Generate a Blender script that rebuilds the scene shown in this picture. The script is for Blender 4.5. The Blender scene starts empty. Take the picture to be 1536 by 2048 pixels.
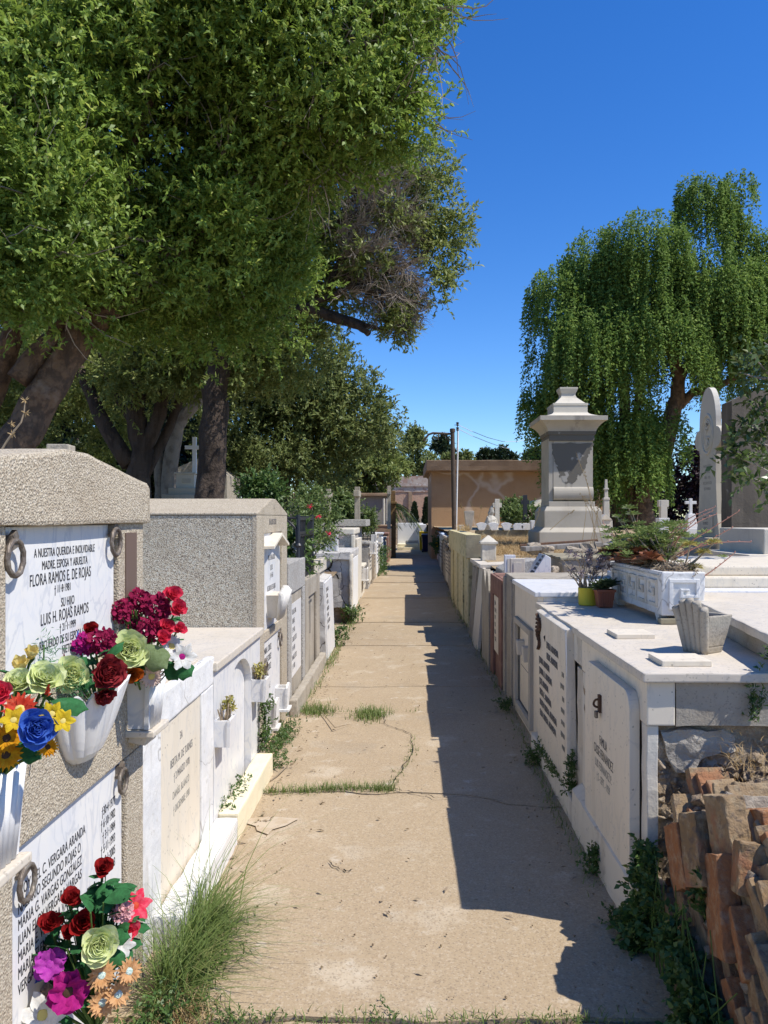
import bpy, bmesh, math, random
import numpy as np
from mathutils import Vector, Matrix, noise
random.seed(7)
rng = np.random.default_rng(7)
SC = bpy.context.scene
COL = SC.collection
PI = math.pi
# ------------------------------------------------------------------ camera model of the photograph
F, CX, CY, EYE = 1540.0, 812.0, 1036.0, 1.55
def onX(u, v, x):
    y = x*F/(u-CX); return (x, y, EYE+(CY-v)*y/F)
def onY(u, v, y):
    return ((u-CX)*y/F, y, EYE+(CY-v)*y/F)
def gnd(u, v, z=0.0):
    y = F*(EYE-z)/(v-CY); return ((u-CX)*y/F, y, z)
cam = bpy.data.cameras.new('camera')
camo = bpy.data.objects.new('camera', cam); COL.objects.link(camo)
camo.location = (0, 0, EYE); camo.rotation_euler = (PI/2, 0, 0)
cam.sensor_fit = 'HORIZONTAL'; cam.sensor_width = 36; cam.lens = 36*F/1536
cam.shift_x = -(CX-768)/1536; cam.shift_y = (CY-1024)/1536
cam.clip_start = 0.05; cam.clip_end = 2000
SC.camera = camo
# ------------------------------------------------------------------ light
SD = Vector((0.66, -0.25, 1.0)).normalized()
sun = bpy.data.lights.new('sun', 'SUN'); sun.energy = 4.35; sun.angle = math.radians(0.53); sun.color = (1.0, 0.955, 0.88)
suno = bpy.data.objects.new('sun', sun); COL.objects.link(suno)
suno.rotation_euler = SD.to_track_quat('Z', 'Y').to_euler()
W = bpy.data.worlds.new('World'); SC.world = W; W.use_nodes = True
wn = W.node_tree.nodes; wl = W.node_tree.links
bg = wn['Background']
sky = wn.new('ShaderNodeTexSky'); sky.sky_type = 'NISHITA'; sky.sun_disc = False
sky.sun_elevation = math.asin(SD.z); sky.sun_rotation = math.atan2(SD.x, SD.y)
sky.altitude = 100; sky.air_density = 1.0; sky.dust_density = 0.0; sky.ozone_density = 1.6
hs = wn.new('ShaderNodeHueSaturation'); hs.inputs['Saturation'].default_value = 1.36; hs.inputs['Hue'].default_value = .506
tint = wn.new('ShaderNodeMix'); tint.data_type = 'RGBA'; tint.blend_type = 'MULTIPLY'; tint.inputs[0].default_value = 1; tint.inputs[7].default_value = (.78, .94, 1.16, 1)
wl.new(sky.outputs[0], hs.inputs['Color']); wl.new(hs.outputs[0], tint.inputs[6]); wl.new(tint.outputs[2], bg.inputs['Color'])
bg.inputs['Strength'].default_value = 0.12
SC.view_settings.view_transform = 'Standard'; SC.view_settings.look = 'None'
SC.view_settings.exposure = 0.44; SC.view_settings.gamma = 1.0
SC.render.film_transparent = False
# ------------------------------------------------------------------ materials
def mat(name, base, layers=(), rough=0.85, bump=(), spec=0.3, metal=0.0, trans=0.0, sss=0.0):
    m = bpy.data.materials.new(name); m.use_nodes = True
    nt = m.node_tree; N = nt.nodes; L = nt.links
    p = N['Principled BSDF']; p.inputs['Roughness'].default_value = rough; p.inputs['Metallic'].default_value = metal
    p.inputs['Specular IOR Level'].default_value = spec
    geo = N.new('ShaderNodeNewGeometry')
    def vecmap(scale, stretch=(1, 1, 1)):
        mp = N.new('ShaderNodeMapping'); mp.inputs['Scale'].default_value = tuple(scale*s for s in stretch)
        L.new(geo.outputs['Position'], mp.inputs['Vector']); return mp.outputs[0]
    def ramp(src, lo, hi):
        r = N.new('ShaderNodeMapRange'); r.inputs[1].default_value = lo; r.inputs[2].default_value = hi
        r.interpolation_type = 'SMOOTHSTEP'
        L.new(src, r.inputs[0]); return r.outputs[0]
    def fac_of(l):
        k = l[0]
        if k in ('n', 'd'):
            _, sc, det, lo, hi = l[:5]
            t = N.new('ShaderNodeTexNoise'); t.inputs['Scale'].default_value = 1; t.inputs['Detail'].default_value = det
            t.inputs['Roughness'].default_value = 0.62
            L.new(vecmap(sc, (1, 1, 0.14) if k == 'd' else (1, 1, 1)), t.inputs['Vector'])
            return ramp(t.outputs['Fac'], lo, hi)
        if k == 'vein':
            _, sc, det, w, dist = l[:5]
            t = N.new('ShaderNodeTexNoise'); t.inputs['Scale'].default_value = 1; t.inputs['Detail'].default_value = det
            t.inputs['Distortion'].default_value = dist
            L.new(vecmap(sc, (1, 1, 0.45)), t.inputs['Vector'])
            a = N.new('ShaderNodeMath'); a.operation = 'SUBTRACT'; a.inputs[1].default_value = .5; L.new(t.outputs['Fac'], a.inputs[0])
            b = N.new('ShaderNodeMath'); b.operation = 'ABSOLUTE'; L.new(a.outputs[0], b.inputs[0])
            return ramp(b.outputs[0], w, 0.0)
        if k == 's':      # speckle: whole voronoi cells
            _, sc, dummy, lo, hi = l[:5]
            t = N.new('ShaderNodeTexVoronoi'); t.inputs['Scale'].default_value = 1
            L.new(vecmap(sc), t.inputs['Vector'])
            s = N.new('ShaderNodeSeparateColor'); L.new(t.outputs['Color'], s.inputs[0])
            return ramp(s.outputs[0], lo, hi)
        if k == 'c':      # cracks / cell edges
            _, sc, dummy, lo, hi = l[:5]
            t = N.new('ShaderNodeTexVoronoi'); t.feature = 'DISTANCE_TO_EDGE'; t.inputs['Scale'].default_value = 1
            nz = N.new('ShaderNodeTexNoise'); nz.inputs['Scale'].default_value = 1.0; nz.inputs['Detail'].default_value = 4
            v = vecmap(sc); L.new(v, nz.inputs['Vector'])
            ad = N.new('ShaderNodeVectorMath'); ad.operation = 'ADD'; L.new(v, ad.inputs[0]); L.new(nz.outputs['Color'], ad.inputs[1])
            L.new(ad.outputs[0], t.inputs['Vector'])
            return ramp(t.outputs['Distance'], hi, lo)
        if k == 'r':      # random per loose piece
            return ramp(geo.outputs['Random Per Island'], l[3], l[4])
    col = None
    for l in layers:
        f = fac_of(l); c = l[5]; al = l[6] if len(l) > 6 else 1.0
        mx = N.new('ShaderNodeMix'); mx.data_type = 'RGBA'
        if al != 1.0:
            ml = N.new('ShaderNodeMath'); ml.operation = 'MULTIPLY'; ml.inputs[1].default_value = al; L.new(f, ml.inputs[0]); f = ml.outputs[0]
        L.new(f, mx.inputs[0])
        if col is None: mx.inputs[6].default_value = (*base, 1)
        else: L.new(col, mx.inputs[6])
        mx.inputs[7].default_value = (*c, 1); col = mx.outputs[2]
    if col is None: p.inputs['Base Color'].default_value = (*base, 1)
    else: L.new(col, p.inputs['Base Color'])
    prev = None
    for (k, sc, det, dist, st) in bump:
        if k == 'v':
            t = N.new('ShaderNodeTexVoronoi'); o = 'Distance'
        else:
            t = N.new('ShaderNodeTexNoise'); t.inputs['Detail'].default_value = det; t.inputs['Roughness'].default_value = .65; o = 'Fac'
        t.inputs['Scale'].default_value = 1
        L.new(vecmap(sc), t.inputs['Vector'])
        b = N.new('ShaderNodeBump'); b.inputs['Strength'].default_value = st; b.inputs['Distance'].default_value = dist
        L.new(t.outputs[o], b.inputs['Height'])
        if prev: L.new(prev, b.inputs['Normal'])
        prev = b.outputs[0]
    if prev: L.new(prev, p.inputs['Normal'])
    if trans > 0:
        out = N['Material Output']; tr = N.new('ShaderNodeBsdfTranslucent'); ms = N.new('ShaderNodeMixShader')
        ms.inputs[0].default_value = trans
        if col is not None: L.new(col, tr.inputs['Color'])
        else: tr.inputs['Color'].default_value = (*base, 1)
        L.new(p.outputs[0], ms.inputs[1]); L.new(tr.outputs[0], ms.inputs[2]); L.new(ms.outputs[0], out.inputs['Surface'])
    return m
M = {}
M['path'] = mat('path_concrete', (.375, .285, .18), [('n', .9, 4, .42, .68, (.425, .33, .215), .7), ('n', 2.6, 7, .54, .66, (.50, .415, .30), .8),
    ('n', 1.3, 5, .55, .68, (.29, .22, .14), .7), ('n', 7, 6, .6, .70, (.53, .46, .36), .65), ('n', .45, 6, .52, .62, (.34, .26, .16), .5), ('n', 14, 5, .66, .72, (.22, .17, .115), .6), ('s', 140, 0, .8, .86, (.50, .41, .30), .4), ('s', 190, 0, .86, .9, (.17, .13, .09), .45),
    ('n', 60, 3, .5, .75, (.28, .20, .12), .5)], .92, [('n', 9, 5, .02, .35), ('n', 120, 4, .004, .5)])
M['soil'] = mat('dry_soil', (.25, .18, .11), [('n', 5, 6, .4, .7, (.38, .29, .17), .9), ('n', 60, 4, .45, .6, (.13, .09, .06), .6)], .95, [('n', 25, 6, .03, .8)])
M['gravelwash'] = mat('pebble_render', (.39, .32, .23), [('s', 210, 0, .25, .5, (.50, .43, .32), 1), ('s', 250, 0, .76, .84, (.20, .16, .115), .7), ('s', 170, 0, .86, .9, (.60, .53, .42), .6), ('d', 3.5, 5, .54, .7, (.30, .245, .17), .55),
    ('n', 3, 4, .5, .75, (.33, .26, .18), .4)], .9, [('v', 170, 0, .004, .8)])
M['graywash'] = mat('grey_pebble_render', (0.426, 0.369, 0.270), [('s', 200, 0, .3, .5, (0.582, 0.517, 0.400), 1), ('s', 230, 0, .72, .8, (0.123, 0.099, 0.076), .9), ('s', 140, 0, .85, .9, (0.620, 0.620, 0.518), .7),
    ('n', 2.2, 5, .45, .7, (.30, .26, .19), .5)], .9, [('v', 170, 0, .004, .8)])
M['granwash'] = mat('speckled_granite', (.33, .31, .28), [('s', 120, 0, .3, .55, (.46, .44, .40), 1), ('s', 180, 0, .75, .82, (.14, .13, .12), .8), ('n', 2, 4, .45, .7, (.26, .23, .2), .5)], .85, [('v', 120, 0, .003, .5)])
M['marble'] = mat('white_marble', (.725, .705, .67), [('d', 5, 5, .56, .74, (.58, .55, .48), .45), ('n', 5, 4, .45, .75, (.62, .63, .66), .6), ('vein', 7, 6, .03, 1.2, (.44, .46, .50), .5), ('vein', 3, 7, .02, 2.0, (.56, .58, .62), .35), ('n', 2.1, 5, .6, .8, (.68, .62, .5), .4)], .38, [('n', 60, 3, .001, .25)], .45)
M['marble_old'] = mat('weathered_marble', (.60, .53, .43), [('n', 4, 5, .45, .7, (.55, .48, .37), .7), ('vein', 5, 6, .03, 1.5, (.45, .42, .38), .5), ('n', 18, 5, .62, .72, (.36, .31, .25), .6), ('s', 170, 0, .95, .97, (.3, .26, .2), .5), ('n', 1.5, 4, .55, .75, (.66, .60, .51), .6)], .6, [('n', 50, 4, .002, .4)])
M['marble_cream'] = mat('cream_marble', (.72, .635, .50), [('d', 9, 4, .5, .72, (.62, .54, .41), .7), ('vein', 9, 5, .03, .8, (.48, .45, .4), .35), ('s', 150, 0, .988, .995, (.2, .17, .13), .6), ('n', 1.8, 4, .55, .75, (.68, .62, .52), .7)], .5, [('n', 60, 3, .001, .25)])
M['white'] = mat('white_limewash', (.71, .69, .65), [('n', 6, 6, .48, .66, (.58, .575, .565), .6), ('n', 30, 6, .58, .68, (.46, .43, .38), .55), ('n', 1.6, 5, .52, .72, (.60, .54, .44), .5), ('d', 12, 5, .56, .7, (.46, .41, .34), .5), ('c', 1.7, 0, .0, .006, (.3, .27, .23), .7)], .9, [('n', 40, 5, .006, .5)])
M['whitedirty'] = mat('stained_white_paint', (.64, .585, .48), [('d', 8, 5, .46, .66, (.46, .40, .31), .75), ('n', 14, 6, .58, .68, (.33, .29, .24), .55), ('n', 2.2, 4, .5, .8, (.68, .66, .62), .6)], .9, [('n', 30, 6, .008, .5)])
M['whiteclean'] = mat('clean_white_paint', (.75, .735, .705), [('n', 3, 5, .48, .7, (.66, .65, .63), .6), ('d', 6, 5, .55, .7, (.55, .52, .46), .45)], .7)
M['creampaint'] = mat('cream_paint', (.74, .66, .46), [('n', 5, 5, .5, .7, (.66, .57, .38), .5), ('n', 25, 5, .63, .7, (.45, .40, .3), .5)], .85, [('n', 40, 4, .004, .4)])
M['greycon'] = mat('grey_concrete', (.385, .34, .27), [('n', 4, 6, .4, .7, (.29, .25, .195), .8), ('d', 7, 4, .52, .7, (.23, .195, .15), .6), ('n', 24, 5, .6, .7, (.50, .445, .36), .6), ('s', 190, 0, .9, .94, (.2, .18, .15), .5)], .93, [('n', 45, 6, .008, .6)])
M['darkcon'] = mat('dark_streaked_concrete', (.12, .10, .077), [('d', 5, 5, .42, .66, (.18, .15, .115), .85), ('d', 11, 4, .58, .7, (.07, .06, .048), .6), ('n', 3.5, 6, .66, .7, (.36, .34, .3), .5)], .93, [('n', 35, 6, .008, .5)])  # dark base tone with vertical streaks and random pale patches
M['cracked'] = mat('cracked_plaster', (.52, .50, .47), [('n', 5, 6, .42, .66, (.40, .38, .35), .9), ('n', 22, 5, .6, .68, (.25, .23, .21), .6), ('c', 2.3, 0, .0, .014, (.06, .05, .04), 1)], .95, [('n', 20, 6, .012, .7)])
M['yellow'] = mat('yellow_limewash', (.58, .50, .28), [('d', 7, 5, .45, .7, (.52, .47, .33), .7), ('n', 4, 6, .56, .68, (.36, .30, .18), .6), ('s', 26, 0, .9, .93, (.2, .16, .1), .6)], .92, [('n', 30, 5, .008, .5)])
M['yellowdark'] = mat('stained_yellow_concrete', (.30, .265, .18), [('n', 5, 6, .42, .66, (.2, .17, .12), .8)], .94, [('n', 30, 5, .008, .5)])
M['redpaint'] = mat('oxide_red_paint', (.22, .115, .085), [('n', 6, 6, .45, .66, (.30, .175, .13), .8), ('n', 18, 5, .62, .7, (.14, .085, .07), .7)], .9, [('n', 30, 5, .006, .5)])
M['ochre'] = mat('ochre_stucco', (.42, .265, .145), [('n', .8, 5, .4, .7, (.48, .325, .19), .7), ('n', 2.4, 6, .55, .68, (.36, .23, .13), .6), ('d', 1.0, 5, .56, .72, (.27, .19, .125), .75), ('c', .33, 0, .0, .035, (.60, .50, .40), .75), ('n', 9, 5, .62, .72, (.33, .2, .1), .5)], .93, [('n', 14, 6, .012, .5)])
M['ochretrim'] = mat('faded_ochre_cornice', (.34, .235, .15), [('n', 2, 6, .42, .68, (.25, .165, .1), .7)], .93, [('n', 14, 6, .012, .5)])
M['brickwall'] = None
M['rubble'] = mat('rubble_mortar', (.46, .36, .25), [('n', 9, 6, .4, .65, (.30, .22, .14), .85), ('n', 28, 6, .52, .68, (.58, .48, .35), .8), ('n', 4, 4, .55, .75, (.30, .2, .13), .6)], .96, [('n', 22, 8, .05, 1.0), ('n', 90, 4, .008, .6)])
M['plaster'] = mat('grey_cement_smear', (.40, .36, .30), [('n', 7, 6, .4, .68, (.29, .26, .21), .8)], .92, [('n', 11, 7, .05, .9)])
M['brick'] = mat('old_brick', (.235, .15, .075), [('r', 0, 0, .0, 1.0, (.33, .235, .135), .9), ('n', 24, 8, .46, .64, (.36, .275, .17), .7), ('n', 10, 6, .56, .7, (.14, .10, .06), .6), ('n', 40, 6, .55, .66, (.17, .125, .09), .7), ('n', 22, 6, .56, .68, (.14, .10, .075), .8), ('n', 5, 4, .56, .68, (.36, .15, .07), .7)], .94, [('n', 40, 6, .012, .8)])
M['brickred'] = mat('orange_brick', (.30, .13, .055), [('n', 24, 8, .46, .64, (.37, .25, .15), .7), ('n', 40, 6, .55, .66, (.17, .10, .07), .6), ('n', 26, 6, .6, .7, (.13, .08, .06), .7)], .94, [('n', 40, 6, .012, .8)])
M['stone'] = mat('grey_fieldstone', (.37, .31, .235), [('n', 8, 6, .45, .66, (.24, .20, .15), .85), ('n', 30, 5, .6, .7, (.48, .42, .33), .6)], .94, [('n', 26, 7, .02, .8)])
M['monument'] = mat('grey_sandstone', (.45, .405, .33), [('n', 1.6, 5, .45, .7, (.36, .32, .255), .8), ('d', 3.5, 5, .58, .72, (.17, .155, .14), .55), ('n', 40, 4, .55, .7, (.42, .40, .37), .4)], .9, [('n', 60, 5, .004, .4)])
M['monstain'] = mat('rain_stained_sandstone', (.15, .135, .11), [('n', 2.4, 6, .54, .58, (.42, .39, .34), .9)], .9, [('n', 60, 5, .004, .4)])
M['stele'] = mat('pale_stele_stone', (.58, .53, .44), [('n', 2, 5, .45, .7, (.44, .405, .34), .7), ('d', 6, 4, .6, .75, (.33, .3, .26), .45)], .88, [('n', 50, 4, .004, .4)])
M['bronze'] = mat('tarnished_bronze', (.15, .12, .095), [('n', 30, 5, .45, .65, (.26, .225, .18), .8)], .55, [('n', 80, 4, .003, .5)], .5, .4)
M['brownpaint'] = mat('brown_metal_strip', (.145, .098, .075), [('d', 40, 4, .55, .7, (.2, .14, .11), .6)], .6)
M['iron'] = mat('black_iron', (.022, .023, .027), [('n', 14, 4, .55, .7, (.04, .036, .034), .6)], .45, (), .5)
M['rust'] = mat('rusty_iron', (.075, .04, .025), [('n', 30, 5, .45, .65, (.13, .065, .03), .8)], .8)
M['pole'] = mat('brown_pole_paint', (.085, .062, .045), [('n', 6, 4, .5, .7, (.12, .085, .06), .7)], .6)
M['ink'] = mat('black_lettering', (.028, .028, .032), (), .6)
M['inkfade'] = mat('faded_lettering', (.25, .235, .20), (), .7)
M['inkgrey'] = mat('grey_lettering', (.13, .125, .12), (), .7)
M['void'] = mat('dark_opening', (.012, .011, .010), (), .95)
M['wood'] = mat('grey_weathered_wood', (.27, .25, .225), [('d', 20, 5, .45, .68, (.16, .14, .12), .8), ('n', 4, 4, .55, .7, (.38, .36, .33), .6)], .9, [('n', 40, 5, .006, .5)])
M['terracotta'] = mat('terracotta_plastic', (.31, .095, .05), [('n', 12, 4, .5, .7, (.36, .13, .075), .6)], .55)
M['yellowpot'] = mat('yellow_painted_tin', (.66, .50, .035), [('n', 10, 4, .55, .72, (.55, .42, .06), .6)], .5)
M['binblue'] = mat('blue_plastic', (.008, .014, .06), (), .45)
M['binyellow'] = mat('yellow_plastic', (.6, .42, .015), (), .45)
M['wire'] = mat('pale_cable', (.55, .6, .66), (), .6)
M['bark'] = mat('brown_bark', (.21, .13, .08), [('n', 9, 6, .42, .6, (.085, .056, .04), .85), ('n', 3.2, 5, .56, .68, (.27, .20, .15), .7), ('d', 14, 5, .5, .62, (.07, .05, .04), .6)], .95, [('n', 16, 7, .04, .9)])
M['barkdark'] = mat('furrowed_dark_bark', (.085, .062, .048), [('d', 9, 6, .44, .62, (.045, .033, .026), .9), ('n', 3, 5, .6, .7, (.15, .11, .08), .6)], .95, [('n', 14, 7, .05, 1.0)])
M['barkpale'] = mat('pale_grey_bark', (.24, .205, .165), [('n', 6, 6, .45, .65, (.13, .105, .085), .8)], .95, [('n', 22, 6, .02, .8)])
M['twig'] = mat('bare_brown_twigs', (0.356, 0.302, 0.250), [('r', 0, 0, 0, 1, (0.227, 0.188, 0.156), .9)], .9)
def leafmat(name, a, b, c, trans=.28, rough=.42, spec=.4):
    return mat(name, a, [('r', 0, 0, .0, .75, b, 1), ('r', 0, 0, .8, 1.0, c, .9), ('n', .7, 3, .4, .7, tuple(x*.8 for x in a), .5)], rough, (), spec, 0, trans)
M['leaf1'] = leafmat('pittosporum_leaves', (0.165, 0.254, 0.045), (0.273, 0.384, 0.067), (0.517, 0.558, 0.125), .4, .5, .3)
M['leaf2'] = leafmat('olive_green_leaves', (0.183, 0.232, 0.061), (0.269, 0.322, 0.089), (0.422, 0.434, 0.143), .4, .5, .3)
M['leaf3'] = leafmat('far_green_leaves', (0.138, 0.181, 0.055), (0.200, 0.237, 0.075), (0.300, 0.312, 0.112), .36, .55, .25)
M['leafw'] = leafmat('weeping_leaves', (0.125, 0.211, 0.045), (0.207, 0.307, 0.068), (0.332, 0.420, 0.106), .4, .65, .15)
M['leafp'] = leafmat('purple_plum_leaves', (.022, .010, .016), (.04, .018, .028), (.085, .05, .065), .12, .35)
M['leafd'] = leafmat('conifer_and_deep_shade_leaves', (.022, .042, .016), (.036, .06, .022), (.06, .085, .03), .15)  # conifer green; on the far left tree it also stands in for deep shade
M['grass'] = leafmat('green_grass', (.13, .19, .045), (.18, .25, .065), (.34, .33, .13), .4, .6)
M['leaf5'] = leafmat('glossy_broad_leaves', (.06, .10, .028), (.09, .14, .035), (.17, .21, .06), .25, .35, .5)
M['bush'] = leafmat('garden_shrub_leaves', (.11, .17, .05), (.16, .22, .065), (.24, .28, .09), .35, .5)
M['drygrass'] = leafmat('dry_grass', (.40, .27, .12), (.50, .36, .18), (.58, .46, .27), .3, .7)
M['weed'] = leafmat('weed_leaves', (.06, .12, .028), (.10, .17, .04), (.16, .22, .06), .3, .5)
M['succ_red'] = leafmat('reddish_succulent', (.24, .085, .045), (.30, .15, .075), (.20, .20, .07), .15, .4)
M['succ_green'] = leafmat('pale_succulent', (.17, .24, .07), (.24, .31, .10), (.33, .38, .14), .2, .4)
M['succ_blue'] = leafmat('blue_succulent', (.14, .22, .18), (.19, .28, .23), (.25, .33, .27), .15, .4)
M['succ_dark'] = leafmat('dark_agave', (.06, .10, .045), (.09, .13, .06), (.16, .2, .09), .1, .4)
M['stalk'] = mat('reddish_stalk', (.58, .28, .20), (), .7)
M['drystem'] = mat('dry_stem', (.24, .18, .12), [('r', 0, 0, 0, 1, (.33, .26, .17), 1)], .85)
M['palegrey'] = leafmat('wilted_lilac_leaves', (.27, .22, .22), (.35, .28, .29), (.22, .18, .16), .15)
def petal(name, a, b, trans=.3):
    return mat(name, a, [('n', 75, 5, .38, .66, b, .9), ('n', 30, 4, .58, .72, tuple(min(1, q*1.15+.03) for q in a), .6)], .8, [('n', 160, 4, .002, .6)], .12, 0, trans)
P = {'red': petal('red_petals', (.30, .012, .012), (.17, .006, .008)), 'darkred': petal('crimson_petals', (.32, .035, .04), (.20, .015, .02)),
     'maroon': petal('maroon_petals', (.33, .018, .075), (.17, .008, .04)), 'magenta': petal('magenta_petals', (.45, .02, .20), (.30, .01, .15)),
     'pink': petal('rose_pink_petals', (.72, .05, .10), (.55, .03, .07)), 'hotpink': petal('coral_pink_petals', (.72, .03, .075), (.75, .12, .16)),
     'palepink': petal('pale_pink_petals', (.72, .42, .42), (.66, .32, .33)), 'lime': petal('pale_lime_petals', (.66, .72, .32), (.72, .76, .46)),
     'blue': petal('cornflower_blue_petals', (.05, .13, .52), (.08, .19, .60)), 'yellow': petal('yellow_petals', (.72, .52, .03), (.60, .40, .02)),
     'paleyellow': petal('pale_yellow_petals', (.78, .62, .18), (.8, .7, .32)), 'orange': petal('orange_yellow_petals', (.72, .36, .015), (.62, .24, .01)),
     'rust': petal('orange_rust_petals', (.48, .11, .012), (.38, .07, .01)), 'white': petal('white_petals', (.74, .73, .69), (.66, .62, .55)),
     'cream': petal('cream_pink_petals', (.72, .56, .47), (.62, .45, .36)), 'peach': petal('peach_petals', (.68, .40, .19), (.58, .30, .12)),
     'gerbera': petal('scarlet_petals', (.60, .05, .025), (.62, .12, .06)), 'purple': petal('purple_pink_petals', (.40, .04, .36), (.50, .08, .42)),
     'green': petal('silk_leaf_green', (.035, .14, .045), (.025, .09, .03), .15), 'sage': petal('sage_leaf', (.20, .26, .12), (.15, .2, .08), .2),
     'stem': petal('green_stem', (.10, .17, .04), (.07, .12, .03), .1), 'fern': petal('fern_green', (.06, .19, .08), (.1, .24, .1), .2),
     'centre': mat('flower_centre', (.30, .42, .36), [('s', 400, 0, .4, .6, (.55, .62, .55), 1)], .8), 'darkcentre': mat('brown_flower_centre', (.06, .03, .015), (), .8),
     'yolk': mat('yellow_flower_centre', (.6, .48, .14), (), .8)}
# ------------------------------------------------------------------ objects
def link(o): COL.objects.link(o); return o
def tag(o, label=None, cat=None, group=None, kind=None):
    if label: o['label'] = label
    if cat: o['category'] = cat
    if group: o['group'] = group
    if kind: o['kind'] = kind
    return o
def thing(name, label, cat, loc=(0, 0, 0), group=None):
    o = bpy.data.objects.new(name, None); o.empty_display_size = .1; link(o); o.location = loc
    return tag(o, label, cat, group)
def world_loc(o):
    v = Vector((0, 0, 0))
    while o is not None:
        v = v + Vector(o.location); o = o.parent
    return v
class MB:
    def __init__(s): s.v = []; s.f = []
    def add(s, vs, fs):
        n = len(s.v); s.v += [tuple(v) for v in vs]; s.f += [tuple(i+n for i in f) for f in fs]; return s
    def box(s, x0, x1, y0, y1, z0, z1):
        vs = [(x, y, z) for z in (z0, z1) for y in (y0, y1) for x in (x0, x1)]
        return s.add(vs, [(0, 2, 3, 1), (4, 5, 7, 6), (0, 1, 5, 4), (2, 6, 7, 3), (0, 4, 6, 2), (1, 3, 7, 5)])
    def obox(s, c, size, rot=(0, 0, 0)):
        m = Matrix.Translation(c) @ (rot if isinstance(rot, Matrix) else (Matrix.Rotation(rot[2], 4, 'Z') @ Matrix.Rotation(rot[1], 4, 'Y') @ Matrix.Rotation(rot[0], 4, 'X')))
        a, b, c2 = (q/2 for q in size)
        vs = [m @ Vector((x, y, z)) for z in (-c2, c2) for y in (-b, b) for x in (-a, a)]
        return s.add(vs, [(0, 2, 3, 1), (4, 5, 7, 6), (0, 1, 5, 4), (2, 6, 7, 3), (0, 4, 6, 2), (1, 3, 7, 5)])
    def hull8(s, bot, top):     # bottom quad, top quad (both counter-clockwise from above)
        return s.add(list(bot)+list(top), [(3, 2, 1, 0), (4, 5, 6, 7), (0, 1, 5, 4), (1, 2, 6, 5), (2, 3, 7, 6), (3, 0, 4, 7)])
    def frus(s, cx, cy, z0, z1, a0, b0, a1, b1):
        q = lambda a, b, z: [(cx-a, cy-b, z), (cx+a, cy-b, z), (cx+a, cy+b, z), (cx-a, cy+b, z)]
        return s.hull8(q(a0, b0, z0), q(a1, b1, z1))
    def prism(s, poly, axis, a, b):   # poly in the two other axes; axis 'x': (y,z), 'y': (x,z), 'z': (x,y)
        def P3(p, t): return (t, p[0], p[1]) if axis == 'x' else ((p[0], t, p[1]) if axis == 'y' else (p[0], p[1], t))
        n = len(poly); vs = [P3(p, a) for p in poly]+[P3(p, b) for p in poly]
        fs = [tuple(range(n))[::-1], tuple(range(n, 2*n))]+[(i, (i+1) % n, n+(i+1) % n, n+i) for i in range(n)]
        return s.add(vs, fs)
    def tube(s, pts, rad, n=8, cap=True):
        pts = [Vector(p) for p in pts]; k = len(pts)
        if not isinstance(rad, (list, tuple)): rad = [rad]*k
        ref = None; rings = []
        for i, p in enumerate(pts):
            t = (pts[min(i+1, k-1)]-pts[max(i-1, 0)])
            t = t.normalized() if t.length > 1e-9 else Vector((0, 0, 1))
            if ref is None: ref = t.orthogonal().normalized()
            ref = (ref-t*ref.dot(t)); ref = ref.normalized() if ref.length > 1e-6 else t.orthogonal().normalized()
            b = t.cross(ref)
            rings.append([p+(ref*math.cos(2*PI*j/n)+b*math.sin(2*PI*j/n))*rad[i] for j in range(n)])
        vs = [q for r in rings for q in r]; fs = []
        for i in range(k-1):
            for j in range(n): fs.append((i*n+j, i*n+(j+1) % n, (i+1)*n+(j+1) % n, (i+1)*n+j))
        if cap: fs += [tuple(range(n))[::-1], tuple(range((k-1)*n, k*n))]
        return s.add(vs, fs)
    def torus(s, c, R, r, axis, n=20, m=8, sy=1.0):
        axis = Vector(axis).normalized(); a = axis.orthogonal().normalized(); up = Vector((0, 0, 1))
        if abs(axis.z) < .9: a = (up-axis*up.dot(axis)).normalized()
        b = axis.cross(a); c = Vector(c); vs = []; fs = []
        for i in range(n):
            t = 2*PI*i/n; d = a*math.cos(t)*sy+b*math.sin(t); p = c+d*R; dn = d.normalized()
            for j in range(m):
                w = 2*PI*j/m; vs.append(p+(dn*math.cos(w)+axis*math.sin(w))*r*(1+.12*math.sin(10*t+w)))
        for i in range(n):
            for j in range(m): fs.append((i*m+j, ((i+1) % n)*m+j, ((i+1) % n)*m+(j+1) % m, i*m+(j+1) % m))
        return s.add(vs, fs)
    def lathe(s, c, prof, n=20, sx=1, sy=1):
        vs = []; fs = []; k = len(prof)
        for (r, z) in prof:
            for j in range(n): vs.append((c[0]+r*sx*math.cos(2*PI*j/n), c[1]+r*sy*math.sin(2*PI*j/n), c[2]+z))
        for i in range(k-1):
            for j in range(n): fs.append((i*n+j, i*n+(j+1) % n, (i+1)*n+(j+1) % n, (i+1)*n+j))
        fs += [tuple(range(n))[::-1], tuple(range((k-1)*n, k*n))]
        return s.add(vs, fs)
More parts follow.
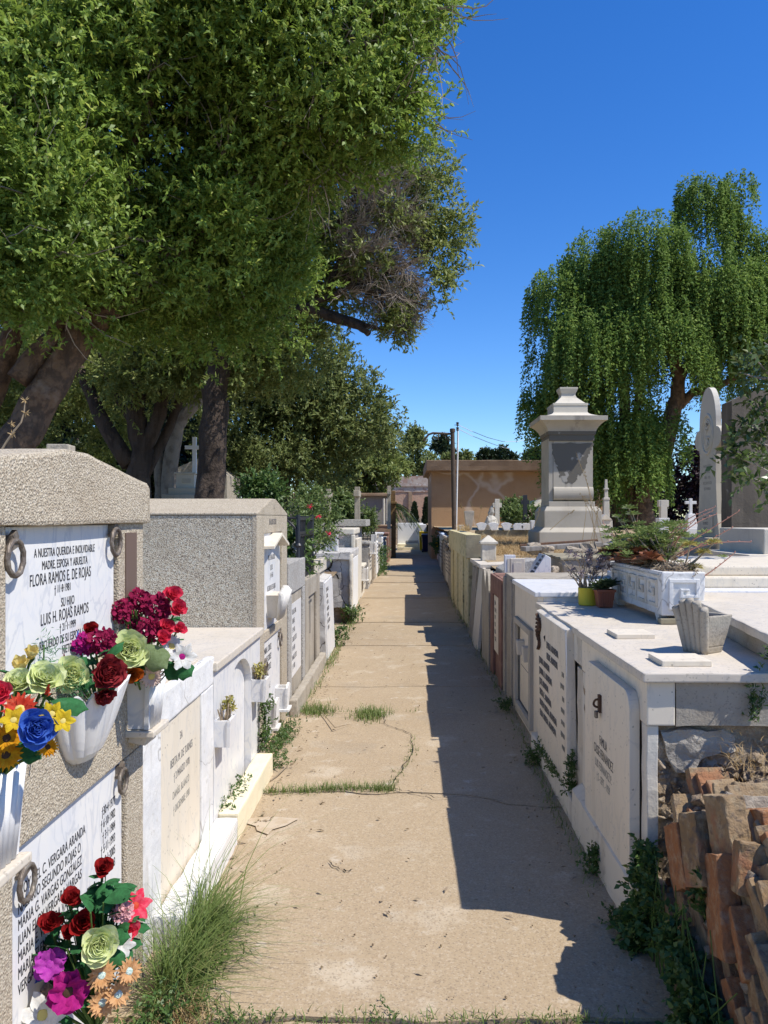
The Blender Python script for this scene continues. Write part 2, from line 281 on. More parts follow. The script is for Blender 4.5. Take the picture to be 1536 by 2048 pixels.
    def build(s, name, m, parent=None, bevel=0.0, rough=0.0, cell=0.1, smooth=False, nscale=9, tri=False):
        off = world_loc(parent) if parent else Vector((0, 0, 0))
        me = bpy.data.meshes.new(name)
        me.from_pydata([(v[0]-off.x, v[1]-off.y, v[2]-off.z) for v in s.v], [], s.f); me.update()
        if rough > 0 or bevel > 0:
            bm = bmesh.new(); bm.from_mesh(me)
            bmesh.ops.recalc_face_normals(bm, faces=bm.faces)
            if bevel > 0:
                es = [e for e in bm.edges if len(e.link_faces) == 2 and e.calc_face_angle(0) > .5]
                bmesh.ops.bevel(bm, geom=es, offset=bevel, segments=2, profile=.6, affect='EDGES', clamp_overlap=True)
            if rough > 0:
                lo = Vector([min(v.co[i] for v in bm.verts) for i in range(3)]); hi = Vector([max(v.co[i] for v in bm.verts) for i in range(3)])
                for ax in range(3):
                    k = min(60, int((hi[ax]-lo[ax])/cell)); no = Vector((0, 0, 0)); no[ax] = 1
                    for i in range(1, k+1):
                        co = lo.copy(); co[ax] = lo[ax]+(hi[ax]-lo[ax])*i/(k+1)
                        bmesh.ops.bisect_plane(bm, geom=bm.verts[:]+bm.edges[:]+bm.faces[:], plane_co=co, plane_no=no)
                for v in bm.verts:
                    w = v.co+off
                    v.co += (noise.noise_vector(w*nscale)+.5*noise.noise_vector(w*nscale*2.7))*rough
            bm.to_mesh(me); bm.free()
        if smooth: me.polygons.foreach_set('use_smooth', [True]*len(me.polygons))
        if m: me.materials.append(m)
        o = bpy.data.objects.new(name, me); link(o)
        if parent: o.parent = parent
        return o
def np_mesh(name, verts, quads, m, parent=None, smooth=False):
    off = np.array(world_loc(parent)) if parent else np.zeros(3)
    me = bpy.data.meshes.new(name); verts = (np.asarray(verts, dtype=np.float64)-off).astype(np.float32); quads = np.asarray(quads, dtype=np.int32)
    k = quads.shape[1]
    me.vertices.add(len(verts)); me.vertices.foreach_set('co', verts.ravel())
    me.loops.add(quads.size); me.loops.foreach_set('vertex_index', quads.ravel())
    me.polygons.add(len(quads)); me.polygons.foreach_set('loop_start', np.arange(len(quads), dtype=np.int32)*k)
    me.polygons.foreach_set('loop_total', np.full(len(quads), k, dtype=np.int32))
    me.update(calc_edges=True); me.validate()
    if m: me.materials.append(m)
    o = bpy.data.objects.new(name, me); link(o)
    if parent: o.parent = parent
    return o
def nrm(a): return a/np.maximum(np.linalg.norm(a, axis=-1, keepdims=True), 1e-9)
def rand_dirs(n): return nrm(rng.normal(size=(n, 3)))
def leaves(p, d, L, Wd, nrmv=None, fold=.25):
    """diamond leaves: base points p, directions d, lengths L, widths Wd"""
    n = len(p); d = nrm(d)
    if nrmv is None: nrmv = rand_dirs(n)
    s = nrm(np.cross(d, nrmv)); up = np.cross(s, d)
    L = np.asarray(L).reshape(-1, 1)*np.ones((n, 1)); Wd = np.asarray(Wd).reshape(-1, 1)*np.ones((n, 1))
    mid = p+d*L*.48+up*Wd*fold
    tip = p+d*L-up*L*.10
    v = np.stack([p, mid+s*Wd*.5, tip, mid-s*Wd*.5], 1).reshape(-1, 3)
    q = np.arange(n*4).reshape(n, 4)
    return v, q
def text(name, body, size, mt, parent, origin, right, up, sx=1.0, align='LEFT', thick=.0012, space=1.0):
    c = bpy.data.curves.new(name, 'FONT'); c.body = body; c.size = size; c.extrude = thick/2; c.align_x = align; c.space_character = space; c.offset = 0
    t = bpy.data.objects.new(name, c); link(t)
    dg = bpy.context.evaluated_depsgraph_get(); me = bpy.data.meshes.new_from_object(t.evaluated_get(dg))
    bpy.data.objects.remove(t); bpy.data.curves.remove(c)
    right = Vector(right).normalized(); up = Vector(up).normalized(); nn = right.cross(up)
    off = world_loc(parent) if parent else Vector((0, 0, 0)); org = Vector(origin)
    for v in me.vertices:
        q = v.co.copy(); v.co = org+right*q.x*sx+up*q.y+nn*(q.z+.0004)-off
    me.materials.clear(); me.materials.append(mt); me.name = name
    o = bpy.data.objects.new(name, me); link(o)
    if parent: o.parent = parent
    return o
# ================================================================== SETTING
def wob(x, y, a): return a*(noise.noise(Vector((x*2.3, y*2.3, 3.1)))+.5*noise.noise(Vector((x*7, y*7, 1.7))))
g = MB(); g.add([(-300, -60, -.06), (300, -60, -.06), (300, 700, -.06), (-300, 700, -.06)], [(0, 1, 2, 3)])
tag(g.build('ground', M['soil']), kind='structure')
jy = [1.0, 2.372, 4.35, 6.15, 7.12, 9.4, 11.5, 13.2, 15.0, 16.6, 18.5, 20.9, 23.0, 26.0, 29.0, 32.0, 36.0]
def jline(k, x):
    amp = .0 if k in (0, 16) else (.05 if k == 2 else .022)
    y = jy[k]+wob(x+k*3.7, k, amp)*1.6
    if k == 2 and x > .05: y += -.22*min(1, (x-.05)/.75)
    return y
p = MB(); xs = [-1.05+.1*i for i in range(25)]
for k in range(16):
    dz = random.uniform(-.008, .008); sl = random.uniform(-.006, .006)
    sh0 = max(0, jy[k]-20)*.018; sh1 = max(0, jy[k+1]-20)*.018
    ny = max(3, int((jy[k+1]-jy[k])/.25)); vs = []; fs = []
    gap = .007 if jy[k] < 12 else .012
    for j in range(ny+1):
        for x in xs:
            t = j/ny; y = (jline(k, x)+gap)*(1-t)+(jline(k+1, x)-gap)*t
            z = dz+sl*(t-.5)+wob(x*.4, y*.4, .006)
            if j in (0, ny): z -= .004
            vs.append((x+sh0*(1-t)+sh1*t, y, z))
    w = len(xs)
    for j in range(ny):
        for i in range(w-1): fs.append((j*w+i, j*w+i+1, (j+1)*w+i+1, (j+1)*w+i))
    n0 = len(vs)   # skirts so the joints read as gaps
    for i in range(w): vs.append((vs[i][0], vs[i][1]+.001, -.05))
    for i in range(w): q = vs[ny*w+i]; vs.append((q[0], q[1]-.001, -.05))
    for i in range(w-1): fs += [(i, n0+i, n0+i+1, i+1), (ny*w+i+1, n0+w+i+1, n0+w+i, ny*w+i)]
    p.add(vs, fs)
tag(p.build('path', M['path'], smooth=False), kind='structure')
# hairline cracks cut in the concrete
def crack(pts, w=.0035, zz=.0095):
    b = MB(); L_ = []; R_ = []
    fine = []
    for i in range(len(pts)-1):
        for t in range(6): a = t/6; fine.append((pts[i][0]*(1-a)+pts[i+1][0]*a, pts[i][1]*(1-a)+pts[i+1][1]*a))
    fine.append(pts[-1])
    for i, (x, y) in enumerate(fine):
        x += random.uniform(-.012, .012); y += random.uniform(-.012, .012); ww = w*random.uniform(.3, 1)*(1 if 0 < i < len(fine)-1 else .1)
        L_.append((x-ww, y-ww*.6, zz)); R_.append((x+ww, y+ww*.6, zz))
    n = len(fine); b.add(L_+R_, [(i, n+i, n+i+1, i+1) for i in range(n-1)]); return b
for lab, px in (('hairline crack running from the grassy joint towards the tuft of grass', [(783, 1580), (800, 1545), (825, 1510), (822, 1470), (770, 1450), (765, 1430)]),
                ('short curved crack in the open middle of the concrete path', [(660, 1722), (672, 1738), (690, 1746), (706, 1744)]),
                ('crack forking off across the shaded edge of the path', [(783, 1580), (830, 1588), (880, 1600), (940, 1597), (1010, 1606)])):
    o = crack([gnd(*q)[:2] for q in px]).build('path_crack', M['void']); tag(o, kind='structure')
# pale repair patch near the cream step
pp = [gnd(u, v)[:2] for u, v in ((500, 1640), (545, 1636), (598, 1640), (572, 1654), (545, 1662), (536, 1672), (514, 1664), (511, 1655), (494, 1650))]
b = MB(); b.add([(x, y, .008) for x, y in pp], [tuple(range(len(pp)))])
M['patch'] = mat('pale_mortar', (.47, .385, .28), [('n', 12, 5, .45, .62, (.42, .325, .215), .9)], .9, [('n', 40, 5, .006, .5)])
tag(b.build('path_patch', M['patch']), kind='structure')
# raised earth behind the tombs
def terrain(x0, x1, y0, y1, zf, nx, ny, m):
    vs = []; fs = []
    for j in range(ny+1):
        for i in range(nx+1):
            x = x0+(x1-x0)*i/nx; y = y0+(y1-y0)*j/ny; vs.append((x, y, zf(x, y)+wob(x, y, .03)))
    for j in range(ny):
        for i in range(nx): a = j*(nx+1)+i; fs.append((a, a+1, a+nx+2, a+nx+1))
    b = MB(); b.add(vs, fs); o = b.build('terrain', m, smooth=True); tag(o, kind='structure'); return o
def zr(x, y): return float(np.interp(y, [0, 5, 8, 13, 18, 40], [.80, .86, .92, 1.06, 1.22, 1.25]))
M['strawsoil'] = mat('straw_covered_soil', (.36, .27, .155), [('n', 6, 6, .4, .66, (.27, .19, .11), .8), ('n', 40, 5, .5, .64, (.50, .40, .25), .6)], .95, [('n', 40, 6, .02, .9)])
terrain(1.04, 40, 2.9, 60, zr, 60, 90, M['strawsoil'])
terrain(-60, -1.02, 4.9, 31, lambda x, y: .62+.02*(y-5)*(1 if y < 16 else .7), 70, 60, M['soil'])
terrain(-60, -2.6, -4, 4.95, lambda x, y: .5, 40, 20, M['soil'])
pl = MB(); pl.add([(-30, 36.01, -.004), (40, 36.01, -.004), (40, 60, -.004), (-30, 60, -.004)], [(0, 1, 2, 3)])
M['plaza'] = mat('pale_paving', (.46, .38, .27), [('n', 2, 5, .45, .7, (.40, .32, .22), .7)], .92)
tag(pl.build('plaza', M['plaza']), kind='structure')

# ================================================================== LEFT ROW OF TOMBS
RT, UP = (0, 1, 0), (0, 0, 1)       # reading direction on a face looking at +x
def ring(parent, y, z, x, r=.036, tilt=0.0):
    b = MB(); b.torus((x+.020, y, z-r*1.05), r, r*.19, (1, tilt, .0), sy=1.12)
    b.obox((x+.010, y, z), (.02, .03, .028)); b.obox((x+.016, y, z+.012), (.012, .022, .02), (0.6, 0, 0)); b.obox((x+.012, y-.004, z-.012), (.018, .036, .012), (.3, 0, 0))
    return b.build('ring_handle', M['bronze'], parent, smooth=False, bevel=.001)
# --- tall granite tomb in the left foreground
t1 = thing('tomb', 'tall gable-topped tan tomb in the left foreground with two marble plaques', 'tomb', (-1.7, 2.02, 0), 'tombs along the left side of the path')
b = MB(); b.box(-2.7, -.925, 1.42, 2.61, -.05, 1.53); b.build('body', M['gravelwash'], t1)
b = MB(); b.box(-.925, -.89, 2.39, 2.61, 1.14, 1.535); b.box(-.925, -.89, 2.455, 2.61, -.05, .785); b.box(-.925, -.89, 1.42, 1.715, 1.14, 1.535)
b.box(-.925, -.89, 1.42, 1.745, -.05, .785); b.box(-.925, -.888, 1.42, 2.612, .79, 1.135); b.build('surround', M['gravelwash'], t1, bevel=.006)
b = MB(); b.prism([(1.385, 1.532), (2.635, 1.532), (2.635, 1.652), (2.60, 1.668), (2.12, 1.728), (1.99, 1.728), (1.385, 1.648)], 'x', -2.78, -.872)
b.build('gable_top', M['gravelwash'], t1, bevel=.012, rough=.003, cell=.12)
b = MB(); b.box(-.892, -.886, 2.438, 2.535, 1.29, 1.503); b.build('metal_strip', M['brownpaint'], t1)
pq = MB().box(-.93, -.905, 1.722, 2.384, 1.145, 1.53).build('plaque', M['marble'], t1, bevel=.002)
for (s, v, sz, yc, sx) in (('A NUESTRA QUERIDA E INOLVIDABLE', 1100, .0225, 2.055, .66), ('MADRE, ESPOSA Y ABUELITA', 1124, .0225, 2.05, .66), ('FLORA RAMOS E. DE ROJAS', 1149, .030, 2.03, .68),
                       ('† 11·8·1981', 1173, .021, 2.03, .68), ('SU HIJO', 1201, .024, 2.06, .68), ('LUIS H. ROJAS RAMOS', 1225, .030, 2.05, .68), ('† 21·1·1999', 1250, .021, 2.06, .68),
                       ('RECUERDO DE SU ESPOSA HIJOS Y', 1273, .0225, 2.06, .64), ('NIETOS', 1295, .0225, 2.06, .64)):
    z = EYE+(CY-v)*2.06/F
    text('inscription', s, sz/.72, M['ink'], pq, (-.905, yc, z-sz/2), RT, UP, sx, 'CENTER', .001, 1.04)
ring(pq, 1.745, 1.497, -.905); ring(pq, 2.352, 1.515, -.905)
pq = MB().box(-.93, -.905, 1.752, 2.45, .08, .782).build('plaque', M['marble'], t1, bevel=.002)
for i, (s, d) in enumerate((('ELOY DEL C. VERGARA ARANDA', '†30·4·1977'), ('NABARIO SEGUNDO ROJAS O', '† 6·10·1982'), ('MARIA G. VARGAS GONZALEZ', '† 3·1·1984'), ('JUAN ELOY VERGARA VARGAS', '† 5·11·1993'),
                            ('MARIA E. VERGARA VARGAS', '† 9·1·2005'), ('MARIA ELENA VARGAS A', '† 2·6·2023'), ('VERGARA', ''))):
    z = .662-i*.038
    text('inscription', s, .027/.72, M['ink'], pq, (-.905, 1.795, z), RT, UP, .66, 'LEFT', .001, 1.04)
    if d: text('inscription', d, .027/.72, M['ink'], pq, (-.905, 2.395, z), RT, UP, .60, 'RIGHT', .001, 1.04)
ring(pq, 1.80, .735, -.905); ring(pq, 2.41, .762, -.905, .033)
MB().lathe((0, 0, 0), [(.006, 0), (.012, .004), (.012, .016), (.004, .02)], 12).build('stud', M['stone'], pq).matrix_local = Matrix.Translation(Vector((-.905, 2.13, .735))-Vector(world_loc(pq))) @ Matrix.Rotation(PI/2, 4, 'Y')
sb = MB().obox((-.985, 2.2, 1.737), (.062, .055, .044), (0, 0, .1)); o = sb.build('concrete_block', M['greycon'], None, bevel=.004, rough=.002, cell=.02)
tag(o, 'small loose concrete block lying on top of the gabled foreground tomb', 'block'); o.location.z = 0
# --- whitewashed tomb with worn inscription
t2 = thing('tomb', 'low whitewashed tomb with a worn marble plaque, just past the gabled foreground tomb', 'tomb', (-1.7, 3.1, 0), 'tombs along the left side of the path')
b = MB(); b.box(-2.7, -.935, 2.62, 3.62, -.05, .88); b.build('body', M['white'], t2)
b = MB(); b.box(-.935, -.905, 2.615, 2.85, -.05, .77); b.box(-.935, -.905, 3.42, 3.622, -.05, .77); b.box(-.94, -.903, 2.615, 3.622, .772, .902); b.build('frame', M['white'], t2, bevel=.008, rough=.003, cell=.05)
b = MB(); b.box(-2.68, -.97, 2.62, 3.60, .87, .893); b.build('lid', M['marble_old'], t2, bevel=.004)
b = MB(); b.box(-.905, -.80, 2.75, 3.67, -.03, .125); b.build('step', M['white'], t2, bevel=.012, rough=.006, cell=.06)
pq = MB().box(-.935, -.914, 2.855, 3.415, .05, .768).build('plaque', M['marble_cream'], t2, bevel=.002)
for (s, z, yc, mt, sz) in (('3A', .655, 3.13, 'inkgrey', .033), ('BERTA M. DE TURNES', .575, 3.14, 'inkgrey', .033), ('† 2 MARZO 1978', .515, 3.14, 'inkgrey', .031), ('DANIEL BLANCO', .445, 3.13, 'inkfade', .031), ('† DICIEMBRE 1981', .385, 3.14, 'inkfade', .03)):
    text('inscription', s, sz/.72, M[mt], pq, (-.914, yc, z), RT, UP, .66, 'CENTER', .0008, 1.06)
# --- marble tomb with arched door
t3 = thing('tomb', 'low marble tomb with an arched recess and a cream step at its foot', 'tomb', (-1.7, 4.2, 0), 'tombs along the left side of the path')
b = MB(); b.box(-2.7, -.965, 3.625, 4.77, -.05, .83); b.build('body', M['marble'], t3)
b = MB(); arch = [(3.92, 0), (3.92, .60)]+[(4.21-.29*math.cos(PI*i/14), .60+.175*math.sin(PI*i/14)) for i in range(1, 14)]+[(4.50, .60), (4.50, 0)]
prof = [(3.625, 0.0), (3.625, .83)]; L_ = MB()
# front facing as strips round the opening
vs = []; fs = []
top = [(y, .83) for y, _ in arch[1:-1]]
for (y, z) in arch[1:-1]:
    for x in (-.905, -.963): vs.append((x, y, z)); vs.append((x, y, .83))
n = len(arch)-2
for i in range(n-1):
    a = i*4; c = a+4
    fs += [(a, c, c+1, a+1), (a+2, a+3, c+3, c+2), (a, a+2, c+2, c), (a+1, c+1, c+3, a+3)]
L_.add(vs, fs); L_.box(-.963, -.905, 3.625, 3.92, 0, .83); L_.box(-.963, -.905, 4.50, 4.77, 0, .83); L_.build('front_panel', M['marble'], t3)
d = MB().box(-.966, -.945, 3.925, 4.495, 0, .775).build('door_panel', M['marble'], t3)
b = MB(); b.lathe((0, 0, 0), [(.004, 0), (.016, .004), (.012, .02), (.005, .03)], 12); o = b.build('stud', M['bronze'], d); o.matrix_local = Matrix.Translation(Vector((-.945, 4.10, .70))-Vector(world_loc(d))) @ Matrix.Rotation(PI/2, 4, 'Y')
for yy, zz in ((4.02, .50), (4.43, .52)):
    b = MB(); b.lathe((0, 0, 0), [(.010, 0), (.045, .004), (.05, .02), (.042, .035), (.02, .042)], 16, 1.0, .62); o = b.build('boss', M['white'], d, smooth=True)
    o.matrix_local = Matrix.Translation(Vector((-.945, yy, zz))-Vector(world_loc(d))) @ Matrix.Rotation(PI/2, 4, 'Y')
text('inscription', 'FERNAN', .055, M['inkgrey'], d, (-.945, 4.12, .36), RT, UP, .55, 'LEFT', .001)
b = MB(); b.box(-2.72, -.882, 3.60, 4.775, .831, .872); b.build('lid', M['marble_old'], t3, bevel=.006)
b = MB(); b.box(-.905, -.805, 3.70, 4.66, -.03, .13); b.build('step', M['creampaint'], t3, bevel=.010, rough=.004, cell=.08)
# --- tall granite tomb with pediment plaque
t4 = thing('tomb', 'tall grey-sided tomb with sloping top beside the marble arch tomb', 'tomb', (-1.7, 5.4, 0), 'tombs along the left side of the path')
b = MB(); b.box(-2.75, -.955, 4.782, 5.99, -.05, 1.565); b.build('body', M['graywash'], t4)
b = MB()
for (y0, y1, z0, z1) in ((4.78, 5.03, -.05, 1.568), (5.74, 5.99, -.05, 1.568), (5.03, 5.74, 1.45, 1.568), (5.03, 5.74, .735, .80)): b.box(-.957, -.925, y0, y1, z0, z1)
b.build('front_frame', M['gravelwash'], t4, bevel=.004)
b = MB(); b.prism([(4.775, 1.568), (5.995, 1.568), (5.995, 1.582), (5.46, 1.683), (5.30, 1.683), (4.775, 1.582)], 'x', -2.76, -.922); b.build('gable_top', M['gravelwash'], t4, bevel=.008)
text('inscription', 'VILLALOBOS-CORTEZ', .058, M['inkgrey'], t4, (-.925, 5.35, 1.505), RT, UP, .52, 'CENTER', .001)
text('inscription', 'X', .045, M['inkgrey'], t4, (-.922, 5.38, 1.61), RT, UP, .7, 'CENTER', .001)
pq = MB().box(-.957, -.94, 5.035, 5.735, .802, 1.447).build('plaque', M['marble'], t4)
for s, z in (('EMA ROSA', 1.33), ('VDA. DE VILLALOBOS', 1.26), ('Q.E.P.D.', 1.19), ('† 14·11·68', 1.135), ('RECUERDO DE SUS HIJOS', 1.05)):
    text('inscription', s, .052, M['inkgrey'], pq, (-.94, 5.38, z), RT, UP, .55, 'CENTER', .001)
b = MB(); b.prism([(5.06, 1.345), (5.385, 1.425), (5.71, 1.345), (5.71, 1.365), (5.385, 1.447), (5.06, 1.365)], 'x', -.94, -.865); b.build('pediment', M['marble_cream'], t4, bevel=.002)
pq = MB().box(-.957, -.94, 5.035, 5.735, .05, .732).build('plaque', M['marble'], t4)
for i, s in enumerate(('MARIA L. CORTEZ', 'VDA. DE CORTEZ', 'JUAN A. CORTEZ', '† 11·5·1979', 'RECUERDO DE', 'SU FAMILIA')):
    text('inscription', s, .060, M['ink'], pq, (-.94, 5.10, .64-i*.065), RT, UP, .56, 'LEFT', .001)
ring(pq, 5.66, .70, -.94, .04); ring(pq, 5.07, .60, -.94, .04)
# --- narrow granite tomb
t5 = thing('tomb', 'narrow speckled granite tomb with an inscribed grey plaque, beyond the sloping-topped granite tomb', 'tomb', (-1.6, 6.5, 0), 'tombs along the left side of the path')
b = MB(); b.box(-2.4, -.945, 6.0, 6.99, -.05, 1.19); b.build('body', M['granwash'], t5, bevel=.01)
b = MB(); b.box(-.945, -.915, 6.0, 6.17, -.05, .94); b.box(-.945, -.915, 6.84, 6.99, -.05, .94); b.box(-.945, -.915, 6.0, 6.99, .942, 1.195); b.build('surround', M['granwash'], t5, bevel=.008)
pq = MB().box(-.946, -.93, 6.175, 6.835, .05, .938).build('plaque', M['greycon'], t5)
MB().box(-.931, -.927, 6.22, 6.80, .25, .85).build('panel', M['marble'], pq)
for i, s in enumerate(('ROSA ELVIRA', 'SALINAS', '† 3·9·1961', 'CARLOS SOTO', '† 8·4·1970', 'MANUEL SOTO', '† 1·2·1983')):
    text('inscription', s, .062, M['inkgrey'], pq, (-.927, 6.27, .76-i*.075), RT, UP, .6, 'LEFT', .001)
# --- grey concrete tomb carrying an iron fence
t6 = thing('tomb', 'grey concrete tomb with a thin engraved cross, black iron fence standing on it', 'tomb', (-1.6, 7.6, 0), 'tombs along the left side of the path')
b = MB(); b.box(-2.4, -.945, 7.0, 8.2, -.05, .985); b.build('body', M['greycon'], t6, bevel=.01, rough=.003, cell=.1)
b = MB(); b.box(-.945, -.915, 7.02, 7.24, -.05, .985); b.box(-.945, -.915, 7.9, 8.18, -.05, .985); b.box(-.945, -.917, 7.24, 7.9, .80, .98); b.build('surround', M['greycon'], t6, bevel=.01)
b = MB(); b.box(-.946, -.941, 7.55, 7.58, .42, .86); b.box(-.946, -.941, 7.42, 7.70, .72, .745); b.build('cross_mark', M['inkgrey'], t6)
fn = thing('iron_fence', 'black iron grave fence of upright flat bars on the grey concrete tomb', 'fence', (-.98, 7.5, .985))
b = MB()
b.box(-.995, -.965, 7.02, 8.02, .99, 1.03); b.box(-.995, -.965, 7.02, 8.02, 1.40, 1.425); b.box(-.995, -.965, 7.02, 8.02, 1.53, 1.56); b.build('rail', M['iron'], fn)
for i in range(11):
    y = 7.06+i*.091
    b = MB(); b.box(-.988, -.972, y, y+.02, 1.03, 1.57); b.obox((-.975, y+.01, 1.385), (.02, .03, .03), (.78, 0, 0)); b.build('bar', M['iron'], fn)
for x, y in ((-.98, 7.01), (-.98, 8.03), (-1.75, 7.01), (-1.35, 7.01)):
    b = MB(); b.tube([(x, y, .98), (x, y, 1.58)], .018, 8); b.lathe((x, y, 1.28), [(.018, 0), (.032, .02), (.018, .04)], 10); b.build('post', M['iron'], fn)
b = MB(); b.tube([(-1.75, 7.01, 1.55), (-.98, 7.01, 1.55)], .012, 6); b.tube([(-1.75, 7.01, 1.08), (-.98, 7.01, 1.08)], .01, 6)
b.tube([(-1.30, 7.01, 1.30), (-1.28, 7.01, 1.45), (-1.2, 7.01, 1.53), (-1.08, 7.01, 1.53), (-1.0, 7.01, 1.45), (-.99, 7.01, 1.3)], .012, 6); b.build('rail', M['iron'], fn)
# low kerb at the feet of these two
b = MB(); b.box(-.912, -.845, 6.0, 8.15, -.03, .13); o = b.build('kerb', M['greycon'], None, bevel=.012, rough=.007, cell=.06); tag(o, 'low grey concrete kerb along the foot of the narrow granite tomb', 'kerb')
# concrete beam block behind the leaning slab
t6b = thing('tomb', 'plain stained concrete box tomb just behind the leaning inscribed slab', 'tomb', (-1.5, 8.8, 0), 'tombs along the left side of the path')
b = MB(); b.box(-2.3, -.99, 8.22, 9.35, -.05, 1.06); b.build('body', M['greycon'], t6b, bevel=.012, rough=.004, cell=.1)
b = MB(); b.box(-2.3, -.965, 8.22, 9.36, .93, 1.075); b.build('top_beam', M['marble_old'], t6b, bevel=.01, rough=.004, cell=.1)
ls = thing('leaning_slab', 'thick inscribed marble slab leaning away from the tombs with a broken top edge', 'slab', (-.9, 8.75, 0))
b = MB(); b.hull8([(-.955, 8.32, -.02), (-.86, 8.32, -.02), (-.86, 9.2, -.02), (-.955, 9.2, -.02)], [(-.99, 8.32, .87), (-.895, 8.32, .86), (-.895, 9.2, .88), (-.99, 9.2, .89)])
b.build('slab', M['cracked'], ls, rough=.008, cell=.07)
b = MB(); b.hull8([(-.862, 8.36, .02), (-.846, 8.36, .02), (-.846, 9.18, .02), (-.862, 9.18, .02)], [(-.896, 8.36, .84), (-.88, 8.36, .84), (-.88, 9.18, .86), (-.896, 9.18, .86)])
pq = b.build('plaque', M['marble'], ls)
for i, s in enumerate(('JOSE MIGUEL', 'CASTRO', '† 4·7·1950', 'ANA ROJAS', '† 9·3·1962', 'LUISA CASTRO', '† 2·8·1971')):
    z = .74-i*.07; text('inscription', s, .062, M['inkgrey'], pq, (-.846-.0415*z+.001, 8.44, z), RT, (-.0415, 0, 1), .72, 'LEFT', .002)
# --- cracked plaster tomb
t8 = thing('tomb', 'crumbling plastered tomb with a forked crack in its near side', 'tomb', (-1.5, 12.2, 0), 'tombs along the left side of the path')
b = MB(); b.box(-2.4, -.84, 11.45, 13.3, .22, 1.0); b.build('body', M['cracked'], t8, rough=.012, cell=.09)
b = MB(); b.box(-2.4, -.82, 11.4, 13.35, .93, 1.04); b.build('lid', M['cracked'], t8, bevel=.015, rough=.012, cell=.09)
b = MB(); b.box(-2.35, -.86, 11.55, 13.25, -.05, .24); b.build('base_stones', M['rubble'], t8, rough=.03, cell=.08)
b = MB()
def ribb(pts, w):
    for (a, c) in zip(pts[:-1], pts[1:]):
        a = Vector(a); c = Vector(c); n_ = Vector((c.z-a.z, 0, -(c.x-a.x))).normalized()*w
        b.add([a-n_, a+n_, c+n_*.8, c-n_*.8], [(0, 1, 2, 3)])
Yc = 11.385
ribb([onY(664, 1122, Yc), onY(662, 1133, Yc), onY(656, 1138, Yc)], .018); ribb([onY(686-30, 1138, Yc), onY(672-15, 1138, Yc), onY(640, 1142, Yc)], .012); ribb([onY(657, 1138, Yc), onY(664, 1146, Yc), onY(674, 1150, Yc), onY(677, 1158, Yc)], .013)
b.build('crack', M['void'], t8)
MB().box(-.84, -.822, 11.7, 13.2, .1, .92).build('plaque', M['whiteclean'], t8, bevel=.004)
b = MB(); b.box(-.84, -.80, 11.40, 11.66, -.05, 1.0); b.build('corner_pillar', M['whitedirty'], t8, bevel=.01, rough=.01, cell=.08)
# --- framed granite box and lintel with crosses
t9 = thing('tomb', 'granite tomb with a pale rim, set behind the cracked plaster tomb', 'tomb', (-1.6, 14.2, 0), 'tombs along the left side of the path')
b = MB(); b.box(-2.6, -.93, 13.45, 15.0, -.05, 1.30); b.build('body', M['granwash'], t9)
b = MB(); b.box(-2.62, -.90, 13.40, 15.02, 1.26, 1.365); b.box(-.96, -.89, 13.40, 13.52, .2, 1.26); b.build('rim', M['whitedirty'], t9, bevel=.02)
MB().box(-.92, -.86, 13.55, 14.9, .05, 1.18).build('front_panel', M['whitedirty'], t9, bevel=.01)
t10 = thing('tomb', 'raised granite lintel tomb bearing two plain concrete crosses', 'tomb', (-1.8, 15.8, 0), 'tombs along the left side of the path')
b = MB(); b.box(-2.9, -.95, 15.1, 16.6, -.05, 1.40); b.build('body', M['granwash'], t10)
b = MB(); b.box(-3.0, -.78, 15.05, 16.7, 1.385, 1.52); b.build('lintel', M['granwash'], t10, bevel=.012)
def side_cross(x, y, z, h, lab, w=.10, arm=.30, az=.70):
    t = thing('stone_cross', lab, 'cross', (x, y, z), 'plain concrete crosses on the left tombs')
    b = MB(); b.hull8([(x-w/2, y-w/2, z), (x+w/2, y-w/2, z), (x+w/2, y+w/2, z), (x-w/2, y+w/2, z)], [(x-w*.48, y-w*.48, z+h), (x+w*.48, y-w*.48, z+h), (x+w*.48, y+w*.48, z+h), (x-w*.48, y+w*.48, z+h)])
    b.build('shaft', M['greycon'], t, bevel=.008)
    b = MB(); b.box(x-w*.51, x+w*.51, y-arm, y+arm, z+h*az, z+h*az+w*1.05); b.build('arms', M['greycon'], t, bevel=.008)
side_cross(onY(656, 0, 15.5)[0], 15.6, 1.52, .62, 'left one of the two plain concrete crosses on the granite lintel')
side_cross(onY(714, 0, 15.5)[0], 15.6, 1.52, .66, 'right one of the two plain concrete crosses on the granite lintel', .11, .34)
side_cross(onY(778, 0, 24)[0], 24.0, 1.2, 1.35, 'slim pale cross by the corner of the grey mausoleum', .11, .30, .80)
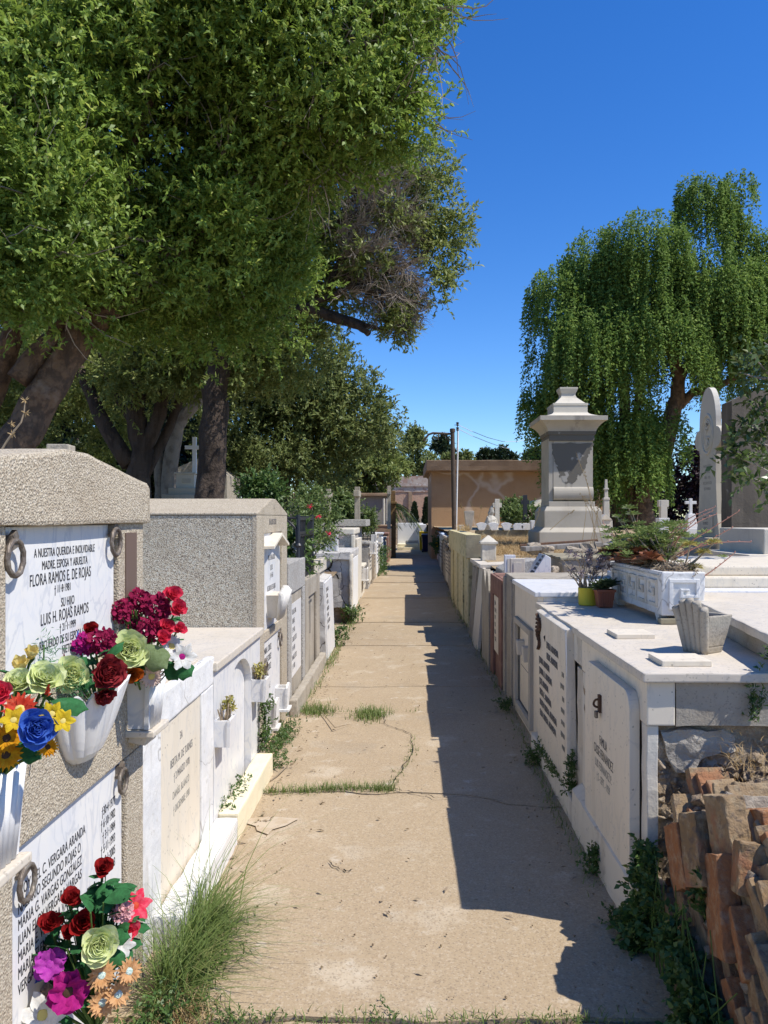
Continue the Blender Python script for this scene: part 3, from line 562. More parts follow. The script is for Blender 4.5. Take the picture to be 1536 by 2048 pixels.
# --- further tombs, smaller with distance
M['granbrown'] = mat('brown_granite', (.30, .245, .18), [('s', 60, 0, .3, .55, (.38, .32, .24), 1), ('d', 6, 4, .5, .7, (.22, .17, .12), .6)], .85)
def far_tomb(x, y0, y1, z, body, front, lab, lid=None, side='L', depth=1.4):
    s = 1 if side == 'L' else -1
    t = thing('tomb', lab, 'tomb', (x-s*depth/2, (y0+y1)/2, 0), 'tombs along the left side of the path' if side == 'L' else 'tombs along the right side of the path')
    a, c = sorted((x-s*depth, x-s*.03))
    b = MB(); b.box(a, c, y0, y1, -.05, z-.05); b.build('body', M[body], t, rough=.006, cell=.15)
    a, c = sorted((x-s*(depth+.02), x+s*.015)); b = MB(); b.box(a, c, y0-.02, y1+.02, z-.052, z); b.build('lid', M[lid or body], t, bevel=.012)
    a, c = sorted((x-s*.04, x)); w = (y1-y0); b = MB(); b.box(a, c, y0+.1*w, y1-.08*w, .12, z-.14); pq = b.build('plaque', M[front], t, bevel=.006)
    b = MB()
    for i in range(6):
        a2, c2 = sorted((x+s*.0005, x+s*.0025)); zz = z*.8-i*.085*z
        b.box(a2, c2, y0+.2*w, y1-(.25+.1*math.sin(i*2.1))*w, zz, zz+.035*z)
    b.build('inscription', M['inkgrey'], pq)
    return t
far_tomb(-.84, 15.0, 16.1, .62, 'whitedirty', 'whitedirty', 'very low white box tomb below the granite lintel')
far_tomb(-.80, 16.8, 18.0, 1.02, 'granwash', 'whitedirty', 'tomb with white panel just beyond the granite lintel')
far_tomb(-.76, 18.1, 19.4, 1.0, 'granbrown', 'granbrown', 'brown granite tomb beneath the little fenced plot')
far_tomb(-.74, 19.5, 20.6, 1.08, 'whitedirty', 'whiteclean', 'white-faced tomb past the brown granite tomb', 'greycon')
far_tomb(-.72, 20.7, 22.2, .85, 'greycon', 'whitedirty', 'grey tomb overgrown by green weeds in the left row')
far_tomb(-.68, 22.3, 23.6, 1.12, 'white', 'whiteclean', 'whitewashed tomb with narrow white piers, far down the left row')
far_tomb(-.64, 23.7, 25.4, .95, 'greycon', 'greycon', 'grey concrete tomb second from the far brick-coloured pier')
far_tomb(-.60, 25.5, 27.2, 1.05, 'redpaint', 'redpaint', 'brick-coloured tomb near the far end of the left row')
far_tomb(-.56, 27.3, 29.4, 1.3, 'ochretrim', 'brownpaint', 'brown tomb closing the left row by the mausoleum')
# small fenced plot, far left
fp = thing('iron_fence', 'small black iron fence round a plot of plants beyond the granite tombs', 'fence', (-1.2, 18.6, 1.0))
b = MB()
for z in (1.12, 1.30, 1.47): b.tube([(-1.5, 18.2, z), (-.82, 18.2, z)], .012, 5); b.tube([(-.82, 18.2, z), (-.80, 19.3, z)], .012, 5)
b.build('rail', M['iron'], fp)
for x, y in ((-1.5, 18.2), (-.82, 18.2), (-.80, 19.3)): MB().box(x-.025, x+.025, y-.025, y+.025, 1.0, 1.52).build('post', M['iron'], fp)
for i in range(6): MB().box(-1.42+i*.1, -1.405+i*.1, 18.19, 18.21, 1.0, 1.47).build('bar', M['iron'], fp)
wp = MB().obox((-1.06, 18.15, 1.40), (.16, .03, .18)); o = wp.build('white_plaque', M['whiteclean']); tag(o, 'small white plaque hung on the far little iron fence', 'plaque')
# grey mausoleum with the yellow pier
ms = thing('mausoleum', 'grey rendered flat-roofed mausoleum wall at the far left, with a yellow corner pier', 'mausoleum', (-2.6, 31, 0))
b = MB(); b.box(-5.2, -.72, 30, 33.5, -.05, 2.40); b.build('wall', mat('streaked_grey_render', (.30, .275, .245), [('d', 2.2, 5, .45, .65, (.23, .21, .185), .8)], .93, [('n', 10, 5, .01, .5)]), ms)
b = MB(); b.box(-5.4, -.62, 29.85, 33.6, 2.40, 2.52); b.build('roof', M['ochretrim'], ms, bevel=.02, rough=.012, cell=.3)
b = MB(); b.box(-.66, -.40, 30.2, 30.5, -.05, 2.1); b.box(-.70, -.36, 30.1, 30.55, 2.1, 2.2); b.box(-.65, -.42, 30.15, 30.45, 2.2, 2.62); b.build('corner_pier', mat('yellow_brown_pier', (.20, .125, .05), [('n', 3, 5, .45, .65, (.10, .065, .035), .9)], .9), ms, bevel=.02)
b = MB(); b.tube([(-.86, 29.7, .9), (-.86, 29.7, 2.3)], .045, 8); b.tube([(-.74, 29.7, .9), (-.74, 29.7, 2.3)], .04, 8); b.build('pipe', M['whitedirty'], ms)
# cross on a stepped pedestal under the trees
cp = thing('cross_monument', 'white wooden cross on a stepped stone pedestal under the dark trees', 'cross', (-4.0, 14.0, .7))
Yp = 14.0; cx = onY(375, 0, Yp)[0]
b = MB()
for i, (w, z0, z1) in enumerate(((.42, .75, 1.93-.07), (.36, 1.86, 1.97), (.27, 1.97, 2.09))): b.box(cx-w, cx+w*.9, Yp-w, Yp+w, z0, z1)
b.build('steps', M['monument'], cp, bevel=.012)
b = MB(); b.box(cx-.16, cx+.17, Yp-.16, Yp+.16, 2.09, 2.34); b.box(cx-.19, cx+.20, Yp-.19, Yp+.19, 2.34, 2.37); b.build('pedestal', M['stele'], cp, bevel=.01)
MB().box(cx-.05, cx+.11, Yp-.175, Yp-.16, 2.18, 2.26).build('medallion', M['monument'], cp)
xx = onY(389, 0, Yp)[0]
b = MB(); b.box(xx-.035, xx+.035, Yp-.03, Yp+.03, 2.37, 3.02); b.box(xx-.17, xx+.17, Yp-.032, Yp+.032, 2.80, 2.865); b.build('cross', M['whiteclean'], cp, bevel=.004)
# dark grey low wall and pale gable far behind the trees
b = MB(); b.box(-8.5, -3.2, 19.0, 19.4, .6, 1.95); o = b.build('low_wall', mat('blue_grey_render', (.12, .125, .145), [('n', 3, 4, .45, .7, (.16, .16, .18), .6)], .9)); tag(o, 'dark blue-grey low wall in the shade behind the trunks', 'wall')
bw = thing('white_building', 'sunlit white building glimpsed behind the leaning trunk on the far left', 'building', (-17, 33, 0))
b = MB(); b.box(-22, -14.6, 33, 37, 0, 4.3); b.build('wall', M['whiteclean'], bw)
b = MB(); b.box(-22.2, -14.4, 32.8, 37.2, 4.3, 4.45); b.build('roof', M['greycon'], bw)
M['vaultwall'] = mat('tan_pebble_wall', (.30, .26, .2), [('s', 30, 0, .4, .6, (.38, .33, .26), 1)], .9)
b = MB(); b.prism([(-5.5, .5), (-4.0, .5), (-4.0, 2.5), (-4.6, 2.9), (-5.5, 2.5)], 'y', 17.2, 18.6); o = b.build('gabled_vault', M['vaultwall']); tag(o, 'tan gabled vault behind the white cross', 'vault')
# ================================================================== RIGHT ROW OF TOMBS
LT = (0, -1, 0)        # reading direction on a face looking at -x
GR = 'tombs along the right side of the path'
r1 = thing('tomb', 'low marble-topped tomb in the right foreground, rounded cream plaque with a rusty padlock', 'tomb', (1.9, 3.3, 0), GR)
b = MB(); b.box(.905, 2.9, 2.868, 3.875, .0, .945); b.build('body', M['rubble'], r1, rough=.035, cell=.05, nscale=6)
b = MB(); b.box(.885, .99, 2.83, 3.878, .785, .948); b.build('front_beam', M['marble_cream'], r1, bevel=.006)
b = MB(); b.box(.992, 2.9, 2.832, 2.96, .785, .946); b.build('end_beam', M['greycon'], r1, rough=.004, cell=.05)
b = MB(); b.box(.888, .93, 2.84, 2.905, .12, .783); b.box(.915, .94, 2.905, 3.878, .12, .783); b.box(.888, .938, 3.70, 3.876, .12, .783); b.build('front_frame', M['whitedirty'], r1, bevel=.004, rough=.003, cell=.05)
b = MB(); b.prism([(.835, -.06), (.835, .185), (.885, .215), (.95, .215), (.95, -.06)], 'y', 2.79, 3.88); b.build('plinth', M['whitedirty'], r1, rough=.005, cell=.05)
b = MB(); b.box(.865, 2.95, 2.805, 3.885, .948, .984); b.build('lid', M['marble_old'], r1, bevel=.006, rough=.002, cell=.06)
# rounded slab
def round_slab(name, parent, x0, x1, y0, y1, z0, z1, r, m):
    pts = [(y0, z0)]+[(y0+r-r*math.cos(PI/2*i/8), z1-r+r*math.sin(PI/2*i/8)) for i in range(9)]+[(y1-r+r*math.sin(PI/2*i/8), z1-r+r*math.cos(PI/2*i/8)) for i in range(9)]+[(y1, z0)]
    b = MB(); b.prism(pts, 'x', x0, x1); return b.build(name, m, parent, bevel=.003)
pq = round_slab('plaque', r1, .845, .885, 2.913, 3.635, .155, .889, .075, M['marble_cream'])
b = MB(); b.torus((.832, 3.345, .745), .017, .005, (0, 1, 0), 14, 6); b.obox((.84, 3.34, .745), (.012, .03, .075)); b.build('hasp', M['rust'], pq)
MB().obox((.826, 3.345, .697), (.014, .026, .03)).build('padlock', M['bronze'], pq, bevel=.004)
for s, z, mt, sz in (('FAMILIA', .565, 'ink', .040), ('CASSÉ FERNANDEZ', .508, 'ink', .042), ('LUIS FERNANDEZ P.', .452, 'inkfade', .036), ('† 2 - SEPT. - 1939', .398, 'inkfade', .034)):
    text('inscription', s, sz/.72, M[mt], pq, (.845, 3.30, z), LT, UP, .60, 'CENTER', .0008, 1.05)
r2 = thing('tomb', 'marble-topped tomb whose thick chipped plaque lists eight names under a bronze wreath', 'tomb', (1.9, 4.5, 0), GR)
b = MB(); b.box(.925, 2.9, 3.88, 5.2, -.05, .942); b.build('body', M['whitedirty'], r2)
b = MB(); b.box(.89, .93, 3.88, 4.0, .0, .78); b.box(.885, .99, 3.88, 5.2, .80, .944); b.build('front_frame', M['whitedirty'], r2, bevel=.005, rough=.005, cell=.05)
b = MB(); b.box(.84, .93, 3.89, 5.19, -.06, .11); b.build('plinth', M['whitedirty'], r2, bevel=.012, rough=.006, cell=.06)
b = MB(); b.box(.875, 2.95, 3.89, 5.205, .945, .980); b.build('lid', M['marble_old'], r2, bevel=.006, rough=.003, cell=.06)
b = MB(); b.hull8([(.850, 4.05, .10), (.905, 4.05, .10), (.905, 4.96, .10), (.850, 4.96, .10)], [(.838, 4.07, .955), (.888, 4.06, .972), (.888, 4.96, .972), (.838, 4.96, .955)])
pq = b.build('plaque', M['marble_cream'], r2, bevel=.006)
b = MB(); b.add([(.8475, 4.05, .62), (.8382, 4.06, .93), (.838, 4.12, .955), (.846, 4.045, .96)], [(0, 1, 2, 3)]); b.build('chip', M['white'], pq)
for i, (s, sx) in enumerate((('EMILIA ARAVENA', .52), ('FELIPE ARAVENA', .50), ('JUANA ARAVENA', .50), ('JUANA A. ARAVENA', .52), ('JOSE ARAVENA', .50), ('BERTA E. ARAVENA', .50), ('RUBEN RIBERA ARAVENA', .54), ('ELBA RIBERA ARAVENA', .56))):
    z = .775-i*.066; x = .850-.014*(z-.1)
    text('inscription', s, .041/.72, M['inkgrey'], pq, (x-.0012, 4.60 if i < 2 else 4.86, z), LT, (-.014, 0, 1), sx*1.52, 'LEFT', .002, 1.03)
    if i != 0: text('inscription', ('', '2·5·48', '† 4·9·1958', '7·1·63', '9·10·1972', '5·11·1980', '7·JUN 2003', '1·9·2012')[i], .026/.72, M['inkfade'], pq, (x-.0012, 4.10, z-.012), LT, (-.014, 0, 1), .6, 'RIGHT', .002)
b = MB()
for i in range(26):
    t = i/25; yy = 4.86-.03*math.sin(t*9)-.05*math.sin(PI*t); zz = .93-.20*t
    b.obox((.832, yy, zz), (.02, .05*math.sin(PI*min(1, .25+t))+.012, .016), (random.uniform(-.8, .8), random.uniform(-.4, .4), random.uniform(-.5, .5)))
b.build('bronze_wreath', M['rust'], pq, bevel=.002)
b = MB(); b.add([(.8385, 4.70, .825), (.8385, 4.64, .845), (.838, 4.64, .80)], [(0, 1, 2)]); b.build('chip', M['void'], pq)
# white tomb with twin little vases
r3 = thing('tomb', 'cream tomb with a bright white marble top and a framed plaque holding two little vases', 'tomb', (1.9, 5.7, 0), GR)
b = MB(); b.box(.93, 2.6, 5.21, 6.29, -.05, 1.015); b.build('body', M['white'], r3)
b = MB(); b.box(.89, .93, 5.21, 5.40, -.05, 1.015); b.box(.89, .93, 6.17, 6.29, -.05, 1.015); b.box(.89, .93, 5.40, 6.17, .765, 1.015); b.box(.89, .93, 5.40, 6.17, -.05, .08); b.build('front_facing', M['marble_cream'], r3, bevel=.004)
b = MB(); b.box(.868, 2.65, 5.19, 6.30, 1.016, 1.05); b.build('lid', M['marble'], r3, bevel=.006)
b = MB(); b.box(.862, .892, 5.38, 5.44, .06, .765); b.box(.862, .892, 6.12, 6.18, .06, .765); b.box(.862, .892, 5.44, 6.12, .72, .765); b.box(.862, .892, 5.44, 6.12, .06, .11); b.build('plaque_frame', M['monument'], r3, bevel=.004)
MB().box(.905, .928, 5.44, 6.12, .11, .72).build('plaque', M['marble_cream'], r3)
for y in (5.62, 5.92):
    b = MB(); b.frus(.878, y, .50, .60, .022, .032, .03, .042); b.box(.85, .906, y-.045, y+.045, .60, .612); b.build('vase', M['stele'], r3, bevel=.003)
b = MB(); b.box(.904, .906, 5.5, 6.05, .40, .405); b.build('groove', M['inkgrey'], r3)
r4 = thing('tomb', 'plain weathered grey concrete tomb next to the oxide-red one', 'tomb', (1.9, 6.6, 0), GR)
b = MB(); b.box(.885, 2.6, 6.30, 6.93, -.05, 1.06); b.build('body', M['greycon'], r4, bevel=.012, rough=.005, cell=.08)
b = MB(); b.box(.868, .89, 6.36, 6.45, -.05, 1.03); b.box(.868, .89, 6.78, 6.9, -.05, 1.03); b.build('rib', M['greycon'], r4, bevel=.006, rough=.003, cell=.08)
r5 = thing('tomb', 'oxide-red painted tomb with a slim white inscription panel', 'tomb', (1.9, 7.4, 0), GR)
b = MB(); b.box(.89, 2.5, 6.96, 7.9, -.05, .99); b.build('body', M['redpaint'], r5, bevel=.012, rough=.004, cell=.08)
b = MB(); b.box(.862, .892, 6.98, 7.2, -.04, .985); b.box(.862, .892, 7.66, 7.88, -.04, .985); b.box(.862, .892, 7.2, 7.66, .80, .985); b.build('frame', M['redpaint'], r5, bevel=.008)
pq = MB().box(.874, .892, 7.22, 7.64, .25, .79).build('plaque', M['marble_cream'], r5)
for i, s in enumerate(('JUAN', 'DIAZ M.', '1899', '1958', 'ROSA', 'P. DIAZ')): text('inscription', s, .06, M['inkgrey'], pq, (.874, 7.59, .70-i*.07), LT, UP, .7, 'LEFT', .001)
ws = thing('headstone', 'grey concrete headstone with two pointed wavy humps, beside the red tomb', 'headstone', (.9, 8.2, 0))
prof = [(7.95, -.05)]
for i in range(41):
    t = i/40; y = 7.95+.75*t; prof.append((y, .80+.19*abs(math.sin(2*PI*t))**.8))
prof.append((8.70, -.05))
b = MB(); b.prism(prof, 'x', .855, .93); b.build('slab', M['greycon'], ws, rough=.004, cell=.1)
r6 = thing('tomb', 'broken tomb with a black gaping front and a rounded granite lid', 'tomb', (1.7, 8.6, 0), GR)
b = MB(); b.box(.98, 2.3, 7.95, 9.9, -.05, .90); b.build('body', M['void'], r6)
b = MB(); b.box(.95, 2.32, 7.93, 8.9, .86, .93); b.build('top', M['greycon'], r6, bevel=.02, rough=.01, cell=.1)
b = MB(); pr = [(1.02, .93)]+[(1.02+.46*(i/12), .93+.17*math.sin(PI*min(1, .12+.88*i/12*.55))) for i in range(13)]+[(1.48, .93)]
b.prism(pr, 'y', 8.2, 8.75); b.build('rounded_lid', M['granwash'], r6, bevel=.01)
b = MB(); b.box(.90, 1.0, 9.75, 9.95, -.05, .95); b.box(.90, 1.0, 8.9, 9.0, -.05, .2); b.build('jamb', M['greycon'], r6, rough=.01, cell=.1)
sl = thing('leaning_slab', 'weathered white marble slab leaning against the black gaping tomb', 'slab', (.9, 9.3, 0))
b = MB(); b.hull8([(.83, 9.0, -.02), (.87, 9.0, -.02), (.87, 9.7, -.02), (.83, 9.7, -.02)], [(.93, 9.15, .93), (.97, 9.15, .93), (.97, 9.85, .96), (.93, 9.85, .96)]); b.build('slab', M['marble_old'], sl, bevel=.006)
b = MB(); b.hull8([(.84, 9.78, -.02), (.88, 9.78, -.02), (.88, 10.35, -.02), (.84, 10.35, -.02)], [(.90, 9.78, .9), (.93, 9.78, .9), (.93, 10.35, .9), (.90, 10.35, .9)]); b.build('second_slab', M['stone'], sl, bevel=.006)
r7 = thing('tomb', 'marble-topped tomb under the small capped post, before the yellow wall tomb', 'tomb', (1.6, 10.2, 0), GR)
b = MB(); b.box(.93, 2.0, 9.95, 10.75, -.05, .93); b.build('body', M['greycon'], r7, rough=.01, cell=.1)
b = MB(); b.box(.90, 2.05, 9.40, 10.78, .935, .985); b.build('lid', M['marble_old'], r7, bevel=.008, rough=.006, cell=.08)
yt = thing('tomb', 'long yellow limewashed tomb with rows of plaster panels', 'tomb', (1.5, 13, 0), GR)
b = MB(); b.box(.885, 2.0, 10.92, 15.2, -.05, 1.0); b.build('body', M['yellow'], yt, rough=.006, cell=.12)
b = MB(); b.box(.845, 1.06, 10.86, 15.25, .98, 1.315); b.build('parapet', M['yellow'], yt, bevel=.012, rough=.006, cell=.12)
b = MB()
for y in (11.7, 13.0, 14.2): b.box(.862, .89, y, y+.12, -.05, .98)
b.build('pilaster', M['yellow'], yt, bevel=.006, rough=.003, cell=.1)
MB().box(.85, 1.055, 10.85, 10.862, .985, 1.31).build('stained_end', M['yellowdark'], yt)
far_tomb(.90, 15.4, 16.6, 1.0, 'greycon', 'greycon', 'grey tomb just past the yellow limewashed tomb', None, 'R')
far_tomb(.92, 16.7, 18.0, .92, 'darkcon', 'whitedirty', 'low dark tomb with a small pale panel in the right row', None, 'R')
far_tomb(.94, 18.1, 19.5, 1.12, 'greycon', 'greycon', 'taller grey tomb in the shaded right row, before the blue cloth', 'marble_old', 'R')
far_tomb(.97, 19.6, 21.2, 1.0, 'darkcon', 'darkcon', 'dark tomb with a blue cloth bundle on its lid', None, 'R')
far_tomb(1.0, 21.3, 23.0, 1.14, 'whitedirty', 'whitedirty', 'stained whitish tomb in the far right row', None, 'R')
far_tomb(1.04, 23.1, 25.0, 1.0, 'greycon', 'greycon', 'grey tomb with yellow flowers hanging by its front', None, 'R')
far_tomb(1.1, 25.1, 27.5, 1.1, 'brownpaint', 'whitedirty', 'brown tomb closest to the ochre building on the right', None, 'R')
bl = MB()
for i in range(7): bl.obox((.98+.03*math.sin(i*2), 19.8+.1*i, 1.06+.03*math.cos(i*3)), (.12, .16, .1), (i*.7, i*.5, i))
M['cloth'] = mat('pale_blue_cloth', (.42, .50, .62), [('n', 9, 4, .4, .7, (.25, .32, .45), .7)], .9)
tag(bl.build('cloth_bundle', M['cloth'], None, bevel=.03, rough=.02, cell=.05), 'crumpled pale blue cloth lying on a dark tomb lid far along the right', 'cloth')
# ------------------------------------------------------------------ things standing on the right tombs
def tablet(x0, x1, y0, y1, z, lab):
    o = MB().box(x0, x1, y0, y1, z, z+.022).build('marble_tablet', M['marble_cream'], None, bevel=.003); tag(o, lab, 'tablet', 'small marble tablets lying on the tomb tops')
tablet(.985, 1.165, 3.60, 3.78, .984, 'small blank marble tablet lying farther back, towards the white planter')
tablet(.975, 1.165, 2.93, 3.10, .984, 'small blank marble tablet lying nearest the rubble end of the foreground tomb')
# planter
pt = thing('planter', 'white painted concrete trough planter with a raised Greek key pattern', 'planter', (1.48, 4.65, .98))
b = MB(); b.frus(1.485, 4.64, 1.025, 1.262, .112, .515, .118, .525); b.build('trough', M['white'], pt, bevel=.008, rough=.003, cell=.05)
b = MB(); b.box(1.39, 1.58, 4.15, 5.13, 1.255, 1.2655); b.build('soil', M['soil'], pt)
for x, y in ((1.41, 4.25), (1.56, 4.25), (1.41, 5.05), (1.56, 5.05)): MB().frus(x, y, .98, 1.028, .02, .025, .028, .035).build('foot', M['white'], pt, bevel=.005)
MB().box(1.36, 1.62, 4.11, 4.17, .982, 1.012).build('support_block', M['yellowdark'], pt, bevel=.004)
def key_pat(ox, oz, s, mir=1):
    """one Greek key unit as strips (x, z, w, h) in a unit of size s"""
    st = [(0, 0, 1, .14), (0, 0, .14, 1), (0, .86, 1, .14), (.86, .36, .14, .64), (.34, .36, .6, .14), (.34, .36, .14, .34), (.34, .58, .34, .12)]
    return [(ox+a*s, oz+c*s, w*s, h*s) for a, c, w, h in st]
b = MB()
for k in range(5):
    for j, (a, c, w, h) in enumerate(key_pat(4.19+k*.186, 1.065, .15)):
        xa = 1.371-(c-1.025)*.025-j*.0009
        b.box(xa-.008, xa+.004+j*.0002, a+j*.0007, a+w-j*.0007, c+j*.0007, c+h-j*.0007)
b.box(1.362, 1.372, 4.16, 5.12, 1.232, 1.243); b.build('key_relief', M['whitedirty'], pt, bevel=.0025)
b = MB()
for j, (a, c, w, h) in enumerate(key_pat(1.405, 1.06, .165)): b.box(a+j*.0007, a+w-j*.0007, 4.110-j*.0009, 4.124-j*.0003, c+j*.0007, c+h-j*.0007)
b.build('key_relief', M['white'], pt, bevel=.003)
# ribbed concrete vase
rv = thing('flower_vase', 'grey concrete vase with a scalloped ribbed front, empty, standing near the tablets', 'vase', (1.27, 3.25, .98))
b = MB(); zb, zt = .984, 1.18
q = lambda x0, x1, y0, y1, z: [(x0, y0, z), (x1, y0, z), (x1, y1, z), (x0, y1, z)]
b.hull8(q(1.21, 1.33, 3.20, 3.33, zb), q(1.19, 1.215, 3.17, 3.36, zt)) if False else None
# walls
def wall(b0, b1, t0, t1, th): pass
b.hull8([(1.205, 3.20, zb), (1.335, 3.20, zb), (1.335, 3.34, zb), (1.205, 3.34, zb)], [(1.195, 3.193, zb+.03), (1.342, 3.193, zb+.03), (1.342, 3.347, zb+.03), (1.195, 3.347, zb+.03)])
zz = zb+.03
b.hull8([(1.195, 3.193, zz), (1.342, 3.193, zz), (1.342, 3.213, zz), (1.195, 3.213, zz)], [(1.185, 3.165, zt-.03), (1.385, 3.165, zt-.03), (1.385, 3.185, zt-.03), (1.185, 3.185, zt-.03)])
b.hull8([(1.195, 3.327, zz), (1.342, 3.327, zz), (1.342, 3.347, zz), (1.195, 3.347, zz)], [(1.185, 3.355, zt-.03), (1.385, 3.355, zt-.03), (1.385, 3.375, zt-.03), (1.185, 3.375, zt-.03)])
b.hull8([(1.322, 3.214, zz), (1.342, 3.214, zz), (1.342, 3.326, zz), (1.322, 3.326, zz)], [(1.365, 3.186, zt-.03), (1.385, 3.186, zt-.03), (1.385, 3.354, zt-.03), (1.365, 3.354, zt-.03)])
b.build('body', M['greycon'], rv, bevel=.006, rough=.003, cell=.03)
b = MB()
for i in range(5):
    t = (i-2)/2
    b.tube([(1.20, 3.27+t*.058, zb+.004), (1.168, 3.27+t*.082, zt-.05+.02*(1-t*t)), (1.148, 3.27+t*.095, zt+.005+.035*(1-t*t))], [.022, .026, .024], 10)
b.build('scalloped_front', M['greycon'], rv, rough=.002, cell=.03, smooth=True); rv.rotation_euler.z = .55; rv.scale = (.76, .74, .96)
# pots
yp = thing('flower_pot', 'yellow painted tin pot with bare twiggy stems', 'pot', (1.19, 5.02, .98))
c = (1.185, 5.03, .983)
MB().lathe(c, [(.055, 0), (.058, .004), (.060, .112), (.056, .114), (.054, .095)], 24).build('pot', M['yellowpot'], yp, smooth=False)
tw = MB()
for i in range(26):
    a = random.uniform(0, 6.28); L_ = random.uniform(.12, .30); p0 = Vector((c[0]+.03*math.cos(a), c[1]+.03*math.sin(a), c[2]+.09)); pts = [p0]
    d = Vector((math.cos(a)*.4, math.sin(a)*.4, 1))
    for k in range(5):
        d = (d+Vector((random.uniform(-.5, .5), random.uniform(-.5, .5), random.uniform(-.2, .3)))).normalized(); pts.append(pts[-1]+d*L_/5)
    tw.tube(pts, [.004, .0035, .003, .0025, .002, .0015], 5)
tw.build('stems', M['drystem'], yp)
pts = np.array([[c[0]+random.gauss(.06, .07), c[1]+random.gauss(0, .05), c[2]+random.uniform(.20, .34)] for _ in range(26)])
P_ = np.repeat(pts, 14, 0); D_ = nrm(rng.normal(size=(len(P_), 3))+[0, 0, .6]); v_, q_ = leaves(P_, D_, .035, .012); np_mesh('wilted_rosettes', v_, q_, M['palegrey'], yp)
tp = thing('flower_pot', 'ribbed square terracotta pot with a dark green rosette', 'pot', (1.27, 4.9, .98))
b = MB(); b.frus(1.262, 4.90, .984, 1.085, .042, .042, .054, .054); b.frus(1.262, 4.90, 1.083, 1.098, .060, .060, .060, .060)
for i in range(6):
    t = -.035+i*.014; b.hull8([(1.262+t-.003, 4.853, .99), (1.262+t+.003, 4.853, .99), (1.262+t+.003, 4.86, .99), (1.262+t-.003, 4.86, .99)], [(1.262+t*1.2-.003, 4.842, 1.08), (1.262+t*1.2+.003, 4.842, 1.08), (1.262+t*1.2+.003, 4.85, 1.08), (1.262+t*1.2-.003, 4.85, 1.08)])
b.build('pot', M['terracotta'], tp, bevel=.003)
def rosette(c, n, L, Wd, m, parent, tilt=.5, name='rosette'):
    P_ = []; D_ = []; Ls = []
    for i in range(n):
        a = i*2.4; e = tilt*(i/n)+.15; P_.append((c[0]+.006*math.cos(a), c[1]+.006*math.sin(a), c[2])); D_.append((math.cos(a)*math.cos(PI/2-e*1.6), math.sin(a)*math.cos(PI/2-e*1.6), math.sin(PI/2-e*1.6))); Ls.append(L*(.55+.45*i/n))
    return np.array(P_), np.array(D_), np.array(Ls)
def ros_mesh(name, specs, m, parent, wid=.36):
    V = []; Q = []; n0 = 0
    for (c, n, L, tl) in specs:
        p_, d_, l_ = rosette(c, n, L, 0, None, None, tl); v_, q_ = leaves(p_, d_, l_, l_*wid, np.tile([0, 0, 1.0], (n, 1))+rng.normal(size=(n, 3))*.15, .3); V.append(v_); Q.append(q_+n0); n0 += len(v_)
    return np_mesh(name, np.concatenate(V), np.concatenate(Q), m, parent)
ros_mesh('rosette', [((1.262, 4.90, 1.10), 26, .12, .75), ((1.24, 4.88, 1.09), 14, .09, .8), ((1.29, 4.89, 1.12), 18, .10, .7)], M['succ_dark'], tp)
# succulents in the planter: every plant a thing
def plant(name, lab, cat, loc): return thing(name, lab, cat, loc)
s1 = plant('succulent', 'big rusty red echeveria rosettes spilling over the planter front', 'succulent', (1.42, 4.5, 1.265))
ros_mesh('rosette', [((1.40+random.gauss(0, .05), 4.30+random.uniform(0, .75), 1.30+random.uniform(-.03, .09)), 20, random.uniform(.08, .12), .95) for _ in range(20)], M['succ_red'], s1, .62)
s2 = plant('succulent', 'upright pale green succulent rosettes on stalks at the far end of the planter', 'succulent', (1.42, 5.1, 1.265))
tips = [onY(u, v, 5.0) for u, v in ((1235, 1035), (1258, 1018), (1248, 1045), (1228, 1062), (1266, 1030), (1240, 1078), (1292, 1060), (1310, 1072), (1345, 1090), (1365, 1085))]
b = MB()
for t in tips: b.tube([(1.45, 5.0, 1.27), ((1.45+t[0])/2+random.gauss(0, .03), 5.0, (1.27+t[2])/2), t], [.006, .005, .004], 5)
b.build('stalk', M['drystem'], s2)
for t in tips: ros_mesh('rosette', [(t, 16, random.uniform(.045, .065), .8)], M['succ_green'], s2, .5)
s3 = plant('succulent', 'blue-green feathery succulent at the far corner of the planter', 'succulent', (1.40, 5.05, 1.265))
ros_mesh('rosette', [(onY(random.uniform(1228, 1268), random.uniform(1078, 1120), 5.05), 14, random.uniform(.035, .055), .6) for _ in range(34)], M['succ_blue'], s3, .3)
s4 = plant('succulent', 'bushy yellow-green succulent filling the middle of the planter', 'succulent', (1.5, 4.7, 1.265))
ros_mesh('rosette', [(onY(1290+random.gauss(14, 40), random.triangular(1040, 1130, 1095), random.uniform(4.4, 5.0)), 12, random.uniform(.035, .058), .8) for _ in range(250)], M['succ_green'], s4, .4)
b = MB()
for i in range(120):
    t = onY(1300+random.gauss(10, 40), random.uniform(1060, 1130), random.uniform(4.4, 4.9)); b.tube([(1.48+random.gauss(0, .04), t[1], 1.27), (t[0]*.6+.6, t[1], (t[2]+1.3)/2), t], .0028, 4)
b.build('stems', M['drystem'], s4)
s5 = plant('succulent', 'yellow spiky aeonium heads on stalks leaning out at the near end', 'succulent', (1.55, 4.25, 1.265))
hd = [onY(u, v, 4.2) for u, v in ((1428, 1085), (1408, 1105), (1392, 1135), (1380, 1090))]
b = MB()
for t in hd: b.tube([(1.53, 4.25, 1.27), ((1.53+t[0])/2, 4.22, (1.27+t[2])/2-.01), t], .005, 5)
b.build('stalk', M['drystem'], s5)
M['succ_yel'] = leafmat('yellow_aeonium', (.34, .29, .06), (.44, .38, .12), (.2, .25, .06), .2, .4)
for t in hd: ros_mesh('flower_head', [(t, 34, .055, .95)], M['succ_yel'], s5, .24)
s6 = plant('succulent', 'dry grey tangle of dead stems at the near end of the planter', 'succulent', (1.5, 4.3, 1.265))
b = MB()
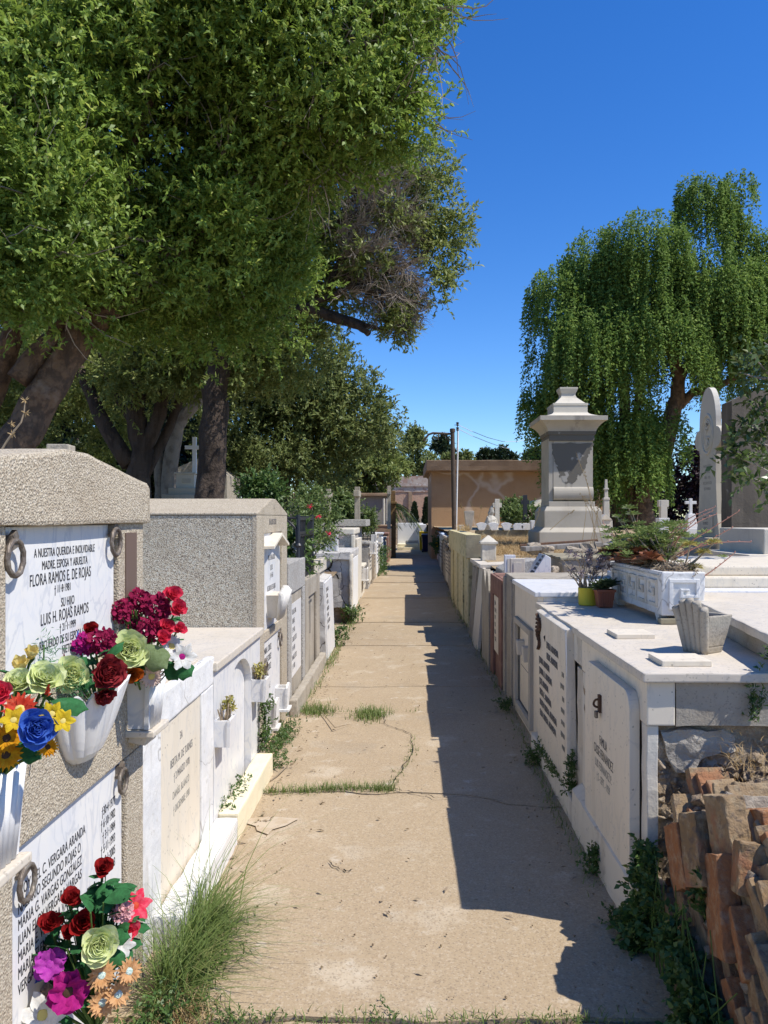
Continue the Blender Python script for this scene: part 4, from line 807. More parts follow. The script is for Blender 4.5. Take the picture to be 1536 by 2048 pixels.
for i in range(150):
    p0 = Vector((random.uniform(1.39, 1.58), random.uniform(4.14, 4.6), 1.262)); d = Vector((random.gauss(0, .5), random.gauss(-.2, .5), 1)); pts = [p0]
    for k in range(4): d = (d+Vector((random.gauss(0, .5), random.gauss(0, .5), random.gauss(-.35, .3)))).normalized(); pts.append(pts[-1]+d*.022)
    b.tube(pts, .0022, 4)
b.build('stems', M['drystem'], s6)
s7 = plant('flower_stalks', 'long arching pink flower stalks fanning out over the planter', 'succulent', (1.48, 4.6, 1.265))
b = MB()
for (u0, v0, um, vm, u1, v1, y0, y1) in ((1322, 1095, 1350, 1040, 1430, 1014, 4.7, 4.5), (1322, 1095, 1352, 1052, 1425, 1022, 4.6, 4.4), (1335, 1110, 1390, 1078, 1478, 1022, 4.6, 4.2), (1330, 1105, 1375, 1045, 1433, 1028, 4.6, 4.5), (1345, 1115, 1410, 1078, 1502, 1084, 4.5, 4.0),
                               (1265, 1115, 1240, 1085, 1206, 1045, 5.0, 5.0), (1268, 1115, 1250, 1095, 1215, 1062, 5.0, 5.0), (1345, 1120, 1400, 1090, 1465, 1055, 4.5, 4.2), (1275, 1100, 1270, 1060, 1276, 1030, 5.0, 5.0), (1340, 1110, 1355, 1070, 1390, 1040, 4.6, 4.4), (1395, 1160, 1430, 1140, 1470, 1105, 4.15, 4.0)):
    A_ = Vector(onY(u0, v0, y0)); B_ = Vector(onY(um, vm, (y0+y1)/2)); C_ = Vector(onY(u1, v1, y1)); pts = []
    for i in range(9):
        t = i/8; pts.append(A_*(1-t)**2+B_*2*t*(1-t)+C_*t*t+(B_-(A_+C_)/2)*.5*t*(1-t)*0)
    b.tube(pts, [.0042-.0022*i/8 for i in range(9)], 5)
    for q in pts[4:]: b.obox(q+Vector((0, 0, .004)), (.005, .005, .007), (.4, .3, .2))
b.build('stalks', M['stalk'], s7)
# slabs further right
rs = thing('tomb', 'raised marble-topped slab at the right edge of the foreground tomb top', 'tomb', (2.1, 3.6, .98))
b = MB(); b.prism([(1.40, 2.83), (3.2, 2.83), (3.2, 4.55), (1.66, 4.55)], 'z', .985, 1.065); b.build('side', M['greycon'], rs, bevel=.006, rough=.003, cell=.08)
b = MB(); b.prism([(1.36, 2.80), (3.2, 2.80), (3.2, 4.6), (1.63, 4.6)], 'z', 1.066, 1.105); b.build('lid', M['marble_old'], rs, bevel=.008, rough=.004, cell=.06)
ws2 = thing('tomb', 'long pale marble tomb slab with rounded steps, behind the planter', 'tomb', (2.8, 5.6, .98))
b = MB(); b.box(1.72, 4.2, 4.75, 6.6, .8, 1.10); b.build('base', M['marble'], ws2, bevel=.01)
b = MB(); b.box(1.80, 4.2, 4.95, 6.5, 1.10, 1.17); b.box(1.86, 4.2, 5.05, 6.4, 1.17, 1.235); b.build('slab', M['marble_cream'], ws2, bevel=.012)
# small capped post etc. behind the right row
cp2 = thing('post', 'small white post with a pyramid cap on the marble-topped tomb', 'post', (1.06, 10.3, .985))
b = MB(); b.box(1.0, 1.19, 10.15, 10.34, .985, 1.215); b.build('shaft', M['whitedirty'], cp2, bevel=.01, rough=.006, cell=.06)
b = MB(); b.box(.98, 1.21, 10.13, 10.36, 1.21, 1.235); b.frus(1.095, 10.245, 1.235, 1.32, .11, .11, .01, .01); b.build('cap', M['stele'], cp2, rough=.004, cell=.05)
for i, (u0, u1, v0, v1, y, lab) in enumerate(((1009, 1031, 1110, 1150, 8.05, 'white marble tablet standing upright, the left of the two behind the red tomb'), (1021, 1050, 1117, 1152, 7.5, 'pale framed marble tablet standing upright, the right of the two behind the red tomb'))):
    a = onY(u0, v1, y); c = onY(u1, v0, y); t = thing('headstone', lab, 'headstone', (a[0], y, a[2]))
    b = MB(); b.box(a[0], c[0], y, y+.06, .85, c[2]); b.build('slab', M['marble' if i == 0 else 'marble_old'], t, bevel=.006)
    b = MB(); b.box(a[0]+.03, c[0]-.03, y-.006, y, a[2]+.03, c[2]-.04); b.build('panel', M['stele'], t)
bk = thing('open_book_stone', 'white marble stone book with grey lettering tilted up on the ground', 'headstone', (1.27, 7.4, .98))
A_, B_, C_, D_ = onY(1052, 1150, 7.3), onY(1085, 1108, 7.6), onY(1095, 1112, 7.5), onY(1063, 1152, 7.2)
b = MB(); b.prism([(1.125, .90), (1.365, .90), (1.365, 1.175), (1.315, 1.205)], 'y', 7.25, 7.6); b.build('slab', M['marble'], bk, bevel=.005)
n_ = Vector((-.305, 0, .19)).normalized()
for i in range(7):
    s_ = Vector((1.145, 7.28, .93))+Vector((.19, 0, .305)).normalized()*(.02+i*.045)+n_*.004
    text('inscription', ('MARIA ROJAS', '1902 1961', 'PEDRO SOTO', '1898 1955', 'ANA SOTO', '1931 1984', 'Q.E.P.D.')[i], .04, M['inkgrey'], bk, s_, (0, 1, 0), (.53, 0, .85), .7, 'LEFT', .002)
cb = thing('concrete_tomb', 'low cracked concrete block tomb in the dry grass below the monument', 'tomb', (2.2, 8.6, .9))
b = MB(); b.box(1.68, 2.9, 8.3, 9.3, .8, 1.10); b.build('block', M['greycon'], cb, bevel=.02, rough=.015, cell=.08)
b = MB(); b.box(1.66, 2.92, 8.28, 9.32, 1.095, 1.125); b.build('lid', M['yellowdark'], cb, bevel=.01, rough=.01, cell=.08)
for i, (u, v, y, s) in enumerate(((1147, 1105, 9.8, .13), (1095, 1100, 10, .11), (1235, 1120, 9.2, .12), (1175, 1098, 10.1, .16), (1105, 1140, 8.2, .08), (1068, 1097, 10.3, .13))):
    q = onY(u, v, y); b = MB(); b.obox((q[0], y, q[2]), (s*1.5, s*1.2, s), (.2, .1, i)); o = b.build('stone', M['stone'], None, bevel=.03, rough=.03, cell=.05)
    tag(o, ('rough boulder under the grey plank', 'broken stone at the left end of the plank', 'broken stone beside the pale green succulents', 'largest rough stone below the monument', 'small stone beside the stone book', 'block of stone holding up the plank end')[i], 'stone', 'loose stones below the monument')
pk = thing('plank', 'long grey weathered plank lying across stones below the monument', 'plank', (2.2, 10.2, 1.13))
A_ = Vector(onY(1046, 1098, 10.2)); B_ = Vector(onY(1200, 1088, 10.4)); b = MB(); d = B_-A_
b.obox((A_+B_)/2, (d.length, .22, .06), (0, -math.atan2(d.z, d.x), math.atan2(d.y, d.x))); b.build('board', M['wood'], pk, bevel=.006)
pk2 = thing('plank', 'short grey plank end to the right of the long plank', 'plank', (3, 10.4, 1.15))
A_ = Vector(onY(1212, 1093, 10.4)); B_ = Vector(onY(1262, 1076, 10.6)); d = B_-A_; b = MB(); b.obox((A_+B_)/2, (d.length, .2, .06), (0, -math.atan2(d.z, d.x), math.atan2(d.y, d.x))); b.build('board', M['wood'], pk2, bevel=.006)
ip = thing('iron_pipe', 'rusty pipe lying behind the long grey plank', 'pipe', (2.2, 10.8, 1.2)); MB().tube([onY(1040, 1093, 10.8), onY(1195, 1083, 10.9)], .035, 8).build('pipe', M['rust'], ip)
# ------------------------------------------------------------------ monument
mo = thing('monument', 'tall grey sandstone monument with a heavy cornice and a rain-stained face', 'monument', (2.75, 13, 1.05))
Ym = 13.0; k_ = Ym/F
def ux(u): return (u-CX)*12.6/F
def vz(v): return EYE+(CY-v)*12.6/F
mx = 2.72; hy = 13.0; MK = .86
def blk(b, hw, v0, v1, hw1=None): hw1 = (hw1 or hw)*MK; hw *= MK; b.frus(mx, hy, vz(v1), vz(v0), hw, hw, hw1, hw1)
b = MB(); blk(b, .66, 1064, 1110); blk(b, .655, 1055, 1064, .55); b.build('plinth', M['monument'], mo, bevel=.008)
b = MB(); blk(b, .545, 1022, 1056); blk(b, .545, 1013, 1022, .49); blk(b, .44, 1003, 1013); b.build('base', M['monument'], mo, bevel=.008)
b = MB(); hw = .41*MK; b.box(mx-hw, mx+hw, hy-hw+.06, hy+hw, vz(1003), vz(880))
prof = []
for i in range(13):      # rolled volute foot of the die
    t = i/12*PI*1.1; prof.append((hy-hw+.015-.055*math.sin(t), vz(987)+.11*math.cos(t)))
pr = [(hy-hw+.065, vz(880)), (hy-hw+.015, vz(880)), (hy-hw+.015, vz(975)), (hy-hw, vz(975))]+prof+[(hy-hw+.065, vz(1001))]
b.prism(pr, 'x', mx-hw+.055, mx+hw-.0); b.box(mx-hw-.02, mx-hw+.05, hy-hw+.02, hy+hw, vz(1003), vz(876)); b.build('die', M['monument'], mo, bevel=.004)
st = [(1100, 886), (1184, 886), (1176, 905), (1168, 935), (1160, 948), (1152, 950), (1150, 962), (1138, 967), (1124, 965), (1116, 950), (1108, 928), (1102, 908)]
fine = []
for i in range(len(st)):
    a_, c_ = st[i], st[(i+1) % len(st)]
    for t in range(7): fine.append((a_[0]+(c_[0]-a_[0])*t/7+random.gauss(0, 1.1), a_[1]+(c_[1]-a_[1])*t/7+random.gauss(0, 1.1)))
b = MB(); b.prism([(ux(u)+.04, vz(v)) for u, v in fine], 'y', hy-hw+.0125, hy-hw+.0145); b.build('rain_stain', M['monstain'], mo)
b = MB(); blk(b, .43, 868, 881); blk(b, .45, 862, 869, .46); b.build('frieze', M['monstain'], mo, bevel=.005)
b = MB()
for i in range(8):
    t0, t1 = i/8, (i+1)/8; f_ = lambda t: (.46+.15*(t**1.6))*MK
    b.frus(mx, hy, vz(862)+(vz(842)-vz(862))*t0, vz(862)+(vz(842)-vz(862))*t1, f_(t0), f_(t0), f_(t1), f_(t1))
blk(b, .635, 833, 842); b.build('cornice', M['monument'], mo)
b = MB()
for i in range(8):
    t0, t1 = i/8, (i+1)/8; f_ = lambda t: (.60-.27*(math.sin(t*PI/2)**.75))*MK
    b.frus(mx, hy, vz(833)+(vz(822)-vz(833))*t0, vz(833)+(vz(822)-vz(833))*t1, f_(t0), f_(t0), f_(t1), f_(t1))
blk(b, .325, 808, 822); blk(b, .335, 804, 808); b.build('roof', M['stele'], mo)
b = MB()
fp_ = [(.30, 804), (.235, 798), (.155, 790), (.135, 785), (.135, 782), (.16, 776), (.175, 772), (.175, 769)]
for (a, v0), (c_, v1) in zip(fp_[:-1], fp_[1:]): b.frus(mx, hy, vz(v0), vz(v1), a*MK, a*MK, c_*MK, c_*MK)
b.tube([(mx, hy, vz(769)), (mx, hy, vz(764))], .004, 5); b.build('finial', M['stele'], mo)
# ------------------------------------------------------------------ stele, dark slab, crosses to the right
se = thing('stele', 'tall pale stone stele with rounded head and carved medallion, faces the path', 'headstone', (4.0, 10.2, 1.2))
yc = 10.22; zt = 3.28
def sty(half, z): return [(yc-half, z), (yc+half, z)]
pf = [(yc-.33, 1.30), (yc-.30, 1.45), (yc-.265, 1.60), (yc-.235, 2.0), (yc-.225, 2.38), (yc-.24, 2.45)]
def lobe(cy, cz, r, a0, a1, n=8): return [(cy+r*math.cos(a0+(a1-a0)*i/n), cz+r*math.sin(a0+(a1-a0)*i/n)) for i in range(n+1)]
lp = pf+lobe(yc-.24, 2.60, .14, -PI/2, -3*PI/2)+[(yc-.235, 2.80)]+[(yc-.235*math.cos(PI/2*i/10), 2.80+.48*math.sin(PI/2*i/10)) for i in range(1, 11)]
rp = [(2*yc-y, z) for y, z in lp[::-1]][1:]
b = MB(); b.prism([(yc+(y-yc)*1.17, z) for y, z in lp+rp], 'x', 4.0, 4.075); b.build('slab', M['stele'], se, bevel=.006)
md = MB(); 
for R_, th in ((.205, .014), (.15, .010)):
    vs_ = []; n = 28
    for i in range(n):
        t = 2*PI*i/n
        for rr, xx in ((R_, 3.999), (R_*.97, 3.999-th), (R_*.88, 3.999-th), (R_*.85, 3.999)): vs_.append((xx, yc+rr*math.cos(t), 2.66+rr*1.35*math.sin(t)))
    fs_ = []
    for i in range(n):
        for j in range(3): fs_.append((i*4+j, ((i+1) % n)*4+j, ((i+1) % n)*4+j+1, i*4+j+1))
    md.add(vs_, fs_)
for i in range(7):
    a = PI*.5+(i-3)*.5; md.tube([(3.996, yc, 2.62), (3.99, yc+.05*math.cos(a), 2.62-.10*abs(math.sin(a))), (3.996, yc+.09*math.cos(a), 2.62-.17*abs(math.sin(a)))], [.012, .014, .006], 6)
for i in range(6): md.obox((3.995, yc+random.uniform(-.07, .07), 2.70+random.uniform(-.02, .12)), (.02, .05, .04), (i, 0, 0))
md.build('medallion', M['stele'], se)
for i, s in enumerate(('MARIA ELENA', 'ROMERO', '1886 - 1921', 'RECUERDO DE', 'SU FAMILIA')): text('inscription', s, .055, M['inkfade'], se, (4.0, yc, 2.22-i*.075), LT, UP, .8, 'CENTER', .001)
b = MB(); b.box(3.975, 3.999, yc-.22, yc+.22, 1.36, 1.60); pq = b.build('plaque', M['marble_old'], se)
for i, s in enumerate(('FAMILIA', 'ROMERO', 'DIAZ')): text('inscription', s, .06, M['inkgrey'], pq, (3.975, yc, 1.53-i*.07), LT, UP, .7, 'CENTER', .001)
b = MB(); b.box(3.84, 4.22, yc-.45, yc+.45, .9, 1.30); b.build('base', M['monument'], se, bevel=.03)
ds = thing('concrete_slab', 'tall dark streaked concrete slab wall at the right edge, behind leafy branches', 'wall', (4.6, 8.9, 1))
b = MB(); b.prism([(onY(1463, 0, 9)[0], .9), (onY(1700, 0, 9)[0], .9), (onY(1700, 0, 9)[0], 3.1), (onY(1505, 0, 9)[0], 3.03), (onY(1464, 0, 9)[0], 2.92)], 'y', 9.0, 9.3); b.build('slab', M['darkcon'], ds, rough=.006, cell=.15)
wb = thing('tomb', 'pale stepped tomb corner at the extreme right, before the dark slab', 'tomb', (3.6, 7.2, 1)); 
MB().box(onY(1528, 0, 7)[0], 5.0, 7.0, 8, .9, 1.45).build('block', M['stele'], wb, bevel=.01); MB().box(onY(1498, 0, 6.9)[0], 5.0, 6.9, 8.1, .9, 1.22).build('step', M['marble_cream'], wb, bevel=.01)
def up_cross(u, v0, v1, y, w, lab, m='stele', ped=True, af=1.9):
    x = onY(u, 0, y)[0]; z1 = onY(u, v0, y)[2]; z0 = onY(u, v1, y)[2]; h = z1-z0
    t = thing('stone_cross', lab, 'cross', (x, y, z0), 'small crosses beyond the right tombs')
    b = MB(); b.box(x-w/2, x+w/2, y-w/2, y+w/2, z0, z1); b.box(x-w*af, x+w*af, y-w*.45, y+w*.45, z0+h*.66, z0+h*.66+w); b.build('cross', M[m], t, bevel=.006)
    if ped: b = MB(); b.frus(x, y, z0-.22, z0+.02, w*1.9, w*1.9, w*1.2, w*1.2); b.frus(x, y, z0-.7, z0-.22, w*2.4, w*2.4, w*2.2, w*2.2); b.build('pedestal', M[m], t, bevel=.01)
up_cross(1381, 997, 1030, 13, .05, 'small white stone cross on a pedestal left of the stele', 'whiteclean')
up_cross(1326, 1000, 1040, 14, .12, 'plain pale stone post cross below the purple tree', 'stele', False, .75)
up_cross(1050, 990, 1045, 17, .09, 'dark narrow cross in front of the green shrub', 'iron', False, 1.0)
up_cross(994, 998, 1048, 17, .10, 'white stone cross in front of the ochre building', 'whitedirty', False, 1.0)
b = MB(); x0 = onY(1445, 0, 12)[0]; b.hull8([(x0, 12, 1), (x0+.5, 12, 1), (x0+.5, 12.2, 1), (x0, 12.2, 1)], [(x0+.1, 12, 2.0), (x0+.5, 12, 2.3), (x0+.5, 12.2, 2.3), (x0+.1, 12.2, 2.0)]); tag(b.build('headstone', M['stele'], None, bevel=.02), 'pale sloping headstone half hidden behind the stele', 'headstone')
MBX = MB(); MBX.frus(onY(1325, 0, 12)[0], 12, 1.15, 1.55, .055, .055, .085, .085); o = MBX.build('flower_vase', M['whiteclean'], None, bevel=.008); tag(o, 'white tapered flower vase behind the succulents', 'vase')
# spire-like carved post right of the monument
gp = thing('carved_post', 'slim carved stone pinnacle just right of the monument', 'headstone', (4, 15.5, 1.2)); x0 = onY(1212, 0, 15)[0]
b = MB()
for (a, z0, z1, c_) in ((.11, 1.1, 1.5, .10), (.06, 1.5, 1.95, .05), (.035, 1.95, 2.3, .022), (.06, 1.9, 1.94, .06), (.045, 2.1, 2.13, .045)): b.frus(x0, 15, z0, z1, a, a, c_, c_)
b.build('pinnacle', M['stele'], gp, bevel=.006)
o = MB(); o.box(onY(1200, 0, 14)[0], onY(1222, 0, 14)[0], 14, 14.2, 1.1, 1.52); o.prism([(onY(1198, 0, 14)[0], 1.52), (onY(1224, 0, 14)[0], 1.52), (onY(1211, 0, 14)[0], 1.62)], 'y', 13.98, 14.22); tag(o.build('headstone', M['marble_cream']), 'little gabled white headstone right of the monument', 'headstone')
# low wall with white marble vases below the ochre building
lw = MB(); lw.box(1.45, 4.2, 15.9, 16.2, .9, 1.30); tag(lw.build('low_wall', M['yellowdark'], None, bevel=.02, rough=.015, cell=.1), 'low tan kerb wall carrying the row of white marble vases', 'wall')
def fan_vase(u, lab, y=15.9, w=.155, h=.155, flat=False):
    x = onY(u, 0, y)[0]; z = 1.30; t = thing('marble_vase', lab, 'vase', (x, y, z), 'white marble vases in a row on the low wall')
    pf = [(x-w*.36, z), (x+w*.36, z), (x+w*.72, z+h*.8)]+[(x+w*.72-(w*1.44)*i/10, z+h*.8+h*.22*math.sin(PI*i/10)) for i in range(1, 10)]+[(x-w*.72, z+h*.8)]
    b = MB(); b.prism(pf, 'y', y-.04, y+.1); b.build('body', M['marble'], t, bevel=.006)
    b = MB(); b.box(x-w*.3, x+w*.3, y-.02, y+.08, z-.012, z+.004); b.build('foot', M['marble'], t)
for u, l in ((963, 'leftmost fan-shaped white marble vase of the row'), (987, 'second fan-shaped white marble vase from the left in the row'), (1013, 'third fan-shaped white marble vase, left of the twin vase')): fan_vase(u, l)
t = thing('marble_vase', 'wide twin-lobed white marble vase at the end of the row', 'vase', (2.4, 15.9, 1.3), 'white marble vases in a row on the low wall')
b = MB()
for u in (1036, 1052): x = onY(u, 0, 15.9)[0]; b.prism([(x-.085, 1.30), (x+.085, 1.30), (x+.11, 1.38), (x+.06, 1.44), (x-.06, 1.44), (x-.11, 1.38)], 'y', 15.86, 15.98)
b.build('body', M['marble'], t, bevel=.008)
x = onY(1069, 0, 15.7)[0]; o = MB(); o.frus(x, 15.7, 1.22, 1.50, .07, .07, .09, .09); tag(o.build('marble_vase', M['whiteclean'], None, bevel=.01), 'plain white vase tucked against the monument base', 'vase', 'white marble vases in a row on the low wall')
for u, v0, v1, y, l in ((922, 1050, 1062, 14.6, 'small white square vase with dry flowers on the yellow tomb end'), (938, 1022, 1046, 17.5, 'chipped pale vase standing before the ochre wall')):
    a = onY(u, v1, y); c_ = onY(u, v0, y); h = c_[2]-a[2]; o = MB(); o.frus(a[0], y, a[2]-.15, c_[2], h*.22, h*.22, h*.42, h*.42); tag(o.build('flower_vase', M['marble_old'], None, bevel=.006, rough=.004, cell=.05), l, 'vase')
kn = MB(); x = onY(983, 0, 17)[0]; kn.lathe((x, 17, 1.25), [(.15, 0), (.16, .15), (.12, .28), (.09, .34), (.05, .36), (.075, .42), (.06, .5), (.02, .56)], 12, 1, .8); tag(kn.build('statue', M['stele'], None, rough=.03, cell=.06), 'small eroded kneeling stone figure before the ochre building', 'statue')
cg = thing('gabled_tomb', 'low cream gabled tomb left of the monument', 'tomb', (3.1, 20, 1.2)); x0, x1 = onY(1050, 0, 20)[0], onY(1110, 0, 20)[0]
b = MB(); b.prism([(x0, 1.1), (x1, 1.1), (x1, 1.72), ((x0+x1)/2+.1, 2.05), (x0, 1.68)], 'y', 20, 22); b.build('body', M['creampaint'], cg, bevel=.02)
# ------------------------------------------------------------------ buildings at the end of the path
ob = thing('building', 'ochre stucco flat-roofed building with white crack lines and a plain cornice', 'building', (5, 34, 0))
b = MB(); b.box(.96, 9.0, 29, 33.6, -.05, 3.27); b.build('wall', M['ochre'], ob)
b = MB(); b.box(.91, 9.1, 28.94, 33.7, 3.27, 3.33); b.prism([(28.66, 3.31), (28.6, 3.70), (33.8, 3.70), (33.8, 3.31)], 'x', .75, 9.2); b.build('cornice', M['ochretrim'], ob, bevel=.02, rough=.01, cell=.4)
M['brickwall'] = mat('mortared_brick_wall', (.50, .31, .21), [('n', 1.2, 5, .42, .66, (.42, .30, .22), .8), ('n', 5, 6, .55, .7, (.28, .22, .18), .6), ('d', 1.5, 4, .6, .72, (.2, .15, .12), .5)], .94, [('n', 8, 6, .03, .7)])
bb = thing('brick_wall', 'pale brick boundary wall with a peeling plaster band, end of the path', 'wall', (.5, 44, 0))
b = MB(); b.box(-4, 2.5, 44, 44.5, 1.6, 3.05); b.build('brickwork', M['brickwall'], bb, rough=.012, cell=.25)
b = MB(); b.box(-4, 2.5, 43.95, 44.5, -.05, 1.6); b.build('stone_base', M['rubble'], bb, rough=.03, cell=.25)
b = MB(); b.box(-4, 2.5, 43.9, 44.5, 3.35, 3.95); b.box(-4, 2.5, 43.96, 44.5, 3.05, 3.35); b.build('plaster_band', mat('peeling_plaster', (.46, .38, .31), [('n', 2.5, 6, .45, .6, (.34, .2, .15), .8), ('n', 6, 5, .58, .68, (.6, .56, .5), .8)], .93), bb, rough=.015, cell=.25)
b = MB(); b.box(.15, .35, 43.88, 44, -.05, 3.05); b.build('pier', M['ochretrim'], bb)
wt = thing('white_tomb', 'bright white tomb with a bench-like base at the far end of the path', 'tomb', (.2, 38, 0))
b = MB(); b.box(-.42, .86, 38.6, 39.4, .0, 1.30); b.build('back', M['whiteclean'], wt, bevel=.02)
b = MB(); b.box(.64, .98, 37.0, 38.6, .0, 1.24); b.build('side_pier', M['whiteclean'], wt, bevel=.02)
b = MB(); b.box(-.42, .62, 37.4, 38.6, 0, .28); b.box(-.42, .62, 37.1, 37.4, 0, .14); b.build('steps', M['creampaint'], wt, bevel=.01)
b = MB(); b.tube([(0, 37.6, .42), (.6, 37.6, .42)], .02, 6); b.tube([(0, 37.6, .34), (.6, 37.6, .34)], .02, 6); b.tube([(0, 37.6, .28), (0, 37.6, .42)], .02, 6); b.build('rail', M['iron'], wt)
bn = thing('wheelie_bin', 'dark blue plastic wheelie bin at the corner of the ochre building', 'bin', (.95, 34.5, 0))
b = MB(); b.frus(.92, 34.6, .05, .78, .17, .2, .21, .25); b.build('body', M['binblue'], bn, bevel=.02); MB().obox((.92, 34.6, .80), (.44, .54, .05), (.08, 0, 0)).build('lid', M['binblue'], bn, bevel=.015)
for s in (-1, 1): b = MB(); b.tube([(.92+s*.15, 34.82, .08), (.92+s*.21, 34.82, .08)], .08, 12); b.build('wheel', M['iron'], bn)
b2 = thing('wheelie_bin', 'yellow bin half hidden behind the dark blue bin', 'bin', (.8, 35.6, 0))
b = MB(); b.frus(.80, 35.6, .05, .88, .17, .2, .2, .24); b.build('body', M['binyellow'], b2, bevel=.02); MB().obox((.80, 35.6, .90), (.42, .5, .05)).build('lid', M['binyellow'], b2, bevel=.015)
# ------------------------------------------------------------------ lamp post and pole with wires
lp_ = thing('lamp_post', 'brown steel lamp post with a curved swan-neck arm and no lamp', 'lamp post', (1.25, 20, 1.2))
A_ = onY(909, 1065, 20); B_ = onY(905, 857, 20)
b = MB(); b.tube([(A_[0], 20, .9), (B_[0], 20, B_[2]-.1)], [.062, .055], 12); b.lathe((B_[0], 20, B_[2]-.1), [(.06, 0), (.07, .01), (.07, .09), (.05, .1)], 12); b.build('pole', M['pole'], lp_, smooth=False)
pts = [onY(u, v, 20) for u, v in ((904, 868), (885, 867), (866, 866), (857, 869), (851, 877), (848, 882))]; b = MB(); b.tube(pts, .028, 8); b.build('arm', M['pole'], lp_)
pts = [onY(u, v, 20) for u, v in ((898, 883), (893, 875), (885, 869), (876, 867), (868, 869), (865, 875))]; b = MB(); b.tube(pts, .014, 6); b.tube([onY(u, v, 20) for u, v in ((872, 878), (874, 874), (877, 876), (876, 880))], .012, 6); b.build('scroll', M['pole'], lp_)
wp_ = thing('utility_pole', 'thin leaning white pipe with insulators beside the lamp post', 'pole', (1.4, 20, 1.2))
A_ = onY(912, 1065, 20.2); B_ = onY(916, 862, 20.2); b = MB(); b.tube([(A_[0], 20.2, .9), B_], .022, 8); b.build('pipe', M['whiteclean'], wp_)
for v in (848, 858): c_ = onY(915, v, 20.2); MB().lathe((c_[0], 20.2, c_[2]-.05), [(.02, 0), (.04, .02), (.025, .05), (.045, .08), (.02, .1)], 10).build('insulator', M['iron'], wp_)
b = MB(); b.tube([onY(915, 846, 20.2), onY(915, 866, 20.2)], .01, 6); b.tube([onY(909, 850, 20.1), onY(916, 850, 20.2)], .008, 5); b.build('bracket', M['iron'], wp_)
for lab, px in (('upper sagging overhead wire running to the weeping tree', [(917, 850), (940, 861), (975, 875), (1005, 883), (1035, 883), (1065, 876)]), ('lower sagging overhead wire running behind the ochre building', [(917, 858), (945, 872), (975, 884), (1000, 893), (1020, 898)])):
    o = MB().tube([onY(u, v, 20.2+i*1.5) for i, (u, v) in enumerate(px)], .0085, 5).build('overhead_wire', M['wire']); tag(o, lab, 'wire', 'overhead wires')
# ------------------------------------------------------------------ ruined brick end wall, right foreground
rw = thing('ruined_wall', 'collapsed wall of tilted old bricks and mortar at the right foreground corner', 'wall', (1.15, 2.2, 0))
b = MB(); vs = []; fs = []; nx, ny = 16, 22
for j in range(ny+1):
    for i in range(nx+1):
        y = 1.2+1.58*j/ny; x = .985+.9*i/nx; h = .50+.24*min(1, i/8)
        vs.append((x, y, h*(.94+.12*noise.noise(Vector((x*4, y*4, 0))))))
for j in range(ny):
    for i in range(nx): a = j*(nx+1)+i; fs.append((a, a+1, a+nx+2, a+nx+1))
n0 = len(vs)
for j in range(ny+1): vs.append((.95, 1.2+1.58*j/ny, -.05))
for j in range(ny): fs.append((n0+j, j*(nx+1), (j+1)*(nx+1), n0+j+1))
n1 = len(vs)
for i in range(nx+1): vs.append((.985+.9*i/nx, 2.78, -.05))
for i in range(nx): fs.append((ny*(nx+1)+i, ny*(nx+1)+i+1, n1+i+1, n1+i))
b.add(vs, fs); b.build('mortar_core', M['rubble'], rw, rough=.03, cell=.05, nscale=8)
random.seed(11)
cnt = 0
for row in range(6):
    z = .05+row*.104; y = 1.50+random.uniform(0, .1)
    while y < 2.74:
        w = random.choice((.03, .034, .04, .05)); L_ = random.uniform(.17, .27)
        if random.random() < .90:
            x = .955+.014*row+random.uniform(-.02, .035); til = -.78+random.uniform(-.22, .22)
            if row == 5: x += .05
            mt = M['brickred'] if random.random() < .12 else M['brick']
            bb_ = MB(); bb_.obox((x, y, z+random.uniform(-.01, .01)), (random.uniform(.08, .13), w, L_*.85), (til, random.uniform(-.08, .08), random.uniform(-.12, .12)))
            bb_.build('brick', mt, rw, bevel=.004, rough=.0035, cell=.018, nscale=40)
        y += w*1.42
for i, (u, v, y, sz) in enumerate(((1345, 1695, 2.55, (.05, .14, .2)), (1378, 1680, 2.45, (.06, .1, .22)), (1440, 1660, 2.35, (.07, .12, .26)), (1475, 1640, 2.45, (.14, .07, .2)), (1425, 1790, 2.3, (.06, .2, .28)), (1500, 1720, 2.2, (.14, .09, .14)), (1500, 1580, 2.6, (.2, .16, .08)), (1385, 1640, 2.6, (.1, .12, .09)), (1520, 1640, 2.35, (.1, .1, .12)), (1515, 1800, 2.15, (.07, .2, .22)), (1410, 1620, 2.7, (.12, .12, .07)))):
    q = onY(u, v, y); bb_ = MB(); bb_.obox((q[0]+.03, y, q[2]-.03), sz, (-.5+.1*(i % 3), .1*(i % 2), .2*math.sin(i)))
    bb_.build('brick', (M['brickred'], M['brick'], M['brick'], M['stone'])[i % 4], rw, bevel=.005, rough=.005, cell=.02, nscale=34)
b = MB()
for i in range(170):
    y = random.uniform(1.5, 2.78); z = random.uniform(.0, .58); s_ = random.uniform(.010, .028); b.obox((.925+.014*z/.1+random.uniform(-.03, .03), y, z), (s_*1.3, s_*1.6, s_), (random.uniform(-1, 1), random.uniform(-1, 1), random.uniform(-1, 1)))
b.build('mortar_lumps', M['rubble'], rw, bevel=.004, rough=.008, cell=.02, nscale=30, smooth=True)['kind'] = 'stuff'
b = MB()
for i in range(260):
    u = random.uniform(1318, 1536); v = random.uniform(1470, 1660); q = onY(u, v, 2.86); s_ = random.uniform(.008, .03); b.obox((q[0], 2.874+random.uniform(-.008, .015), q[2]), (s_*1.5, s_, s_), (random.uniform(-1, 1), random.uniform(-1, 1), random.uniform(-1, 1)))
b.build('rubble_crumbs', M['rubble'], r1, bevel=.004, rough=.006, cell=.02, nscale=30, smooth=True)['kind'] = 'stuff'
